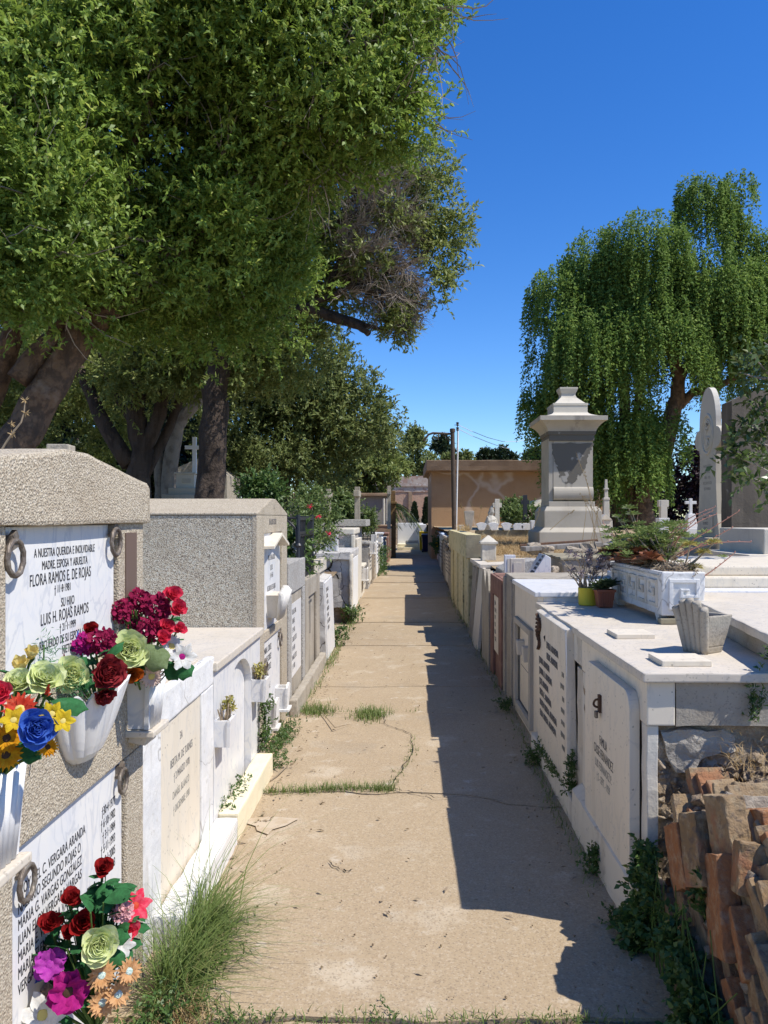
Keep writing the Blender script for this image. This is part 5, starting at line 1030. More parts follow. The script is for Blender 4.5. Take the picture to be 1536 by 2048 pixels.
# rubble face and cement smear on the open end of the foreground tomb
rf = MB()
for i in range(46):
    u = random.uniform(1322, 1536); v = random.uniform(1500, 1640); q = onY(u, v, 2.88); s = random.uniform(.03, .075)
    bb_ = MB(); bb_.obox((q[0], 2.892+random.uniform(-.015, .02), q[2]), (s*1.4, s*.6, s), (random.uniform(-.5, .5), random.uniform(-.5, .5), random.uniform(-.5, .5)))
    bb_.build('rubble_stone', M['rubble'] if i % 3 else M['stone'], r1, bevel=.012, rough=.016, cell=.014, nscale=22, smooth=True) if i < 46 else None
b = MB(); ps = [(1318, 1462), (1370, 1456), (1440, 1458), (1465, 1470), (1472, 1495), (1440, 1500), (1400, 1512), (1375, 1540), (1345, 1535), (1330, 1500)]
b.prism([(onY(u, v, 2.87)[0], onY(u, v, 2.87)[2]) for u, v in ps], 'y', 2.846, 2.89); b.build('cement_smear', M['plaster'], r1, rough=.014, cell=.03, nscale=12)
# ================================================================== TREES AND PLANTS
def sines(p, seed, freq):
    r_ = np.random.default_rng(seed); o = np.zeros(len(p))
    for i in range(6):
        w = r_.normal(size=3); w = w/np.linalg.norm(w)*freq*(.6+.25*i); o += np.sin(p@w+r_.uniform(0, 6.28))/(1+.35*i)
    return o/2.2
CL, CS = 12, .13     # twigs per clump, clump size
def crown_pts(blobs, dens, shell=.45, seed=1, gap=-.45, gfreq=2.6, flat=.9):
    """points and outward directions through the volume of lumpy blobs; blobs = (x,y,z,r)"""
    PP = []; DD = []
    for k, bl in enumerate(blobs):
        x, y, z, r = bl[:4]; n = max(12, int(dens*r*r*(bl[4] if len(bl) > 4 else 1)/CL))
        d = rand_dirs(n); c = np.array([x, y, z])
        lump = 1+.20*sines(d*1.0, seed+k, 3.2)+.09*sines(d, seed+50+k, 8)
        rad = r*lump*(1-shell*rng.random(n)**1.7)
        p = c+d*rad[:, None]*np.array([1, 1, flat]); d0 = d; p0 = p; sg = CS*max(.35, min(1.6, r))
        j = rng.normal(size=(n*CL, 3)); p = np.repeat(p, CL, 0)+j*sg; d = nrm(np.repeat(d, CL, 0)*.55+nrm(j)*.8)
        keep = sines(p, seed+99, gfreq/max(.5, r**.3)) > gap
        PP.append(p[keep]); DD.append(d[keep])
    return np.concatenate(PP), np.concatenate(DD)
def twigs(p, d, per, tl, L, Wd, up=.25, spread=.9, droop=0.0, fold=.25):
    n = len(p); ax = nrm(d*.7+rng.normal(size=(n, 3))*.55+np.array([0, 0, up]))
    T = np.tile(np.linspace(.15, 1, per), n)[:, None]; tlv = (tl*(.6+.8*rng.random(n)))
    P_ = np.repeat(p, per, 0)+np.repeat(ax*tlv[:, None], per, 0)*T+np.array([0, 0, -droop])*T*T
    D_ = nrm(np.repeat(ax, per, 0)*(.35+.5*T)+rng.normal(size=(n*per, 3))*spread*.6+np.array([0, 0, -droop]))
    Ls = L*(.6+.6*rng.random(n*per)); nv = nrm(np.repeat(ax, per, 0)*.6+rng.normal(size=(n*per, 3))*.45+np.array([.25, -.15, .6]))
    return leaves(P_, D_, Ls, Ls*Wd/L, nv, fold)
def px(u, v, y, rp, w=1): q = onY(u, v, y); return (q[0], q[1], q[2], rp*y/F, w)
def limb(b, pts, r0, r1, n=9, wig=.04):
    pts = [Vector(p) for p in pts]; out = []
    for i in range(len(pts)-1):
        for t in (0, .33, .66): out.append(pts[i].lerp(pts[i+1], t))
    out.append(pts[-1]); k = len(out)
    for i in range(1, k-1): out[i] += Vector((random.gauss(0, 1), random.gauss(0, 1), random.gauss(0, 1)))*wig*r0*2
    b.tube(out, [r0+(r1-r0)*i/(k-1) for i in range(k)], n)
    return out
def fine_branches(b, roots, n, L, r, gens=2, up=.1, seed=3, wig=.3):
    rr = random.Random(seed); base = list(roots); kids = []
    for q in range(n):
        p, d = rr.choice(base if (not kids or gens == 1 or q < n*.12) else kids); p = Vector(p); d = Vector(d).normalized()
        pts = [p]
        for k in range(5):
            d = (d+Vector((rr.gauss(0, wig), rr.gauss(0, wig), rr.gauss(up, wig)))).normalized(); pts.append(pts[-1]+d*L/5*rr.uniform(.7, 1.2))
        b.tube(pts, [r*(1-.17*i) for i in range(6)], 3, False)
        if gens > 1:
            if q < n*.12:
                for k in range(1, 6): kids.append((pts[k], d))
GT = 'big leafy trees along the left side'
# --- near tree
tr = thing('tree', 'huge leafy evergreen overhanging the upper left, thick trunk leaning to the right', 'tree', (-4.4, 7.4, .6), GT)
b = MB()
T = lambda *a: [onY(u, v, y) for u, v, y in a]
limb(b, T((-80, 1060, 7.2), (30, 900, 7.2), (95, 780, 7.3), (170, 650, 7.4), (250, 540, 7.6), (330, 400, 7.8)), .185, .11, 16)
limb(b, T((-90, 940, 7.4), (-10, 780, 7.4), (30, 660, 7.3), (20, 500, 7.2)), .125, .08, 12)
limb(b, T((35, 760, 7.2), (90, 690, 7.3), (135, 640, 7.4), (180, 520, 7.6)), .11, .06, 10)
limb(b, T((190, 650, 7.4), (330, 520, 7.6), (480, 380, 7.7), (620, 250, 7.6)), .13, .04, 9)
limb(b, T((260, 540, 7.6), (240, 380, 7.4), (300, 200, 7.2)), .11, .04, 9)
limb(b, T((330, 400, 7.8), (520, 230, 7.7), (720, 90, 7.5)), .09, .03, 8)
b.build('trunk', M['bark'], tr, smooth=True, rough=.022, cell=.09, nscale=4)
bl1 = [px(230, 310, 7.6, 330, 1.1), px(600, 130, 7.6, 250, 1.2), px(60, 480, 6.6, 230, 1.1), px(430, 400, 8.0, 205), px(810, 10, 7.3, 120, .75), px(340, -150, 7.6, 420, .7), px(745, 215, 7.5, 118, 1.2), px(640, 300, 7.8, 80, .9),
       px(-120, 260, 7.0, 330, .7), px(210, 560, 7.7, 120), px(420, 580, 8.4, 150), px(330, 470, 7.2, 170), px(500, 540, 8.6, 115), px(720, -60, 7.6, 200, .8), px(20, 560, 6.2, 90), px(130, 130, 7, 230)]
pa_, da_ = crown_pts([(x, y, z, r*.80, *w) for x, y, z, r, *w in bl1], 1700, .6, 5, -.9, 2.6); pb_, db_ = crown_pts([(x, y, z, r*1.03, *w) for x, y, z, r, *w in bl1], 1900, .3, 6, -.02, 2.1)
pp_ = np.concatenate([pa_, pb_]); dd_ = np.concatenate([da_, db_])
v_, q_ = twigs(pp_, dd_, 13, .18, .064, .027, .2, 1.0, 0, .2)
np_mesh('crown', v_, q_, M['leaf1'], tr)
b = MB(); roots = []
for bl in bl1[:9]:
    for _ in range(26):
        d = Vector(rand_dirs(1)[0]); c = Vector(bl[:3]); roots.append((c+d*bl[3]*.55, d))
fine_branches(b, roots, 420, .8, .010, 1, .05, 4); b.build('branches', M['twig'], tr)
# --- tree with the bare brown side
t2 = thing('tree', 'second big tree with a mass of bare brown twigs reaching over the path', 'tree', (-3.1, 12, .7), GT)
b = MB()
limb(b, T((415, 1040, 12), (425, 900, 12), (432, 780, 12), (450, 640, 12), (470, 520, 12.3)), .235, .15, 14)
limb(b, T((432, 740, 12), (520, 650, 12), (610, 615, 12), (680, 640, 11.9), (720, 655, 11.8), (737, 668, 11.7)), .11, .045, 9)
limb(b, T((640, 620, 12), (700, 640, 11.9), (745, 655, 11.8), (765, 664, 11.8)), .05, .03, 8)
limb(b, T((450, 640, 12), (560, 560, 12), (620, 480, 12), (700, 430, 12), (770, 420, 12)), .10, .03, 8)
limb(b, T((470, 700, 12), (600, 585, 12), (700, 560, 12), (800, 540, 11.8), (860, 500, 11.8)), .09, .022, 8)
limb(b, T((610, 615, 12), (700, 575, 11.8), (790, 590, 11.7), (850, 610, 11.6)), .05, .014, 7)
limb(b, T((560, 560, 12), (640, 420, 12.2), (720, 350, 12.2), (830, 330, 12.2)), .06, .018, 7)
limb(b, T((700, 560, 12), (760, 600, 11.8), (800, 650, 11.7), (822, 690, 11.6)), .03, .006, 6)
for i in range(7): limb(b, T((600+20*i, 620-20*i, 12), (690+random.uniform(-20, 30), 560-30*i+random.uniform(-20, 20), 12), (800+random.uniform(-30, 40), 560-34*i+random.uniform(-20, 20), 11.9)), .03, .01, 6)
b.build('trunk', M['barkdark'], t2, smooth=True, rough=.022, cell=.11, nscale=4)
b = MB(); roots = []
for i in range(160):
    u_ = random.uniform(660, 800); a = Vector(onY(u_, random.uniform(350, 600)-(u_-660)*.1, 12+random.uniform(-.6, .6))); roots.append((a, (a-Vector(onY(585, 560, 12))).normalized()+Vector((.25, random.uniform(-.4, .4), random.uniform(-.25, .2)))))
fine_branches(b, roots, 5200, .40, .0050, 2, -.01, 9, .27)
r2_ = [(Vector(onY(random.uniform(740, 830), random.uniform(560, 630), 11.8)), Vector((.6, 0, -.6))) for _ in range(20)]
fine_branches(b, r2_, 700, .32, .0045, 2, -.06, 12)
b.build('bare_twigs', M['twig'], t2)
bl2 = [px(868, 395, 12.3, 52), px(895, 465, 12.2, 46, 1.1), px(868, 555, 12, 48, 1.0), px(845, 335, 12.5, 58), px(860, 470, 12.7, 60, .7), px(775, 610, 12.2, 55, .6), px(770, 350, 12, 45, .7), px(740, 520, 11.6, 40, .35), px(800, 430, 11.6, 34, .3), px(600, 500, 12.8, 150), px(480, 640, 12.3, 140), px(560, 690, 12.5, 95), px(640, 380, 13, 150, .8),
       px(690, 480, 12.9, 60, .5), px(800, 655, 11.8, 26, .4), px(820, 610, 12, 34, .5), px(370, 700, 12.6, 110), px(250, 720, 13, 110), px(660, 560, 12.4, 50, .6)]
pp_, dd_ = crown_pts(bl2, 1500, .5, 21, -.35, 3.0)
v_, q_ = twigs(pp_, dd_, 11, .20, .085, .032, .15, 1.0, .02, .2)
np_mesh('crown', v_, q_, M['leaf2'], t2)
# --- multi-stemmed and forked trunks in the shade
t3 = thing('tree', 'dark multi-stemmed tree in the shade behind the leaning trunk', 'tree', (-4.4, 12.6, .7), GT)
b = MB()
limb(b, T((275, 1050, 13), (280, 900, 13), (270, 820, 13), (285, 700, 13), (290, 560, 13)), .22, .09, 12)
limb(b, T((278, 920, 13), (320, 830, 13), (335, 720, 13), (330, 600, 13)), .14, .07, 10)
limb(b, T((285, 960, 13), (340, 850, 13.2), (375, 760, 13.2), (400, 640, 13.2)), .10, .04, 9)
limb(b, T((260, 930, 13), (200, 830, 13), (150, 720, 13), (110, 600, 13)), .15, .06, 10)
limb(b, T((270, 850, 13), (215, 770, 13.2), (190, 660, 13.2)), .08, .03, 8)
b.build('trunk', M['barkdark'], t3, smooth=True)
bl3 = [px(150, 640, 14, 150), px(300, 600, 14, 150), px(60, 700, 14.5, 120), px(420, 600, 14.5, 120), px(20, 560, 14, 140), px(200, 800, 17, 110, .7), px(90, 850, 17, 100, .7), px(215, 880, 18, 60, .8), px(-40, 760, 16, 120), px(130, 740, 16, 100), px(330, 730, 16, 80)]
pp_, dd_ = crown_pts(bl3, 900, .6, 31, -.3, 2.4); v_, q_ = twigs(pp_, dd_, 10, .24, .10, .04, .1); np_mesh('crown', v_, q_, M['leaf2'], t3)
t4 = thing('tree', 'pale-barked forked tree left of the broad dark trunk', 'tree', (-4.6, 15.5, .7), GT)
b = MB()
limb(b, T((335, 1040, 15.5), (340, 930, 15.5), (355, 850, 15.5), (395, 800, 15.5), (425, 740, 15.5), (430, 600, 15.5)), .17, .08, 12)
limb(b, T((352, 860, 15.5), (356, 815, 15.5), (345, 740, 15.6), (350, 620, 15.6)), .10, .05, 10)
limb(b, T((318, 1040, 15.6), (320, 950, 15.6), (312, 860, 15.6)), .12, .09, 10)
b.build('trunk', M['barkpale'], t4, smooth=True)
bl4 = [px(380, 640, 16.5, 130), px(480, 720, 17, 110), px(450, 850, 19, 90, .8), px(520, 900, 19, 90, .8)]
pp_, dd_ = crown_pts(bl4, 800, .6, 41, -.3, 2.4); v_, q_ = twigs(pp_, dd_, 10, .24, .10, .04, .1); np_mesh('crown', v_, q_, M['leaf3'], t4)
# --- trees further along
def tree(lab, trunk, blobs, m, dens, L, Wd, seed, grp=GT, bark='barkdark', tr0=.2, per=9, tl=.25, up=.15):
    t = thing('tree', lab, 'tree', (trunk[0][0], trunk[0][1], .8), grp)
    b = MB(); limb(b, trunk, tr0, tr0*.4, 9)
    for bl in blobs: limb(b, [trunk[len(trunk)//2], Vector(trunk[-1]).lerp(Vector(bl[:3]), .5), bl[:3]], tr0*.35, .02, 6)
    b.build('trunk', M[bark], t, smooth=True)
    pp_, dd_ = crown_pts(blobs, dens, .55, seed, -.42, 2.2); v_, q_ = twigs(pp_, dd_, per, tl, L, Wd, up); np_mesh('crown', v_, q_, m if not isinstance(m, str) else M[m], t); return t
tree('broad olive-green tree whose crown slopes down towards the path', T((560, 1060, 20), (570, 950, 20), (600, 850, 20)), [px(600, 740, 20, 105), px(672, 745, 20, 72), px(690, 830, 20, 88), px(738, 830, 21, 52), px(770, 880, 24, 34), px(575, 860, 20, 110), px(640, 920, 20.5, 75), px(520, 770, 20, 90)], 'leaf3', 700, .13, .055, 51)
tree('yellow-green tree at the low end of the left crowns, behind the crosses', T((720, 1040, 36), (725, 980, 36), (735, 930, 36)), [px(755, 900, 36, 52), px(770, 932, 36, 36), px(715, 940, 36, 60), px(690, 970, 36, 45), px(730, 972, 36, 36), px(640, 975, 35, 60), px(795, 940, 38, 20)], 'leaf2', 420, .19, .08, 61)
tree('far left tree, deep shade under the crowns put into its dark leaves', T((150, 1040, 24), (150, 900, 24), (160, 800, 24)), [px(160, 860, 24, 110), px(330, 830, 24, 120), px(30, 780, 24, 120), px(300, 950, 23, 80), px(430, 930, 24, 90), px(100, 960, 23, 60), px(240, 760, 24, 100), px(-60, 900, 23, 90), px(100, 780, 22, 110), px(200, 900, 22, 90), px(380, 780, 22, 100), px(330, 920, 22, 80), px(20, 900, 21, 90), px(150, 960, 20, 60), px(440, 960, 21, 60), px(-80, 800, 21, 120)], 'leafd', 520, .20, .09, 71)  # dark leaf colour and added blobs stand in for shade under the crowns
tree('round mid-green tree above the brick wall, left of the lamp arm', T((845, 1000, 60), (845, 950, 60), (838, 910, 60)), [px(826, 892, 60, 24), px(840, 930, 60, 24), px(866, 938, 62, 16), px(812, 930, 60, 30), px(885, 930, 61, 16), px(828, 872, 60, 10)], 'leaf3', 110, .34, .15, 81, 'distant trees', per=8, tl=.5)
tree('dark open-branched pine just behind the lamp post', T((888, 1000, 75), (888, 940, 75), (884, 900, 75)), [px(882, 888, 75, 12, .7), px(893, 898, 75, 10, .8), px(898, 908, 75, 9, .8), px(872, 892, 75, 5)], 'leafd', 80, .34, .16, 91, 'distant trees', per=8, tl=.45)
tree('small green tree behind the right of the white pipe', T((928, 1000, 60), (928, 940, 60), (928, 925, 60)), [px(930, 917, 60, 10), px(905, 922, 60, 12)], 'leaf3', 130, .3, .14, 95, 'distant trees', per=8, tl=.4)
tree('dark rounded tree over the ochre roof', T((1003, 1000, 80), (1003, 940, 80), (1003, 920, 80)), [px(1003, 910, 80, 13), px(1018, 916, 80, 10), px(990, 917, 80, 8)], 'leafd', 90, .36, .17, 101, 'distant trees', per=8, tl=.4)
tree('sparse spindly tree top over the ochre roof', T((972, 1000, 80), (972, 940, 80), (972, 905, 80)), [px(972, 908, 80, 7, .5), px(963, 916, 80, 6, .6), px(980, 914, 80, 6, .5)], 'leafd', 80, .34, .16, 105, 'distant trees', per=7, tl=.4, tr0=.1)
tree('dark tree top between the ochre roof and the monument', T((1070, 1000, 70), (1070, 940, 70), (1070, 920, 70)), [px(1072, 912, 70, 12), px(1058, 917, 70, 6)], 'leafd', 90, .34, .16, 107, 'distant trees', per=7, tl=.4)
# --- weeping tree on the right
wt_ = thing('tree', 'large weeping tree with hanging green strands, right of the path behind the monument', 'tree', (6.7, 22, 1.2))
b = MB()
limb(b, T((1282, 1060, 22), (1290, 985, 22), (1325, 900, 22), (1350, 810, 22), (1355, 755, 22), (1330, 640, 22)), .34, .14, 12)
limb(b, T((1235, 1060, 22.2), (1240, 960, 22.2), (1250, 860, 22.2), (1240, 650, 22.2)), .26, .12, 12)
limb(b, T((1262, 1060, 22.1), (1258, 960, 22.1), (1270, 850, 22), (1290, 700, 22)), .16, .08, 9)
limb(b, T((1340, 830, 22), (1385, 785, 22), (1440, 770, 21.8), (1500, 740, 21.8)), .15, .07, 9)
limb(b, T((1350, 790, 22), (1400, 660, 22), (1420, 520, 22)), .12, .05, 8)
limb(b, T((1225, 480, 22), (1228, 462, 22), (1215, 450, 22)), .04, .015, 6); limb(b, T((1228, 466, 22), (1233, 448, 22)), .02, .008, 5)
limb(b, T((1425, 850, 21.5), (1455, 815, 21.5), (1462, 805, 21.5)), .08, .05, 7); limb(b, T((1440, 835, 21.5), (1460, 826, 21.5)), .04, .03, 6)
b.build('trunk', M['bark'], wt_, smooth=True)
def strands(blobs, dens, lmin, lmax, step, L, Wd, sway=.06):
    P_ = []; D_ = []
    for (x, y, z, r, w) in blobs:
        n = int(dens*r*r*w); d = rand_dirs(n); d[:, 2] = np.abs(d[:, 2])*.9-.25; d = nrm(d)
        st = np.array([x, y, z])+d*(r*(.55+.45*rng.random((n, 1))**.5))*np.array([1, .8, 1])
        keep_ = sines(st, 77, 2.4) > -.72
        for i in range(n):
            if not keep_[i]: continue
            ln = rng.uniform(lmin, lmax)*min(1.3, .5+r*.5); k = int(ln/step); t = np.arange(k)*step
            ph = rng.uniform(0, 6.28); ou = min(.35, .16*ln)
            c = st[i]+np.stack([d[i, 0]*ou*(1-np.exp(-t*2.2))+sway*np.sin(t*2.1+ph)*t*.5, d[i, 1]*ou*(1-np.exp(-t*2.2)), .10*np.sin(np.minimum(t*6, 3.14))-t], 1)
            P_.append(np.repeat(c, 2, 0)); dd = rng.normal(size=(2*k, 3))*.7; dd[:, 2] -= .55; dd += d[i]*.35; D_.append(dd)
    P_ = np.concatenate(P_)+rng.normal(size=(sum(len(a) for a in P_), 3))*.03; D_ = nrm(np.concatenate(D_)+rng.normal(size=(len(P_), 3))*.25); Ls = L*(.6+.7*rng.random(len(P_)))
    return leaves(P_, D_, Ls, Ls*Wd/L, nrm(rng.normal(size=(len(P_), 3))*.7+np.array([.4, -.3, .5])), .2)
blw = [px(u, v, y, r, w) for u, v, y, r, w in ((1130, 590, 22, 75, 1), (1195, 530, 22, 75, 1), (1290, 510, 21.5, 95, 1), (1415, 410, 22, 62, 1.2), (1440, 470, 22, 65, 1), (1430, 580, 21.6, 100, 1), (1515, 600, 22, 100, 1), (1105, 700, 22, 62, 1), (1090, 800, 22, 50, .8),
       (1190, 690, 21.5, 110, 1), (1310, 680, 21.3, 110, 1), (1220, 830, 21.8, 95, 1), (1150, 800, 22, 75, .9), (1270, 880, 21.8, 60, .9), (1340, 600, 22.3, 110, .8), (1560, 700, 22, 90, .8), (1260, 600, 22.4, 130, .7), (1330, 860, 21.5, 50, .6), (1210, 930, 22, 45, .8), (1480, 690, 22.2, 80, .7), (1478, 370, 22, 34, .8), (1385, 380, 22, 34, .9), (1530, 560, 21.8, 70, 1), (1500, 500, 22, 50, 1), (1545, 640, 21.6, 80, 1), (1490, 640, 21.4, 80, .9), (1250, 900, 21.6, 85, 1), (1150, 890, 22, 60, 1), (1190, 950, 21.8, 55, .9), (1120, 830, 22, 60, .9), (1275, 950, 21.6, 40, .7))]
v_, q_ = strands(blw, 235, .3, 1.6, .050, .098, .046); np_mesh('crown', v_, q_, M['leafw'], wt_)
tree('purple-leaved plum tree behind the stele', T((1390, 1060, 25), (1390, 1000, 25), (1390, 960, 25)), [px(1385, 945, 25, 62), px(1345, 975, 25, 46), px(1445, 940, 25.5, 55), px(1460, 1000, 25, 40), px(1400, 1000, 24.8, 50), px(1330, 1010, 25, 35)], 'leafp', 560, .13, .075, 111, 'trees right of the path')
tree('dark green tree showing between stele and dark slab', T((1465, 1040, 30), (1465, 980, 30), (1460, 930, 30)), [px(1462, 890, 30, 36), px(1475, 930, 30, 40), px(1450, 870, 30, 20), px(1300, 1000, 29, 50), px(1235, 1000, 29, 40)], 'leafd', 420, .15, .07, 113, 'trees right of the path')
# --- leafy branches at the right edge
rb = thing('shrub', 'glossy broad-leaved shrub branches reaching in from the right edge', 'shrub', (3.4, 6.0, .95))
b = MB(); tws = []
for path in (T((1620, 1000, 6.2), (1560, 900, 6.1), (1520, 860, 6.0), (1500, 850, 6)), T((1620, 1000, 6.2), (1580, 800, 6.1), (1530, 740, 6), (1500, 705, 5.9)), T((1600, 960, 6.1), (1540, 945, 6), (1480, 915, 6), (1455, 900, 5.9)),
             T((1560, 760, 6), (1510, 755, 6), (1480, 745, 5.9)), T((1570, 860, 6.1), (1520, 820, 6), (1510, 800, 6)), T((1560, 900, 6), (1500, 880, 6), (1470, 870, 6)), T((1600, 990, 6), (1540, 970, 5.9), (1500, 955, 5.9)), T((1580, 800, 6.1), (1545, 700, 6), (1528, 685, 6))):
    limb(b, path, .012, .004, 6); tws += [Vector(path[i]).lerp(Vector(path[i+1]), t) for i in range(1, len(path)-1) for t in (0, .2, .4, .6, .8, 1)]
b.build('branches', M['twig'], rb)
pp_ = np.array([list(t) for t in tws for _ in range(2)])+rng.normal(size=(len(tws)*2, 3))*.05
v_, q_ = twigs(pp_, rand_dirs(len(pp_)), 7, .15, .078, .036, .1, 1.0, .05, .3); np_mesh('foliage', v_, q_, M['leaf5'], rb)
# ------------------------------------------------------------------ shrubs
def shrub(name, lab, cat, blobs, m, dens, L, Wd, base, flowers=None, fm='hotpink', seed=1, per=9, tl=.14, stems=True):
    t = thing(name, lab, cat, base)
    pp_, dd_ = crown_pts(blobs, dens, .7, seed, -.5, 4); v_, q_ = twigs(pp_, dd_, per, tl, L, Wd, .35); np_mesh('foliage', v_, q_, M[m], t)
    if stems:
        b = MB()
        for bl in blobs:
            for _ in range(3): limb(b, [base, Vector(base).lerp(Vector(bl[:3]), .6)+Vector((random.gauss(0, .03), random.gauss(0, .03), 0)), Vector(bl[:3])+Vector(rand_dirs(1)[0])*bl[3]*.6], .008, .003, 5)
        b.build('stems', M['twig'], t)
    if flowers:
        for f in flowers:
            P_ = np.tile(np.array(f), (14, 1))+rng.normal(size=(14, 3))*.013; v_, q_ = leaves(P_, rand_dirs(14), .028, .022); np_mesh('blossom', v_, q_, P[fm], t)
    return t
shrub('flowering_shrub', 'leafy shrub with red blossoms inside the black iron fence', 'shrub', [px(590, 1085, 8.2, 26), px(640, 1070, 8.6, 26), px(600, 1040, 8.6, 24, .5), px(645, 1045, 9, 18, .4), px(585, 1110, 7.9, 24), px(620, 1010, 9, 22, .3)], 'bush', 6000, .055, .02, onY(620, 1130, 8.4),
      [onY(u, v, 8.3) for u, v in ((620, 1012), (636, 1034), (657, 1068))], 'hotpink', 3)
shrub('white_flowers', 'bunch of white flowers in a pot behind the iron fence bars', 'flowers', [px(585, 1100, 7.5, 11)], 'weed', 5000, .06, .03, onY(586, 1125, 7.5), [onY(u, v, 7.4) for u, v in ((586, 1088), (592, 1096), (582, 1094), (590, 1102))], 'white', 4)
shrub('shrub', 'small bright green shrub rising above the far end of the sloping-topped tomb', 'shrub', [px(525, 985, 9, 13), px(512, 975, 9, 8), px(535, 990, 9, 10)], 'weed', 3000, .06, .026, onY(522, 1010, 9), None, seed=5)
shrub('shrub', 'light green shrub growing between the two plain concrete crosses', 'shrub', [px(684, 1022, 18, 20), px(692, 1005, 18, 14, .7), px(672, 1008, 18.5, 13, .6), px(690, 1030, 17.5, 18)], 'bush', 2300, .09, .045, onY(690, 1045, 18), None, seed=6)
shrub('shrub', 'thin green shrub in front of the grey mausoleum wall', 'shrub', [px(736, 1036, 17, 9, .6), px(732, 1050, 17, 10)], 'bush', 2200, .06, .03, onY(735, 1060, 17), None, seed=7)
shrub('shrub', 'low green leafy shrub before the ochre wall, left of the dark cross', 'shrub', [px(1030, 1022, 18, 18), px(1015, 1025, 18, 12), px(1048, 1020, 18, 14), px(1025, 1030, 17.5, 16)], 'bush', 3000, .085, .035, onY(1030, 1045, 18), None, seed=8)
shrub('flowering_shrub', 'cream flowered shrub at the left foot of the monument', 'shrub', [px(1062, 1030, 17, 9)], 'weed', 2500, .06, .03, onY(1062, 1045, 17), [onY(u, v, 16.9) for u, v in ((1060, 1022), (1064, 1030), (1058, 1034), (1066, 1024))], 'cream', 9)
for u, l in ((829, 'slim small cypress left in the gap at the path end'), (853, 'slim small cypress right in the gap, beside the ochre wall')):
    q = onY(u, 0, 41)[0]; t = thing('cypress', l, 'tree', (q, 41, 0), 'small cypresses at the end of the path')
    MB().tube([(q, 41, -.05), (q, 41, 1.2)], .05, 6).build('trunk', M['bark'], t)
    n = 1700; zz = rng.random(n); rr = .34*(1-zz)**.7*(.6+.4*rng.random(n)); an = rng.uniform(0, 6.28, n); hgt = 2.15 if u < 840 else 2.4
    P_ = np.stack([q+rr*np.cos(an), 41+rr*np.sin(an), .2+zz*hgt], 1); D_ = np.stack([np.cos(an)*.5, np.sin(an)*.5, np.ones(n)], 1); v_, q_ = leaves(np.repeat(P_, 4, 0)+rng.normal(size=(4*n, 3))*.03, nrm(np.repeat(D_, 4, 0)+rng.normal(size=(4*n, 3))*.4), .11, .04); np_mesh('crown', v_, q_, M['leafd'], t)
pm = thing('palm', 'feathery palm whose long fronds arch past the yellow mausoleum pier', 'palm', (-.9, 36, 0))
MB().tube([(-.95, 36, -.05), (-.95, 36, 2.0)], [.3, .26], 10).build('trunk', M['bark'], pm)
for i in range(22):
    a = rng.uniform(-1.3, 1.6) if i < 16 else rng.uniform(1.6, 5); L_ = rng.uniform(1.3, 1.9); el = rng.uniform(.2, 1.2); pts = []
    for k in range(26):
        t = k/25; pts.append((-.95+math.cos(a)*L_*t*math.cos(el)*1.05, 36+math.sin(a)*L_*t*.9, 2.05+L_*t*math.sin(el)*1.1-1.35*t*t*L_*.75))
    pts = np.array(pts); tg = nrm(np.gradient(pts, axis=0)); sd = nrm(np.cross(tg, [0, 0, 1.0]))
    P_ = np.concatenate([pts, pts]); D_ = np.concatenate([tg*.8+sd*.8-[0, 0, .35], tg*.8-sd*.8-[0, 0, .35]]); v_, q_ = leaves(P_, D_, .42, .035); np_mesh('frond', v_, q_, M['leafd'] if i % 3 else M['leaf3'], pm)
# ------------------------------------------------------------------ grasses and weeds
def blades(pos, hgt, spread, wdt, lean=(0, 0), seg=3, jit=.3):
    n = len(pos); a = rng.uniform(0, 6.28, n); h = hgt*(.45+.75*rng.random(n)); s = spread*(.3+.9*rng.random(n))
    d = np.stack([np.cos(a)+lean[0], np.sin(a)+lean[1], np.zeros(n)], 1); sd = np.stack([-np.sin(a), np.cos(a), np.zeros(n)], 1)
    rows = []
    for k in range(seg+1):
        t = k/seg; c = pos+d*(s*t**1.8)[:, None]+np.stack([0*h, 0*h, h*(t-.28*t*t*t*(s/np.maximum(h, .01)))], 1); w = wdt*(1-t*.92)
        rows += [c-sd*w, c+sd*w]
    V = np.stack(rows, 1); k = 2*(seg+1); Q = []
    base = (np.arange(n)*k)[:, None]
    for j in range(seg): Q.append(base+np.array([2*j, 2*j+1, 2*j+3, 2*j+2]))
    return V.reshape(-1, 3), np.stack(Q, 1).reshape(-1, 4)
def grass(name, lab, pos, hgt, spread, wdt, m='grass', lean=(0, 0), kind=None, cat='grass', grp=None):
    v_, q_ = blades(np.array(pos, dtype=float), hgt, spread, wdt, lean); o = np_mesh(name, v_, q_, M[m]); tag(o, lab, cat, grp, kind); return o
def line(pts, n, jx=.02, z=0.0):
    pts = [np.array(p[:2]) for p in pts]; out = []
    for _ in range(n):
        i = random.randrange(len(pts)-1); t = random.random(); q = pts[i]*(1-t)+pts[i+1]*t; out.append((q[0]+random.gauss(0, jx), q[1]+random.gauss(0, jx), z))
    return out
pos = [(-.80+abs(random.gauss(0, .05)), 2.42+random.random()*.55, -.01) for _ in range(700)]
grass('tall_grass', 'tall green grass clump spilling from the foot of the whitewashed tomb', pos, .22, .24, .0034, lean=(.35, -.05))
pos = [(-.80+abs(random.gauss(0, .05)), 2.4+random.random()*.7, .0) for _ in range(110)]
v_, q_ = blades(np.array(pos), .40, .40, .0026, (.35, .0)); tag(np_mesh('tall_grass', v_, q_, M['grass']), 'long thin arching grass stems over the white step', 'grass')
grass('dry_grass', 'yellowing dead grass at the bottom of the green clump, lower left', [(-.70+random.gauss(0, .05), 2.18+random.random()*.3, 0) for _ in range(420)], .08, .09, .0022, 'drygrass')
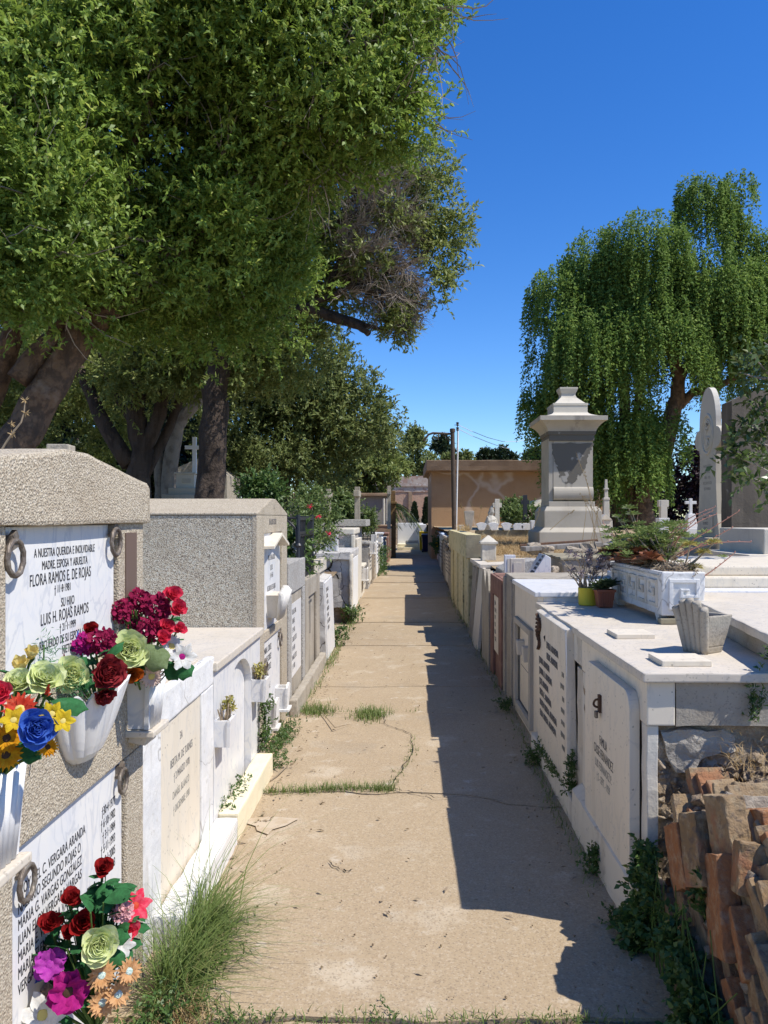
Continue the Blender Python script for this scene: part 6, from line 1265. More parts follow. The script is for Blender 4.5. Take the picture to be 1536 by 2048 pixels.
g1 = [gnd(u, v) for u, v in ((530, 1585), (600, 1585), (650, 1580), (700, 1578), (760, 1580), (783, 1580))]
grass('joint_grass', None, line(g1, 620, .022), .055, .05, .0022, kind='stuff')
grass('joint_grass', None, line([gnd(u, v) for u, v in ((605, 1425), (650, 1424), (700, 1424), (760, 1422), (840, 1424))], 120, .02)+line([gnd(u, v) for u, v in ((783, 1578), (800, 1545), (825, 1510), (822, 1470))], 130, .02), .03, .03, .0025, kind='stuff')
grass('grass_tuft', 'green grass tuft in the middle of the path joint', [(lambda q: (q[0]+random.gauss(0, .07), q[1]+random.gauss(0, .11), 0))(gnd(740, 1432)) for _ in range(420)], .075, .07, .003, grp='grass tufts in the path joints')
grass('grass_tuft', 'green grass tuft at the kerb side of the path joint', [(lambda q: (q[0]+random.gauss(0, .08), q[1]+random.gauss(0, .08), 0))(gnd(632, 1424)) for _ in range(320)], .08, .07, .003, grp='grass tufts in the path joints')
grass('edge_weeds', None, line([(-.75, 2.37), (0, 2.37), (.7, 2.37)], 420, .02), .03, .03, .0025, kind='stuff')
grass('edge_grass', None, line([(.80, 3.2), (.79, 4.0), (.80, 4.6), (.81, 5.3), (.83, 6.5)], 330, .022), .05, .05, .0025, kind='stuff')
grass('edge_grass', None, line([(-.84, 6.2), (-.82, 8), (-.80, 9), (-.80, 11), (-.78, 13)], 500, .03)+line([(.84, 6.5), (.86, 9), (.87, 12), (.88, 16)], 300, .03), .07, .06, .004, kind='stuff')
def weed(lab, c, r, n, L, Wd, hgt=.12, m='weed', grp=None, name='weed', squash=(1, 1, 1)):
    p = np.array(c)+rng.normal(size=(n, 3))*np.array([r*squash[0], r*squash[1], 0])+np.stack([np.zeros(n), np.zeros(n), hgt*rng.random(n)], 1)*squash[2]
    v_, q_ = twigs(p, nrm(rng.normal(size=(n, 3))*[1, 1, .3]+[0, 0, .7]), 7, L*1.3, L*.8, Wd*.8, .3, 1.0, .0, .2); o = np_mesh(name, v_, q_, M[m]); tag(o, lab, 'weed', grp); return o
q = gnd(440, 1670); weed('leafy green weed growing in the gap between the white and cream steps', (q[0]-.01, q[1]+.02, .02), .035, 120, .024, .012, .13)
q = gnd(545, 1540); weed('dense green weeds at the corner past the cream step', (-.83, 4.80, .0), .06, 120, .02, .011, .09)
weed('green weeds along the foot of the sloping-topped tomb', (-.85, 5.35, .0), .035, 260, .022, .010, .07, squash=(1, 6, 1))
weed('green weed climbing the jamb of the marble arch tomb', (-.87, 4.72, .12), .018, 130, .026, .013, .35)
weed('small weed sprouting from the middle of the cream step', (-.88, 4.0, .13), .02, 26, .022, .011, .03, squash=(1, 4, 1))
weed('tiny weed at the broken end of the white step', gnd(470, 1650), .02, 30, .02, .01, .07)
weed('green weed beside the leaning inscribed slab', (-.84, 9.4, .0), .06, 70, .05, .025, .22)
weed('green weed at the corner of the cracked plaster tomb', (-.80, 11.35, .0), .06, 90, .05, .025, .2)
weed('green plants crowding the far left tombs', (-.70, 21.5, .0), .12, 260, .08, .035, .7, squash=(.7, 5, 1))
weed('green weed at the right wall base where the grey tomb starts', (.80, 6.2, 0), .03, 40, .03, .015, .08)
q = gnd(1066, 1530); weed('dark leafy weed at the foot of the chipped name plaque tomb', (.80, q[1], .0), .025, 80, .024, .012, .09)
weed('green creeper hanging below the chipped name plaque', (.835, 4.5, .10), .006, 80, .02, .012, .03, squash=(1, 40, 1))
weed('green creeper in the gap beside the chipped name plaque', (.86, 4.0, .12), .012, 90, .02, .012, .2)
weed('small plant clinging to the plinth of the padlocked tomb', (.825, 3.35, .0), .02, 60, .026, .014, .1)
weed('low weeds at the foot of the plinth by the rubble', (.82, 2.9, .0), .02, 40, .026, .014, .06)
weed('spreading green weed at the bottom edge of the path', gnd(760, 2046), .035, 22, .016, .006, .014)
weed('low green weeds at the left bottom edge of the path', gnd(480, 2046), .035, 34, .018, .007, .02, squash=(2, .4, 1))
weed('leafy weed under the bouquet in the lower left corner', (-.76, 2.30, .0), .04, 110, .022, .012, .10)
grass('short_grass', 'short darker grass and clover under the tall clump', [(-.79+abs(random.gauss(0, .08)), 2.38+random.random()*.6, -.01) for _ in range(1100)], .085, .10, .003, 'weed')
n = 300; lp = np.stack([np.concatenate([-.80+np.abs(rng.normal(size=n//2))*.10, .86-np.abs(rng.normal(size=n//2))*.12]), rng.uniform(2.4, 14, n), np.full(n, .012)], 1)
lp = np.concatenate([lp, np.stack([rng.uniform(-.7, .7, 110), rng.uniform(2.4, 12, 110), np.full(110, .012)], 1)])
v_, q_ = leaves(lp, rng.normal(size=(len(lp), 3))*[1, 1, .12], .02+.025*rng.random(len(lp)), .008+.008*rng.random(len(lp)), np.tile([0, 0, 1.0], (len(lp), 1))+rng.normal(size=(len(lp), 3))*.2); tag(np_mesh('leaf_litter', v_, q_, M['drystem']), kind='stuff')
gv = MB()
for i in range(420):
    x = random.choice((-.80+abs(random.gauss(0, .12)), .86-abs(random.gauss(0, .12)), random.uniform(-.75, .8))); s_ = random.uniform(.002, .006); gv.obox((x, 2.4+8*random.random()**1.6, .012), (s_*1.4, s_, s_), (random.random(), random.random(), random.random()*6))
tag(gv.build('grit', M['soil']), kind='stuff')
for (u0, v0, um, vm, u1, v1, lab) in ((541, 1561, 560, 1545, 575, 1532, 'dry bent twig on the path beyond the cream step'), (548, 1568, 546, 1575, 556, 1580, 'short dry twig end on the path near the bent twig'), (640, 1420, 670, 1455, 700, 1448, 'thin dry twig lying by the kerb-side grass tuft')):
    tag(MB().tube([gnd(u0, v0, .012), gnd(um, vm, .03), gnd(u1, v1, .014)], [.004, .004, .002], 5).build('twig', M['drystem']), lab, 'twig', 'dry twigs on the path')
o = MB(); q = gnd(352, 2012); o.add([(q[0]-.03, q[1], .02), (q[0], q[1]-.025, .03), (q[0]+.04, q[1], .025), (q[0]+.01, q[1]+.035, .05)], [(0, 1, 2, 3)]); 
cr = thing('creeping_plant', 'dense dark green creeper covering the foot of the ruined brick wall', 'plant', (.95, 2.6, 0))
n = 1500
yy = rng.uniform(2.05, 2.86, n); zz = rng.random(n)**1.4*(.14+.22*np.clip((yy-2.15)/.55, 0, 1)); xx = .885-.10*(1-zz/.6)*rng.random(n)+.05*zz
keep = sines(np.stack([xx, yy, zz], 1), 7, 9) > -.35; p = np.stack([xx, yy, zz], 1)[keep]
v_, q_ = twigs(p, nrm(rng.normal(size=(len(p), 3))*.5+[-.8, -.3, .4]), 6, .04, .027, .018, .2, 1.0, .01, .25); np_mesh('foliage', v_, q_, M['weed'], cr)
b = MB()
for i in range(40): 
    y0 = random.uniform(2.1, 2.8); limb(b, [(.86, y0, .0), (.85, y0+random.gauss(0, .05), .12), (.86, y0+random.gauss(0, .1), random.uniform(.15, .4))], .003, .0015, 4)
b.build('stems', M['stem'] if 'stem' in M else P['stem'], cr)
weed('bright green sprig hanging off the raised slab at the right edge', (1.36, 2.79, 1.0), .02, 60, .03, .018, .07)
weed('sprig of weed sprouting from the grey end beam on the right', (1.27, 2.81, .80), .014, 30, .028, .010, .13)
weed('few green leaves hanging among the tilted bricks', (.96, 2.42, .30), .03, 60, .035, .02, .12)
# dry straw on the raised ground
def straw(n, u0, u1, y0, y1):
    out = []
    for _ in range(n):
        y = random.uniform(y0, y1); x = (random.uniform(u0, u1)-CX)*y/F
        if x > 1.1: out.append((x, y, zr(x, y)))
    return out
grass('dry_straw', None, straw(5200, 955, 1080, 11.0, 15.6)+straw(2600, 1040, 1240, 8.6, 12.3)+straw(900, 930, 1000, 14.5, 15.4), .11, .16, .0035, 'drygrass', kind='stuff')
grass('dry_straw', None, straw(900, 1195, 1245, 9.5, 11.6), .2, .2, .0035, 'drygrass', kind='stuff')
grass('dry_straw', None, [((random.uniform(915, 940)-CX)*y/F, y, 1.31) for y in [random.uniform(14, 15.2) for _ in range(260)]], .14, .1, .004, 'drygrass', kind='stuff')
grass('dry_straw', None, [(random.uniform(1.15, 1.9), 2.75+random.gauss(0, .05), .66+random.gauss(0, .04)) for _ in range(700)], .05, .08, .0018, 'drygrass', kind='stuff')
ds_ = thing('dry_stalks', 'tall thin dry grass stalks standing in front of the monument', 'grass', (2.2, 9.4, 1.0)); b = MB()
for (u0, v0, u1, v1) in ((1205, 1085, 1152, 905), (1195, 1080, 1160, 985), (1180, 1090, 1200, 990), (1215, 1080, 1172, 1000), (1190, 1080, 1168, 940), (1185, 1085, 1196, 1010), (1100, 1060, 1150, 1020), (1065, 1060, 1080, 1015), (930, 1045, 920, 1008), (955, 1045, 962, 1010), (950, 1045, 940, 1002), (1165, 1080, 1172, 990)):
    A_ = Vector(onY(u0, v0, 9.4)); B_ = Vector(onY(u1, v1, 9.4)); mid = A_.lerp(B_, .55)+Vector((.02, 0, .03)); b.tube([A_, mid, B_], [.004, .0032, .002], 4)
    for k in range(5): c_ = mid.lerp(B_, .4+.13*k); b.obox(c_+Vector((random.gauss(0, .008), 0, 0)), (.007, .007, .022), (.3, .3*(-1)**k, 0))
b.build('stalks', M['drygrass'], ds_)
th = thing('dry_thistle', 'spindly dry thistle stem on top of the gabled foreground tomb', 'weed', (-1.1, 2.1, 1.72)); b = MB()
K = lambda u, v: onY(u, v, 2.1)
b.tube([K(0, 905), K(12, 885), K(28, 862), K(42, 845), K(48, 825), K(50, 805)], [.0035, .003, .003, .0025, .002, .0015], 5); b.build('stem', M['drystem'], th)
for u, v in ((50, 800), (52, 826), (22, 848), (25, 868)):
    c_ = np.array(K(u, v)); v_, q_ = leaves(np.tile(c_, (12, 1)), rand_dirs(12), .014, .003); np_mesh('seed_head', v_, q_, M['drygrass'], th)
# dead flowers and dried plants in small wall vases are built with the vases
# ================================================================== WALL VASES AND FLOWERS
def box_vase(name, lab, x0, x1, y0, y1, z0, z1, m='marble', flare=1.12, back=0.0, tray=True, grp='small marble wall vases on the left tombs', ears=True):
    t = thing(name, lab, 'vase', (x0, (y0+y1)/2, z0), grp); cy = (y0+y1)/2; hw = (y1-y0)/2; th = .012
    b = MB(); xb = x0+(x1-x0)/flare; h0 = hw/flare
    # four walls so the vase is open
    b.hull8([(x0, cy-h0, z0), (xb, cy-h0, z0), (xb, cy-h0+th, z0), (x0, cy-h0+th, z0)], [(x0, cy-hw, z1), (x1, cy-hw, z1), (x1, cy-hw+th, z1), (x0, cy-hw+th, z1)])
    b.hull8([(x0, cy+h0-th, z0), (xb, cy+h0-th, z0), (xb, cy+h0, z0), (x0, cy+h0, z0)], [(x0, cy+hw-th, z1), (x1, cy+hw-th, z1), (x1, cy+hw, z1), (x0, cy+hw, z1)])
    b.box(x0, x0+.008, cy-hw+th, cy+hw-th, z0, z1); b.box(x0+.008, xb-th, cy-h0+th, cy+h0-th, z0, z0+.02)
    b.build('body', M[m], t, bevel=.002)
    b = MB(); n = 9; prof = [(cy-h0-.004, z0)]+[(cy-hw-.006, z1*.72+z0*.28)]+[(cy-hw-.006+(2*hw+.012)*i/n, z1+(.028 if ears else 0)*abs(math.sin(PI*(i/n)*1.0))**.6*(1 if ears else 0)) for i in range(n+1)]+[(cy+hw+.006, z1*.72+z0*.28), (cy+h0+.004, z0)]
    pv = [(xb-th+(x1-xb)*(z-z0)/(z1-z0), y, z) for y, z in prof]+[(xb+(x1-xb)*(z-z0)/(z1-z0)+.003, y, z) for y, z in prof]; k = len(prof)
    b.add(pv, [tuple(range(k))[::-1], tuple(range(k, 2*k))]+[(i, (i+1) % k, k+(i+1) % k, k+i) for i in range(k)]); b.build('front', M[m], t)
    if tray: MB().box(x0, x1+.012, y0-.012, y1+.012, z0-.02, z0-.001).build('tray', M[m], t, bevel=.003)
    return t
box_vase('wall_vase', 'square marble vase with a dried yellow succulent, mounted on the marble arch tomb', -.905, -.832, 3.635, 3.755, .465, .592, flare=1.05, tray=False, ears=False)
box_vase('wall_vase', 'square marble vase of dried yellow stems by the granite pillar', -.905, -.818, 4.50, 4.62, .472, .604, flare=1.12, tray=False, ears=False)
box_vase('wall_vase', 'small white vase with scrolled front, lower and nearer of the ground pair', -.94, -.852, 5.06, 5.17, .172, .33, m='white')
box_vase('wall_vase', 'small white vase with scrolled front, farther of the ground pair', -.94, -.850, 5.52, 5.64, .18, .33, m='white')
rvv = thing('wall_vase', 'white ribbed vase stained brown on one side, high on the sloping-topped tomb', 'vase', (-.93, 5.3, .86), 'small marble wall vases on the left tombs')
b = MB(); b.hull8([(-.94, 5.22, .87), (-.875, 5.22, .87), (-.875, 5.42, .87), (-.94, 5.42, .87)], [(-.94, 5.18, 1.03), (-.855, 5.18, 1.03), (-.855, 5.46, 1.03), (-.94, 5.46, 1.03)]); b.build('body', M['marble_old'], rvv, bevel=.003)
b = MB()
for i in range(7):
    y0 = 5.215+i*.030; y1 = 5.15+i*.048; b.tube([(-.868, y0, .862), (-.845, (y0+y1)/2, .97), (-.826, y1, 1.085-.012*abs(i-3))], [.014, .019, .022], 8)
b.build('ribbed_front', M['white'], rvv, smooth=True)
for (y, z, yy) in ((3.69, .59, 0), (4.56, .60, 0)):
    t = thing('dried_plant', 'withered yellow-brown succulent stems in the vase on the marble arch tomb' if y < 4 else 'bunch of dried yellow and pale stems in the vase by the granite pillar', 'plant', (-.87, y, z))
    b = MB()
    for i in range(9):
        p0 = Vector((-.87+random.gauss(0, .012), y+random.gauss(0, .02), z-.06)); p1 = p0+Vector((random.gauss(.005, .02), random.gauss(.05 if y < 4 else -.03, .04), random.uniform(.09, .15))); b.tube([p0, p0.lerp(p1, .5)+Vector((0, .008, 0)), p1], [.006, .006, .003], 5)
    b.build('stems', M['drystem'], t); pts = np.array([[-.865+random.gauss(0, .015), y+(.07 if y < 4 else -.01)+random.gauss(0, .025), z+random.uniform(.03, .08)] for _ in range(26)]); v_, q_ = leaves(np.repeat(pts, 4, 0), rand_dirs(104), .026, .012); np_mesh('leaves', v_, q_, M['succ_yel'], t)
# three vases of the gabled tomb
def rib_vase(lab, y0, y1, z0, z1):
    t = box_vase('wall_vase', lab, -.895, -.815, y0, y1, z0, z1, 'marble', 1.12, tray=False, grp='vases fixed to the gabled foreground tomb', ears=False)
    b = MB(); k = 5
    for i in range(k):
        ya = y0+(y1-y0)*(.12+.76*(i+.5)/k); yb = y0+(y1-y0)*(i+.5)/k; b.tube([(-.826, ya, z0), (-.812, yb, z1)], [.011, .0135], 8)
    b.build('ribs', M['marble'], t, smooth=True)
    b = MB(); b.box(-.895, -.798, y0-.012, y1+.014, z0-.022, z0-.002); b.obox((-.86, (y0+y1)/2, z0-.035), (.06, (y1-y0)*.8, .03), (0, .2, 0)); b.build('tray', M['marble_old'], t, bevel=.004, rough=.003, cell=.02); return t
rib_vase('ribbed marble vase with a chipped tray at the left edge', 1.50, 1.635, .84, 1.04)
rib_vase('narrow marble vase on a cracked tray, at the far corner of the gabled tomb', 2.45, 2.585, .875, 1.045)
sh = thing('wall_vase', 'wide shell-shaped fluted white vase in the middle of the gabled tomb', 'vase', (-.89, 2.15, .9), 'vases fixed to the gabled foreground tomb')
vs = []; fs = []; na, nz = 80, 8
for j in range(nz+1):
    t = j/nz; z = .895+.175*t
    for i in range(na+1):
        a = -PI/2+PI*i/na; fl = .93+.16*abs(math.sin(i*PI*8/na))*(.35+.65*t); R_ = (.055+.118*t**.6)*fl
        vs.append((-.889+R_*.62*math.cos(a), 2.10+R_*math.sin(a)*1.1, z+.03*t*abs(math.sin(i*PI*8/na))))
for j in range(nz):
    for i in range(na): a = j*(na+1)+i; fs.append((a, a+1, a+na+2, a+na+1))
n0 = len(vs)
for i in range(na+1):
    x, y, z = vs[nz*(na+1)+i]; vs.append((-.889+(x+.889)*.86, 2.10+(y-2.10)*.9, z)); vs.append((-.889+(x+.889)*.8, 2.10+(y-2.10)*.82, z-.05))
for i in range(na): a = nz*(na+1)+i; c_ = n0+2*i; fs += [(a, a+1, c_+2, c_), (c_, c_+2, c_+3, c_+1)]
fs.append(tuple(range(na+1))[::-1]); fs.append(tuple(n0+2*i+1 for i in range(na+1)))
MB().add(vs, fs).build('body', M['marble'], sh, smooth=False)
lv = thing('flower_vase', 'pale vase on the ground holding the lower bouquet by the second plaque', 'vase', (-.8, 1.95, 0)); MB().lathe((-.80, 1.99, 0), [(.05, 0), (.06, .02), (.05, .10), (.062, .20), (.055, .20), (.045, .15)], 20).build('body', M['marble'], lv)
# ---------------- flower shapes (pointing along +z, radius about 1)
def petal_patch(L, Wd, curl, cup, ruffle=0.0, nu=5, nv=5, tip=.5, seed=0):
    """grid patch: base at origin, grows along +x then curls up; returns (nv+1)*(nu+1) verts"""
    rr = random.Random(seed); V = []; ph = rr.uniform(0, 6)
    for j in range(nv+1):
        t = j/nv; wid = Wd*(math.sin(min(1, t*1.15)*PI*.62)**.8 if t < .87 else math.sin(PI*.62)**.8*(1-(t-.87)/.13*(1-tip)))
        a = curl*t; x = L*(math.sin(a)/curl if abs(curl) > 1e-3 else t); z = L*((1-math.cos(a))/curl if abs(curl) > 1e-3 else 0)
        for i in range(nu+1):
            s = i/nu*2-1; V.append((x-.12*L*s*s*t, s*wid*.5, z+cup*s*s*wid+ruffle*t*L*math.sin(s*5+ph+t*2)))
    F_ = [(j*(nu+1)+i, j*(nu+1)+i+1, (j+1)*(nu+1)+i+1, (j+1)*(nu+1)+i) for j in range(nv) for i in range(nu)]
    return V, F_
def place(b, V, F_, az, el, off=(0, 0, 0), sc=1.0):
    m = Matrix.Translation(off) @ Matrix.Rotation(az, 4, 'Z') @ Matrix.Rotation(-el, 4, 'Y') @ Matrix.Scale(sc, 4)
    b.add([m @ Vector(v) for v in V], F_)
def f_rose(b, n=22, ruffle=.03, seed=0):
    for i in range(n):
        t = i/n; el = 1.45-1.25*t**.8; L = .42+.62*t; V, F_ = petal_patch(L, .55+.45*t, .35+.0*t, .22, ruffle, seed=seed+i, tip=.75)
        place(b, V, F_, i*2.39996+seed, el, (0, 0, .32*(1-t)), 1)
def f_daisy(b, n=18, rows=2, wd=.24, curl=-.15, el=.2, seed=0):
    for r in range(rows):
        for i in range(n):
            V, F_ = petal_patch(1.0-.18*r, wd, curl+.1*math.sin(i*3.1+seed), .12, .02, 2, 4, .45, seed+i); place(b, V, F_, 2*PI*(i+.5*r)/n, el+.2*r+.07*math.sin(i*7.7+seed), (0, 0, .04*r))
def f_pom(b, n=90, seed=0):
    rr = random.Random(seed)
    for i in range(n):
        z = 1-(i+.5)/n*1.25; a = i*2.39996; rad = math.sqrt(max(0, 1-z*z)); V, F_ = petal_patch(.34, .26, -.5, .3, .06, 2, 2, .9, i)
        for _ in range(2): q_ = .62*rr.uniform(.75, 1.2); place(b, V, F_, a+_*2.2+rr.uniform(-.9, .9), math.asin(max(-1, min(1, z)))*.85+rr.uniform(-.9, .9), (rad*q_*math.cos(a), rad*q_*math.sin(a), z*q_), rr.uniform(.7, 1.25))
def f_tulip(b, n=6, seed=0):
    for i in range(n): V, F_ = petal_patch(1.25, .85, .35, .3, 0, seed=i, tip=.35); place(b, V, F_, i*2*PI/n+seed, 1.02-.12*(i % 2), (0, 0, -.3))
def f_lily(b, n=6, seed=0, wd=.42):
    for i in range(n): V, F_ = petal_patch(1.12, wd, -.75, .16, .03, seed=i+seed, tip=.5); place(b, V, F_, i*2*PI/n+seed, .75, (0, 0, 0))
def f_glad(b, seed=0):
    for i in range(9): V, F_ = petal_patch(1.0, .85, -.35, .18, .10, 6, 5, .8, i+seed); place(b, V, F_, i*2*PI/9*2+seed, .35+.35*(i // 5), (0, 0, 0))
def f_spike(b, seed=0):
    for i in range(34):
        t = i/34; V, F_ = petal_patch(.55*(1-.5*t), .2, .5, .25, 0, 2, 3, .1, i); place(b, V, F_, i*2.4, .55+.6*t, (0, 0, -.5+1.3*t))
SH = {'rose': f_rose, 'daisy': f_daisy, 'pom': f_pom, 'tulip': f_tulip, 'lily': f_lily, 'glad': f_glad, 'spike': f_spike}
CATN = {'rose': 'rose', 'daisy': 'daisy', 'pom': 'flower', 'tulip': 'tulip', 'lily': 'lily', 'glad': 'flower', 'spike': 'flower'}
NM = {'rose': 'rose', 'daisy': 'daisy', 'pom': 'carnation', 'tulip': 'tulip', 'lily': 'lily', 'glad': 'gladiolus', 'spike': 'ginger_flower'}
def flower(kind, colr, u, v, y, rp, face, root, lab, centre=None, stretch=1.0, seed=0, nleaf=1, grp=None, rose_n=22, ruffle=.03):
    c = Vector(onY(u, v, y)); r = rp*{'pom': 1.05, 'rose': 1.26, 'tulip': 1.2}.get(kind, 1.18)*y/F; t = thing(NM[kind], lab, CATN[kind], c, grp)
    d = Vector(face).normalized(); rot = d.to_track_quat('Z', 'Y').to_matrix().to_4x4(); m = Matrix.Translation(c) @ rot @ Matrix.Diagonal((r, r*stretch, r, 1))
    b = MB()
    if kind == 'rose': f_rose(b, rose_n, ruffle, seed)
    elif kind == 'lily': f_lily(b, 6, seed, .62)
    else: SH[kind](b, seed=seed)
    b.v = [tuple(m @ (Vector(q)+noise.noise_vector(Vector(q)*3.5+c*50)*.075+noise.noise_vector(Vector(q)*9+c*50)*.03)) for q in b.v]; b.build('bloom', P[colr], t, smooth=True)
    if centre:
        b = MB(); b.lathe((0, 0, 0), [(.30, .02), (.30, .12), (.2, .2), (.08, .22)], 14); b.v = [tuple(m @ Vector(q)) for q in b.v]; b.build('centre', P[centre], t)
    r0 = Vector(root); mid = c.lerp(r0, .5)+Vector((0, 0, .01)); b = MB(); b.tube([c-d*r*.2, c-d*r*.6+(r0-c)*.15, mid, r0], [.003, .003, .0032, .0035], 6)
    if kind in ('rose', 'tulip', 'lily'): b.tube([c-d*r*.55, c-d*r*.15], [r*.12, r*.30], 8)
    b.build('stem', P['stem'], t)
    if nleaf:
        nleaf += 2
        b = MB(); rr = random.Random(seed+int(u))
        for i in range(nleaf):
            V, F_ = petal_patch(1, .55, -.5, -.12, 0, 4, 6, .1, i); p_ = c.lerp(r0, rr.uniform(.08, .34)); mm = Matrix.Translation(p_) @ Matrix.Rotation(rr.uniform(-1.2, 1.2), 4, 'Z') @ Matrix.Rotation(rr.uniform(-.6, .5), 4, 'Y') @ Matrix.Rotation(rr.uniform(-.5, .5), 4, 'X') @ Matrix.Scale(rr.uniform(.035, .055), 4)
            b.add([mm @ Vector(q) for q in V], F_)
        b.build('leaf', P['green'], t)
    return t
def bigleaf(u, v, y, L, az, el, roll, colr, lab, wd=.62, name='leaf_spray', root=None):
    c = Vector(onY(u, v, y)); b = MB(); V, F_ = petal_patch(1, wd, -.45, -.10, .015, 6, 8, .12, int(u)); mm = Matrix.Translation(c) @ Matrix.Rotation(az, 4, 'Z') @ Matrix.Rotation(-el, 4, 'Y') @ Matrix.Rotation(roll, 4, 'X') @ Matrix.Translation((-L*.5, 0, 0)) @ Matrix.Scale(L, 4)
    t = thing(name, lab, 'leaf', c); b.add([mm @ Vector(q) for q in V], F_); b.build('blade', P[colr], t, smooth=True)
    if root: MB().tube([mm @ Vector((0, 0, 0)), (mm @ Vector((0, 0, 0))).lerp(Vector(root), .6)+Vector((.005, 0, 0)), root], .0022, 5).build('stem', P['stem'], t)
    return t
def fern(u, v, y, L, lab, root, n=26):
    c = Vector(onY(u, v, y)); t = thing('fern_sprig', lab, 'greenery', c); P_ = []; D_ = []
    for i in range(n):
        for s in range(9):
            k = rng.random(); p_ = np.array(root)*(1-k)*.35+np.array(c)*(.65+.35*k)+rng.normal(size=3)*L*.42; P_.append(p_); D_.append(rng.normal(size=3)+[.4, -.2, .5])
    v_, q_ = leaves(np.array(P_), np.array(D_), .020, .0022); np_mesh('fronds', v_, q_, P['fern'], t)
    MB().tube([root, Vector(root).lerp(c, .6), c], .002, 5).build('stem', P['stem'], t)
FA = (.75, -.6, .35)
# --- bouquet in the far corner vase
RA = (-.86, 2.52, .96); Y0 = 2.42
for k, (u, v, r, cl, lab, dy) in enumerate(((216, 1204, 24, 'darkred', 'dull crimson carnation head farthest left in the corner vase', .05), (240, 1222, 27, 'maroon', 'maroon carnation head beside the sage leaf, left of the corner bouquet', -.02), (278, 1206, 30, 'maroon', 'maroon carnation head at the top of the corner bouquet', .04), (312, 1216, 31, 'maroon', 'big deep maroon carnation head under the top pink rose', 0),
                                          (298, 1258, 27, 'maroon', 'lower maroon carnation head in the middle of the corner bouquet', -.04), (268, 1245, 20, 'maroon', 'small maroon carnation head half hidden among green stems', .0))):
    flower('pom', cl, u, v, Y0+dy, r, FA, RA, lab, seed=k*7+1, nleaf=1, grp='carnations in the corner bouquet')
flower('pom', 'white', 247, 1190, Y0+.08, 20, (.3, -.6, .8), RA, 'white frilled flower head at the top of the corner bouquet', seed=4, nleaf=0)
for k, (u, v, r, lab) in enumerate(((343, 1193, 20, 'topmost pink rose of the corner bouquet'), (353, 1220, 20, 'second pink rose from the top of the corner bouquet'), (330, 1256, 18, 'pink rose lying left of the lowest pink bud'), (356, 1260, 15, 'pink rosebud farthest right in the corner bouquet'), (322, 1278, 17, 'reddish pink rose just above the white daisy'))):
    flower('rose', 'pink', u, v, Y0-.02*k, r, (.6, -.6, .5), RA, lab, seed=k+3, rose_n=14, nleaf=1, grp='pink roses in the corner bouquet')
flower('rose', 'lime', 257, 1304, Y0-.14, 37, (.45, -.85, .35), RA, 'large pale lime rose in front of the corner bouquet', seed=6, rose_n=28, ruffle=.06)
flower('daisy', 'white', 342, 1293, Y0-.06, 22, (.5, -.8, .3), RA, 'white daisy with thin petals on the right of the corner bouquet', 'yolk', seed=2, nleaf=0)
flower('lily', 'white', 362, 1313, Y0-.05, 25, (.6, -.7, .1), RA, 'white orchid-like bloom with pink throat, right end of the corner bouquet', 'magenta', seed=2, nleaf=1)
flower('daisy', 'cream', 302, 1352, Y0-.08, 22, (.5, -.8, -.1), RA, 'cream daisy hanging at the bottom of the corner bouquet', 'yolk', seed=9, nleaf=0)
flower('rose', 'rust', 265, 1347, Y0-.12, 20, (.4, -.9, .0), RA, 'orange flower tucked under the large lime rose', seed=9, rose_n=14, nleaf=1)
bigleaf(204, 1215, Y0+.02, .085, 1.9, 1.0, .9, 'sage', 'round sage leaf behind the top left of the corner bouquet', .75, root=RA); bigleaf(200, 1240, Y0-.02, .10, 2.1, -.9, 1.0, 'sage', 'sage leaf hanging down left of the corner bouquet', .6, root=RA)
bigleaf(308, 1313, Y0-.12, .105, -.3, -.7, 1.1, 'sage', 'large sage leaf right of the lime rose', .72, root=RA); bigleaf(345, 1340, Y0-.04, .075, -.2, -.9, .8, 'green', 'dark green leaf below the white orchid', .7, root=RA)
bigleaf(365, 1338, Y0-.06, .075, -.6, -.35, .9, 'green', 'glossy green leaf at the right end of the corner bouquet', .75, root=RA); bigleaf(233, 1285, Y0-.1, .07, 1.5, 1.1, .9, 'green', 'green leaf left of the large lime rose', .5, root=RA); bigleaf(318, 1252, Y0+.03, .06, .3, .9, .9, 'darkred', 'dull reddish leaf behind the pink roses', .6, root=RA)
gs = thing('stem_bundle', 'bundle of bare green stems inside the corner bouquet', 'greenery', RA); b = MB()
for i in range(30): a = Vector(RA)+Vector((random.gauss(0, .01), random.gauss(0, .015), 0)); e = Vector(onY(random.uniform(235, 320), random.uniform(1220, 1270), Y0-.03)); b.tube([a, a.lerp(e, .5)+Vector((0, 0, .02)), e], .0022, 5)
b.build('stems', P['stem'], gs)
# --- bouquet in the shell vase
RB = (-.85, 2.12, 1.02); Y1 = 2.06
flower('rose', 'red', 178, 1262, Y1+.08, 17, (.5, -.7, .4), RB, 'small red rose at the top of the shell vase bouquet', seed=1, rose_n=14)
flower('pom', 'maroon', 203, 1284, Y1+.04, 30, FA, RB, 'dark magenta carnation head at the top right of the shell vase', seed=11, grp='carnations in the shell vase'); flower('pom', 'magenta', 166, 1290, Y1+.04, 24, FA, RB, 'bright magenta carnation head left of the dark one', seed=13, grp='carnations in the shell vase')
flower('lily', 'blue', 137, 1285, Y1+.05, 24, (.3, -.7, .6), RB, 'blue flower peeping out left of the magenta carnation', seed=3, nleaf=0)
flower('rose', 'red', 112, 1313, Y1-.02, 18, (.3, -.8, .5), RB, 'red rose above the fern in the shell vase', seed=2, rose_n=14)
flower('rose', 'lime', 140, 1350, Y1-.06, 34, (.5, -.8, .3), RB, 'pale lime rose half hidden by fern in the shell vase', seed=12, rose_n=24, ruffle=.05, nleaf=2)
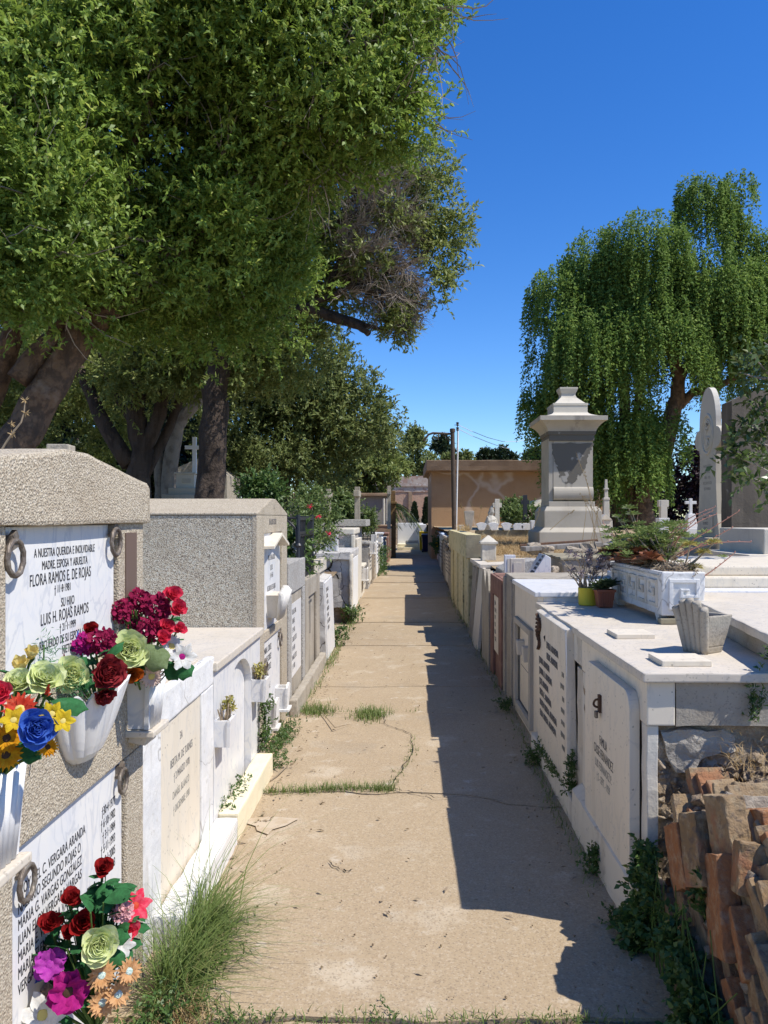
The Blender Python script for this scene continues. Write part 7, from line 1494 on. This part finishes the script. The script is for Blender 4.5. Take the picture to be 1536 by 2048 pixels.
flower('rose', 'darkred', 210, 1345, Y1-.06, 33, (.7, -.7, .15), RB, 'large drooping crimson peony on the right of the shell vase', seed=15, stretch=1.0, rose_n=34, ruffle=.09, nleaf=1)
flower('rose', 'darkred', 206, 1384, Y1-.06, 22, (.6, -.6, -.5), RB, 'lower crimson peony bloom hanging under the large one', seed=19, rose_n=24, ruffle=.09, nleaf=0)
fern(143, 1365, Y1-.12, .05, 'green fern sprig in front of the shell vase', RB); fern(88, 1290, 1.9, .05, 'feathery green fern sprig behind the yellow tulips', (-.85, 1.8, 1.0))
bigleaf(225, 1300, Y1, .07, .3, .9, .8, 'green', 'upright green leaf right of the magenta carnations', .45, root=RB); bigleaf(160, 1325, Y1-.04, .06, 1.0, .7, .8, 'green', 'green leaf in the middle of the shell bouquet', .5, root=RB)
# --- bouquet in the near left vase
RC = (-.85, 1.57, 1.0); Y2 = 1.56
flower('tulip', 'paleyellow', 41, 1338, Y2+.04, 26, (.25, -.6, 1), RC, 'pale yellow tulip, the lower one at the left edge', seed=1, nleaf=1, grp='pale yellow tulips'); flower('tulip', 'paleyellow', 62, 1314, Y2+.08, 22, (.4, -.5, 1), RC, 'pale yellow tulip bud, the higher one behind', seed=2, nleaf=1, grp='pale yellow tulips')
flower('rose', 'lime', 88, 1366, Y2+.02, 36, (.4, -.6, .7), RC, 'pale lime rose just right of the yellow tulips', seed=22, rose_n=26, ruffle=.05, nleaf=2); flower('rose', 'lime', 38, 1372, Y2, 30, (.2, -.6, .7), RC, 'pale lime rose below the yellow tulips at the left edge', seed=25, rose_n=22, ruffle=.05, nleaf=1)
flower('spike', 'gerbera', 95, 1385, Y2-.06, 20, (.35, -.5, .8), RC, 'spiky red ginger flower before the lime rose', seed=1, nleaf=0); flower('rose', 'hotpink', 4, 1385, Y2-.04, 24, (.2, -.8, .4), RC, 'pink rose cut off by the left edge', seed=27, rose_n=18, nleaf=0)
flower('daisy', 'gerbera', 40, 1420, Y2-.07, 31, (.25, -.9, .45), RC, 'scarlet gerbera with a pale centre at the left edge', 'yolk', seed=3, nleaf=0)
for k, (u, v, r, lab) in enumerate(((27, 1440, 22, 'yellow daffodil-like bloom left of the blue rose'), (104, 1428, 22, 'yellow bloom just right of the scarlet gerbera'), (126, 1442, 20, 'yellow bloom farthest right, above the blue rose'))): flower('lily', 'yellow', u, v, Y2-.09, r, (.4, -.85, .3), RC, lab, 'yolk', seed=k, nleaf=0, grp='yellow blooms in the left vase')
flower('rose', 'blue', 72, 1455, Y2-.10, 38, (.5, -.8, .2), RC, 'large blue silk rose at the front of the left vase', seed=31, rose_n=24, ruffle=.03, nleaf=2)
for k, (u, v, r, lab) in enumerate(((14, 1476, 27, 'upper orange-yellow sunflower at the left edge'), (12, 1510, 28, 'lower orange-yellow sunflower at the left edge'), (96, 1494, 18, 'small orange-yellow sunflower below the blue rose'))): flower('daisy', 'orange', u, v, Y2-.09, r, (.4, -.85, .2), RC, lab, 'darkcentre', seed=k*3, nleaf=0, grp='orange sunflowers in the left vase')
bigleaf(140, 1405, Y2-.02, .075, .1, -.1, .6, 'green', 'broad green leaf pointing right over the shell vase', .6, root=RC); bigleaf(60, 1500, Y2-.07, .06, .2, -.6, .9, 'green', 'dark green leaf under the blue rose', .7, root=RC); bigleaf(20, 1340, Y2+.05, .06, 2.6, .3, .5, 'green', 'green leaf at the left edge by the tulips', .5, root=RC)
# --- lower bouquet
RD = (-.80, 1.99, .22); Y3 = 1.92
for k, (u, v, r, lab) in enumerate(((205, 1740, 21, 'topmost dark red rose of the lower bouquet'), (141, 1801, 21, 'dark red rose left of the top one in the lower bouquet'), (101, 1850, 23, 'dark red rose farthest left in the lower bouquet'), (166, 1852, 26, 'largest dark red rose, beside the lime rose'), (136, 1866, 15, 'small dark red rose between the two lower red roses'))):
    flower('rose', 'red', u, v, Y3-.01*k, r, (.35, -.6, .75), RD, lab, seed=40+k, rose_n=16, nleaf=2, grp='dark red roses in the lower bouquet')
flower('pom', 'palepink', 243, 1822, Y3+.02, 24, (.6, -.6, .4), RD, 'pale pink carnation right of the lower bouquet', seed=5, nleaf=1); flower('lily', 'hotpink', 268, 1812, Y3+.06, 28, (.6, -.6, .4), RD, 'hot pink lily farthest right in the lower bouquet', 'gerbera', seed=1, nleaf=1)
flower('rose', 'hotpink', 254, 1858, Y3+.03, 22, (.6, -.7, .2), RD, 'coral pink bloom above the white one in the lower bouquet', seed=47, rose_n=14, nleaf=1); flower('lily', 'white', 243, 1890, Y3, 22, (.6, -.7, .1), RD, 'white lily petals right of the lime rose in the lower bouquet', seed=4, nleaf=0)
flower('rose', 'lime', 195, 1888, Y3-.08, 36, (.45, -.85, .3), RD, 'lime green rose at the heart of the lower bouquet', seed=49, rose_n=28, nleaf=3)
flower('glad', 'purple', 100, 1928, Y3-.06, 28, (.3, -.85, .4), RD, 'purple-pink gladiolus bloom, the upper of two', 'purple', seed=1, nleaf=1, grp='gladiolus blooms in the lower bouquet'); flower('glad', 'magenta', 136, 1982, Y3-.1, 36, (.4, -.9, .15), RD, 'large magenta gladiolus bloom, the lower of two', 'darkcentre', seed=2, nleaf=1, grp='gladiolus blooms in the lower bouquet')
flower('rose', 'blue', 80, 1942, Y3-.02, 20, (.1, -.9, .2), RD, 'dark blue bloom half hidden left of the gladiolus', seed=53, rose_n=14, nleaf=1)
for k, (u, v, r, lab) in enumerate(((203, 1950, 26, 'upper left peach daisy of the lower bouquet'), (258, 1942, 23, 'peach daisy standing apart on the right'), (205, 2003, 27, 'lowest peach daisy of the lower bouquet'), (236, 1988, 24, 'peach daisy between the lowest and the right one'))): flower('daisy', 'peach', u, v, Y3-.08, r, (.5, -.8, .25), RD, lab, 'centre', seed=60+k, nleaf=0, grp='peach daisies in the lower bouquet')
flower('lily', 'white', 86, 2030, Y3-.08, 38, (.2, -.8, .5), RD, 'large white lily at the bottom edge of the lower bouquet', 'yolk', seed=3, nleaf=0); flower('pom', 'cream', 90, 1990, Y3, 22, (.1, -.8, .4), RD, 'faded cream bloom left of the magenta gladiolus', seed=8, nleaf=0)
for (u, v, L, az, el, lab) in ((232, 1870, .07, -.2, .1, 'green leaf right of the lime rose in the lower bouquet'), (228, 1912, .07, -.3, -.4, 'green leaf under the lime rose, lower bouquet'), (120, 1890, .075, 2.4, -.1, 'green leaf below the left red roses'), (70, 1905, .07, 2.8, .1, 'dark leaf at the far left of the lower bouquet'), (170, 1925, .07, -1.6, -.8, 'dark green leaf above the magenta gladiolus'), (180, 1800, .07, 2.0, .5, 'pointed leaf between the two top red roses'), (235, 1790, .07, .3, .4, 'long green leaf under the topmost red rose'), (40, 2030, .07, 2.9, -.2, 'green leaf in the lower left corner')):
    bigleaf(u, v, Y3-.04, L, az, el, .7, 'green', lab, .55, root=RD)
gl = thing('greenery_bunch', 'dark green silk leaves filling the middle of the lower bouquet', 'greenery', RD)
for i in range(90):
    b = MB(); V, F_ = petal_patch(1, .5, -.5, -.12, 0, 4, 6, .1, i); c = Vector(onY(random.uniform(70, 260), random.uniform(1830, 2030), Y3+random.uniform(-.02, .06))) if i < 30 else Vector(onY(*random.choice(((180, 1790), (215, 1772), (228, 1788), (120, 1832), (150, 1826), (190, 1832), (240, 1800), (160, 1815), (85, 1880), (130, 1885), (225, 1850), (205, 1765), (130, 1822), (175, 1880))), Y3+random.uniform(0, .03)))+Vector((random.gauss(0, .01), 0, random.gauss(0, .01))); mm = Matrix.Translation(c) @ Matrix.Rotation(random.uniform(-2.5, 1.0), 4, 'Z') @ Matrix.Rotation(random.uniform(-.9, .6), 4, 'Y') @ Matrix.Rotation(random.uniform(-.6, .9), 4, 'X') @ Matrix.Scale(random.uniform(.04, .065), 4)
    b.add([mm @ Vector(q) for q in V], F_); b.tube([mm @ Vector((0, 0, 0)), RD], .0015, 4); b.build('leaf', P['green'], gl, smooth=True)
# vases with dead flowers further off
x_ = onY(665, 1075, 11.9); t = thing('flower_vase', 'white square vase with a back slab, standing on the cracked plaster tomb', 'vase', (x_[0], 11.9, 1.04)); c_ = onY(664, 1106, 11.9)
b = MB(); b.frus(c_[0]-.03, 11.9, 1.04, 1.19, .085, .07, .095, .08); b.build('body', M['marble'], t, bevel=.006); b = MB(); b.prism([(11.82, 1.04), (11.98, 1.04), (12.0, 1.28), (11.9, 1.33), (11.8, 1.28)], 'x', c_[0]+.06, c_[0]+.095); b.build('back_slab', M['marble'], t, bevel=.004)
shrub('dried_flowers', 'small dried pink flowers in the vase on the cracked plaster tomb', 'flowers', [(c_[0]-.03, 11.9, 1.22, .05)], 'palegrey', 9000, .03, .015, (c_[0]-.03, 11.9, 1.10), [(c_[0]-.04, 11.88, 1.26)], 'pink', 12, stems=False)
for (y, z, lab) in ((16.9, .78, 'white box vase fixed to the white panel tomb past the lintel'), (14.9, .35, 'low white vase at the foot of the very low box tomb'), (17.6, .95, 'small white vase high on the white panel tomb')):
    box_vase('wall_vase', lab, -.80 if y > 15.5 else -.86, -.68 if y > 15.5 else -.74, y, y+.2, z, z+.22, 'white', grp='small white vases along the far left tombs')
fl = shrub('flowers', 'yellow flowers hanging at the far right tombs', 'flowers', [(1.0, 23.5, .75, .18)], 'weed', 1500, .08, .035, (1.02, 23.5, .4), [(.93, 23.4, .8), (.95, 23.3, .7), (.92, 23.5, .62), (.95, 23.6, .9)], 'yellow', 15)
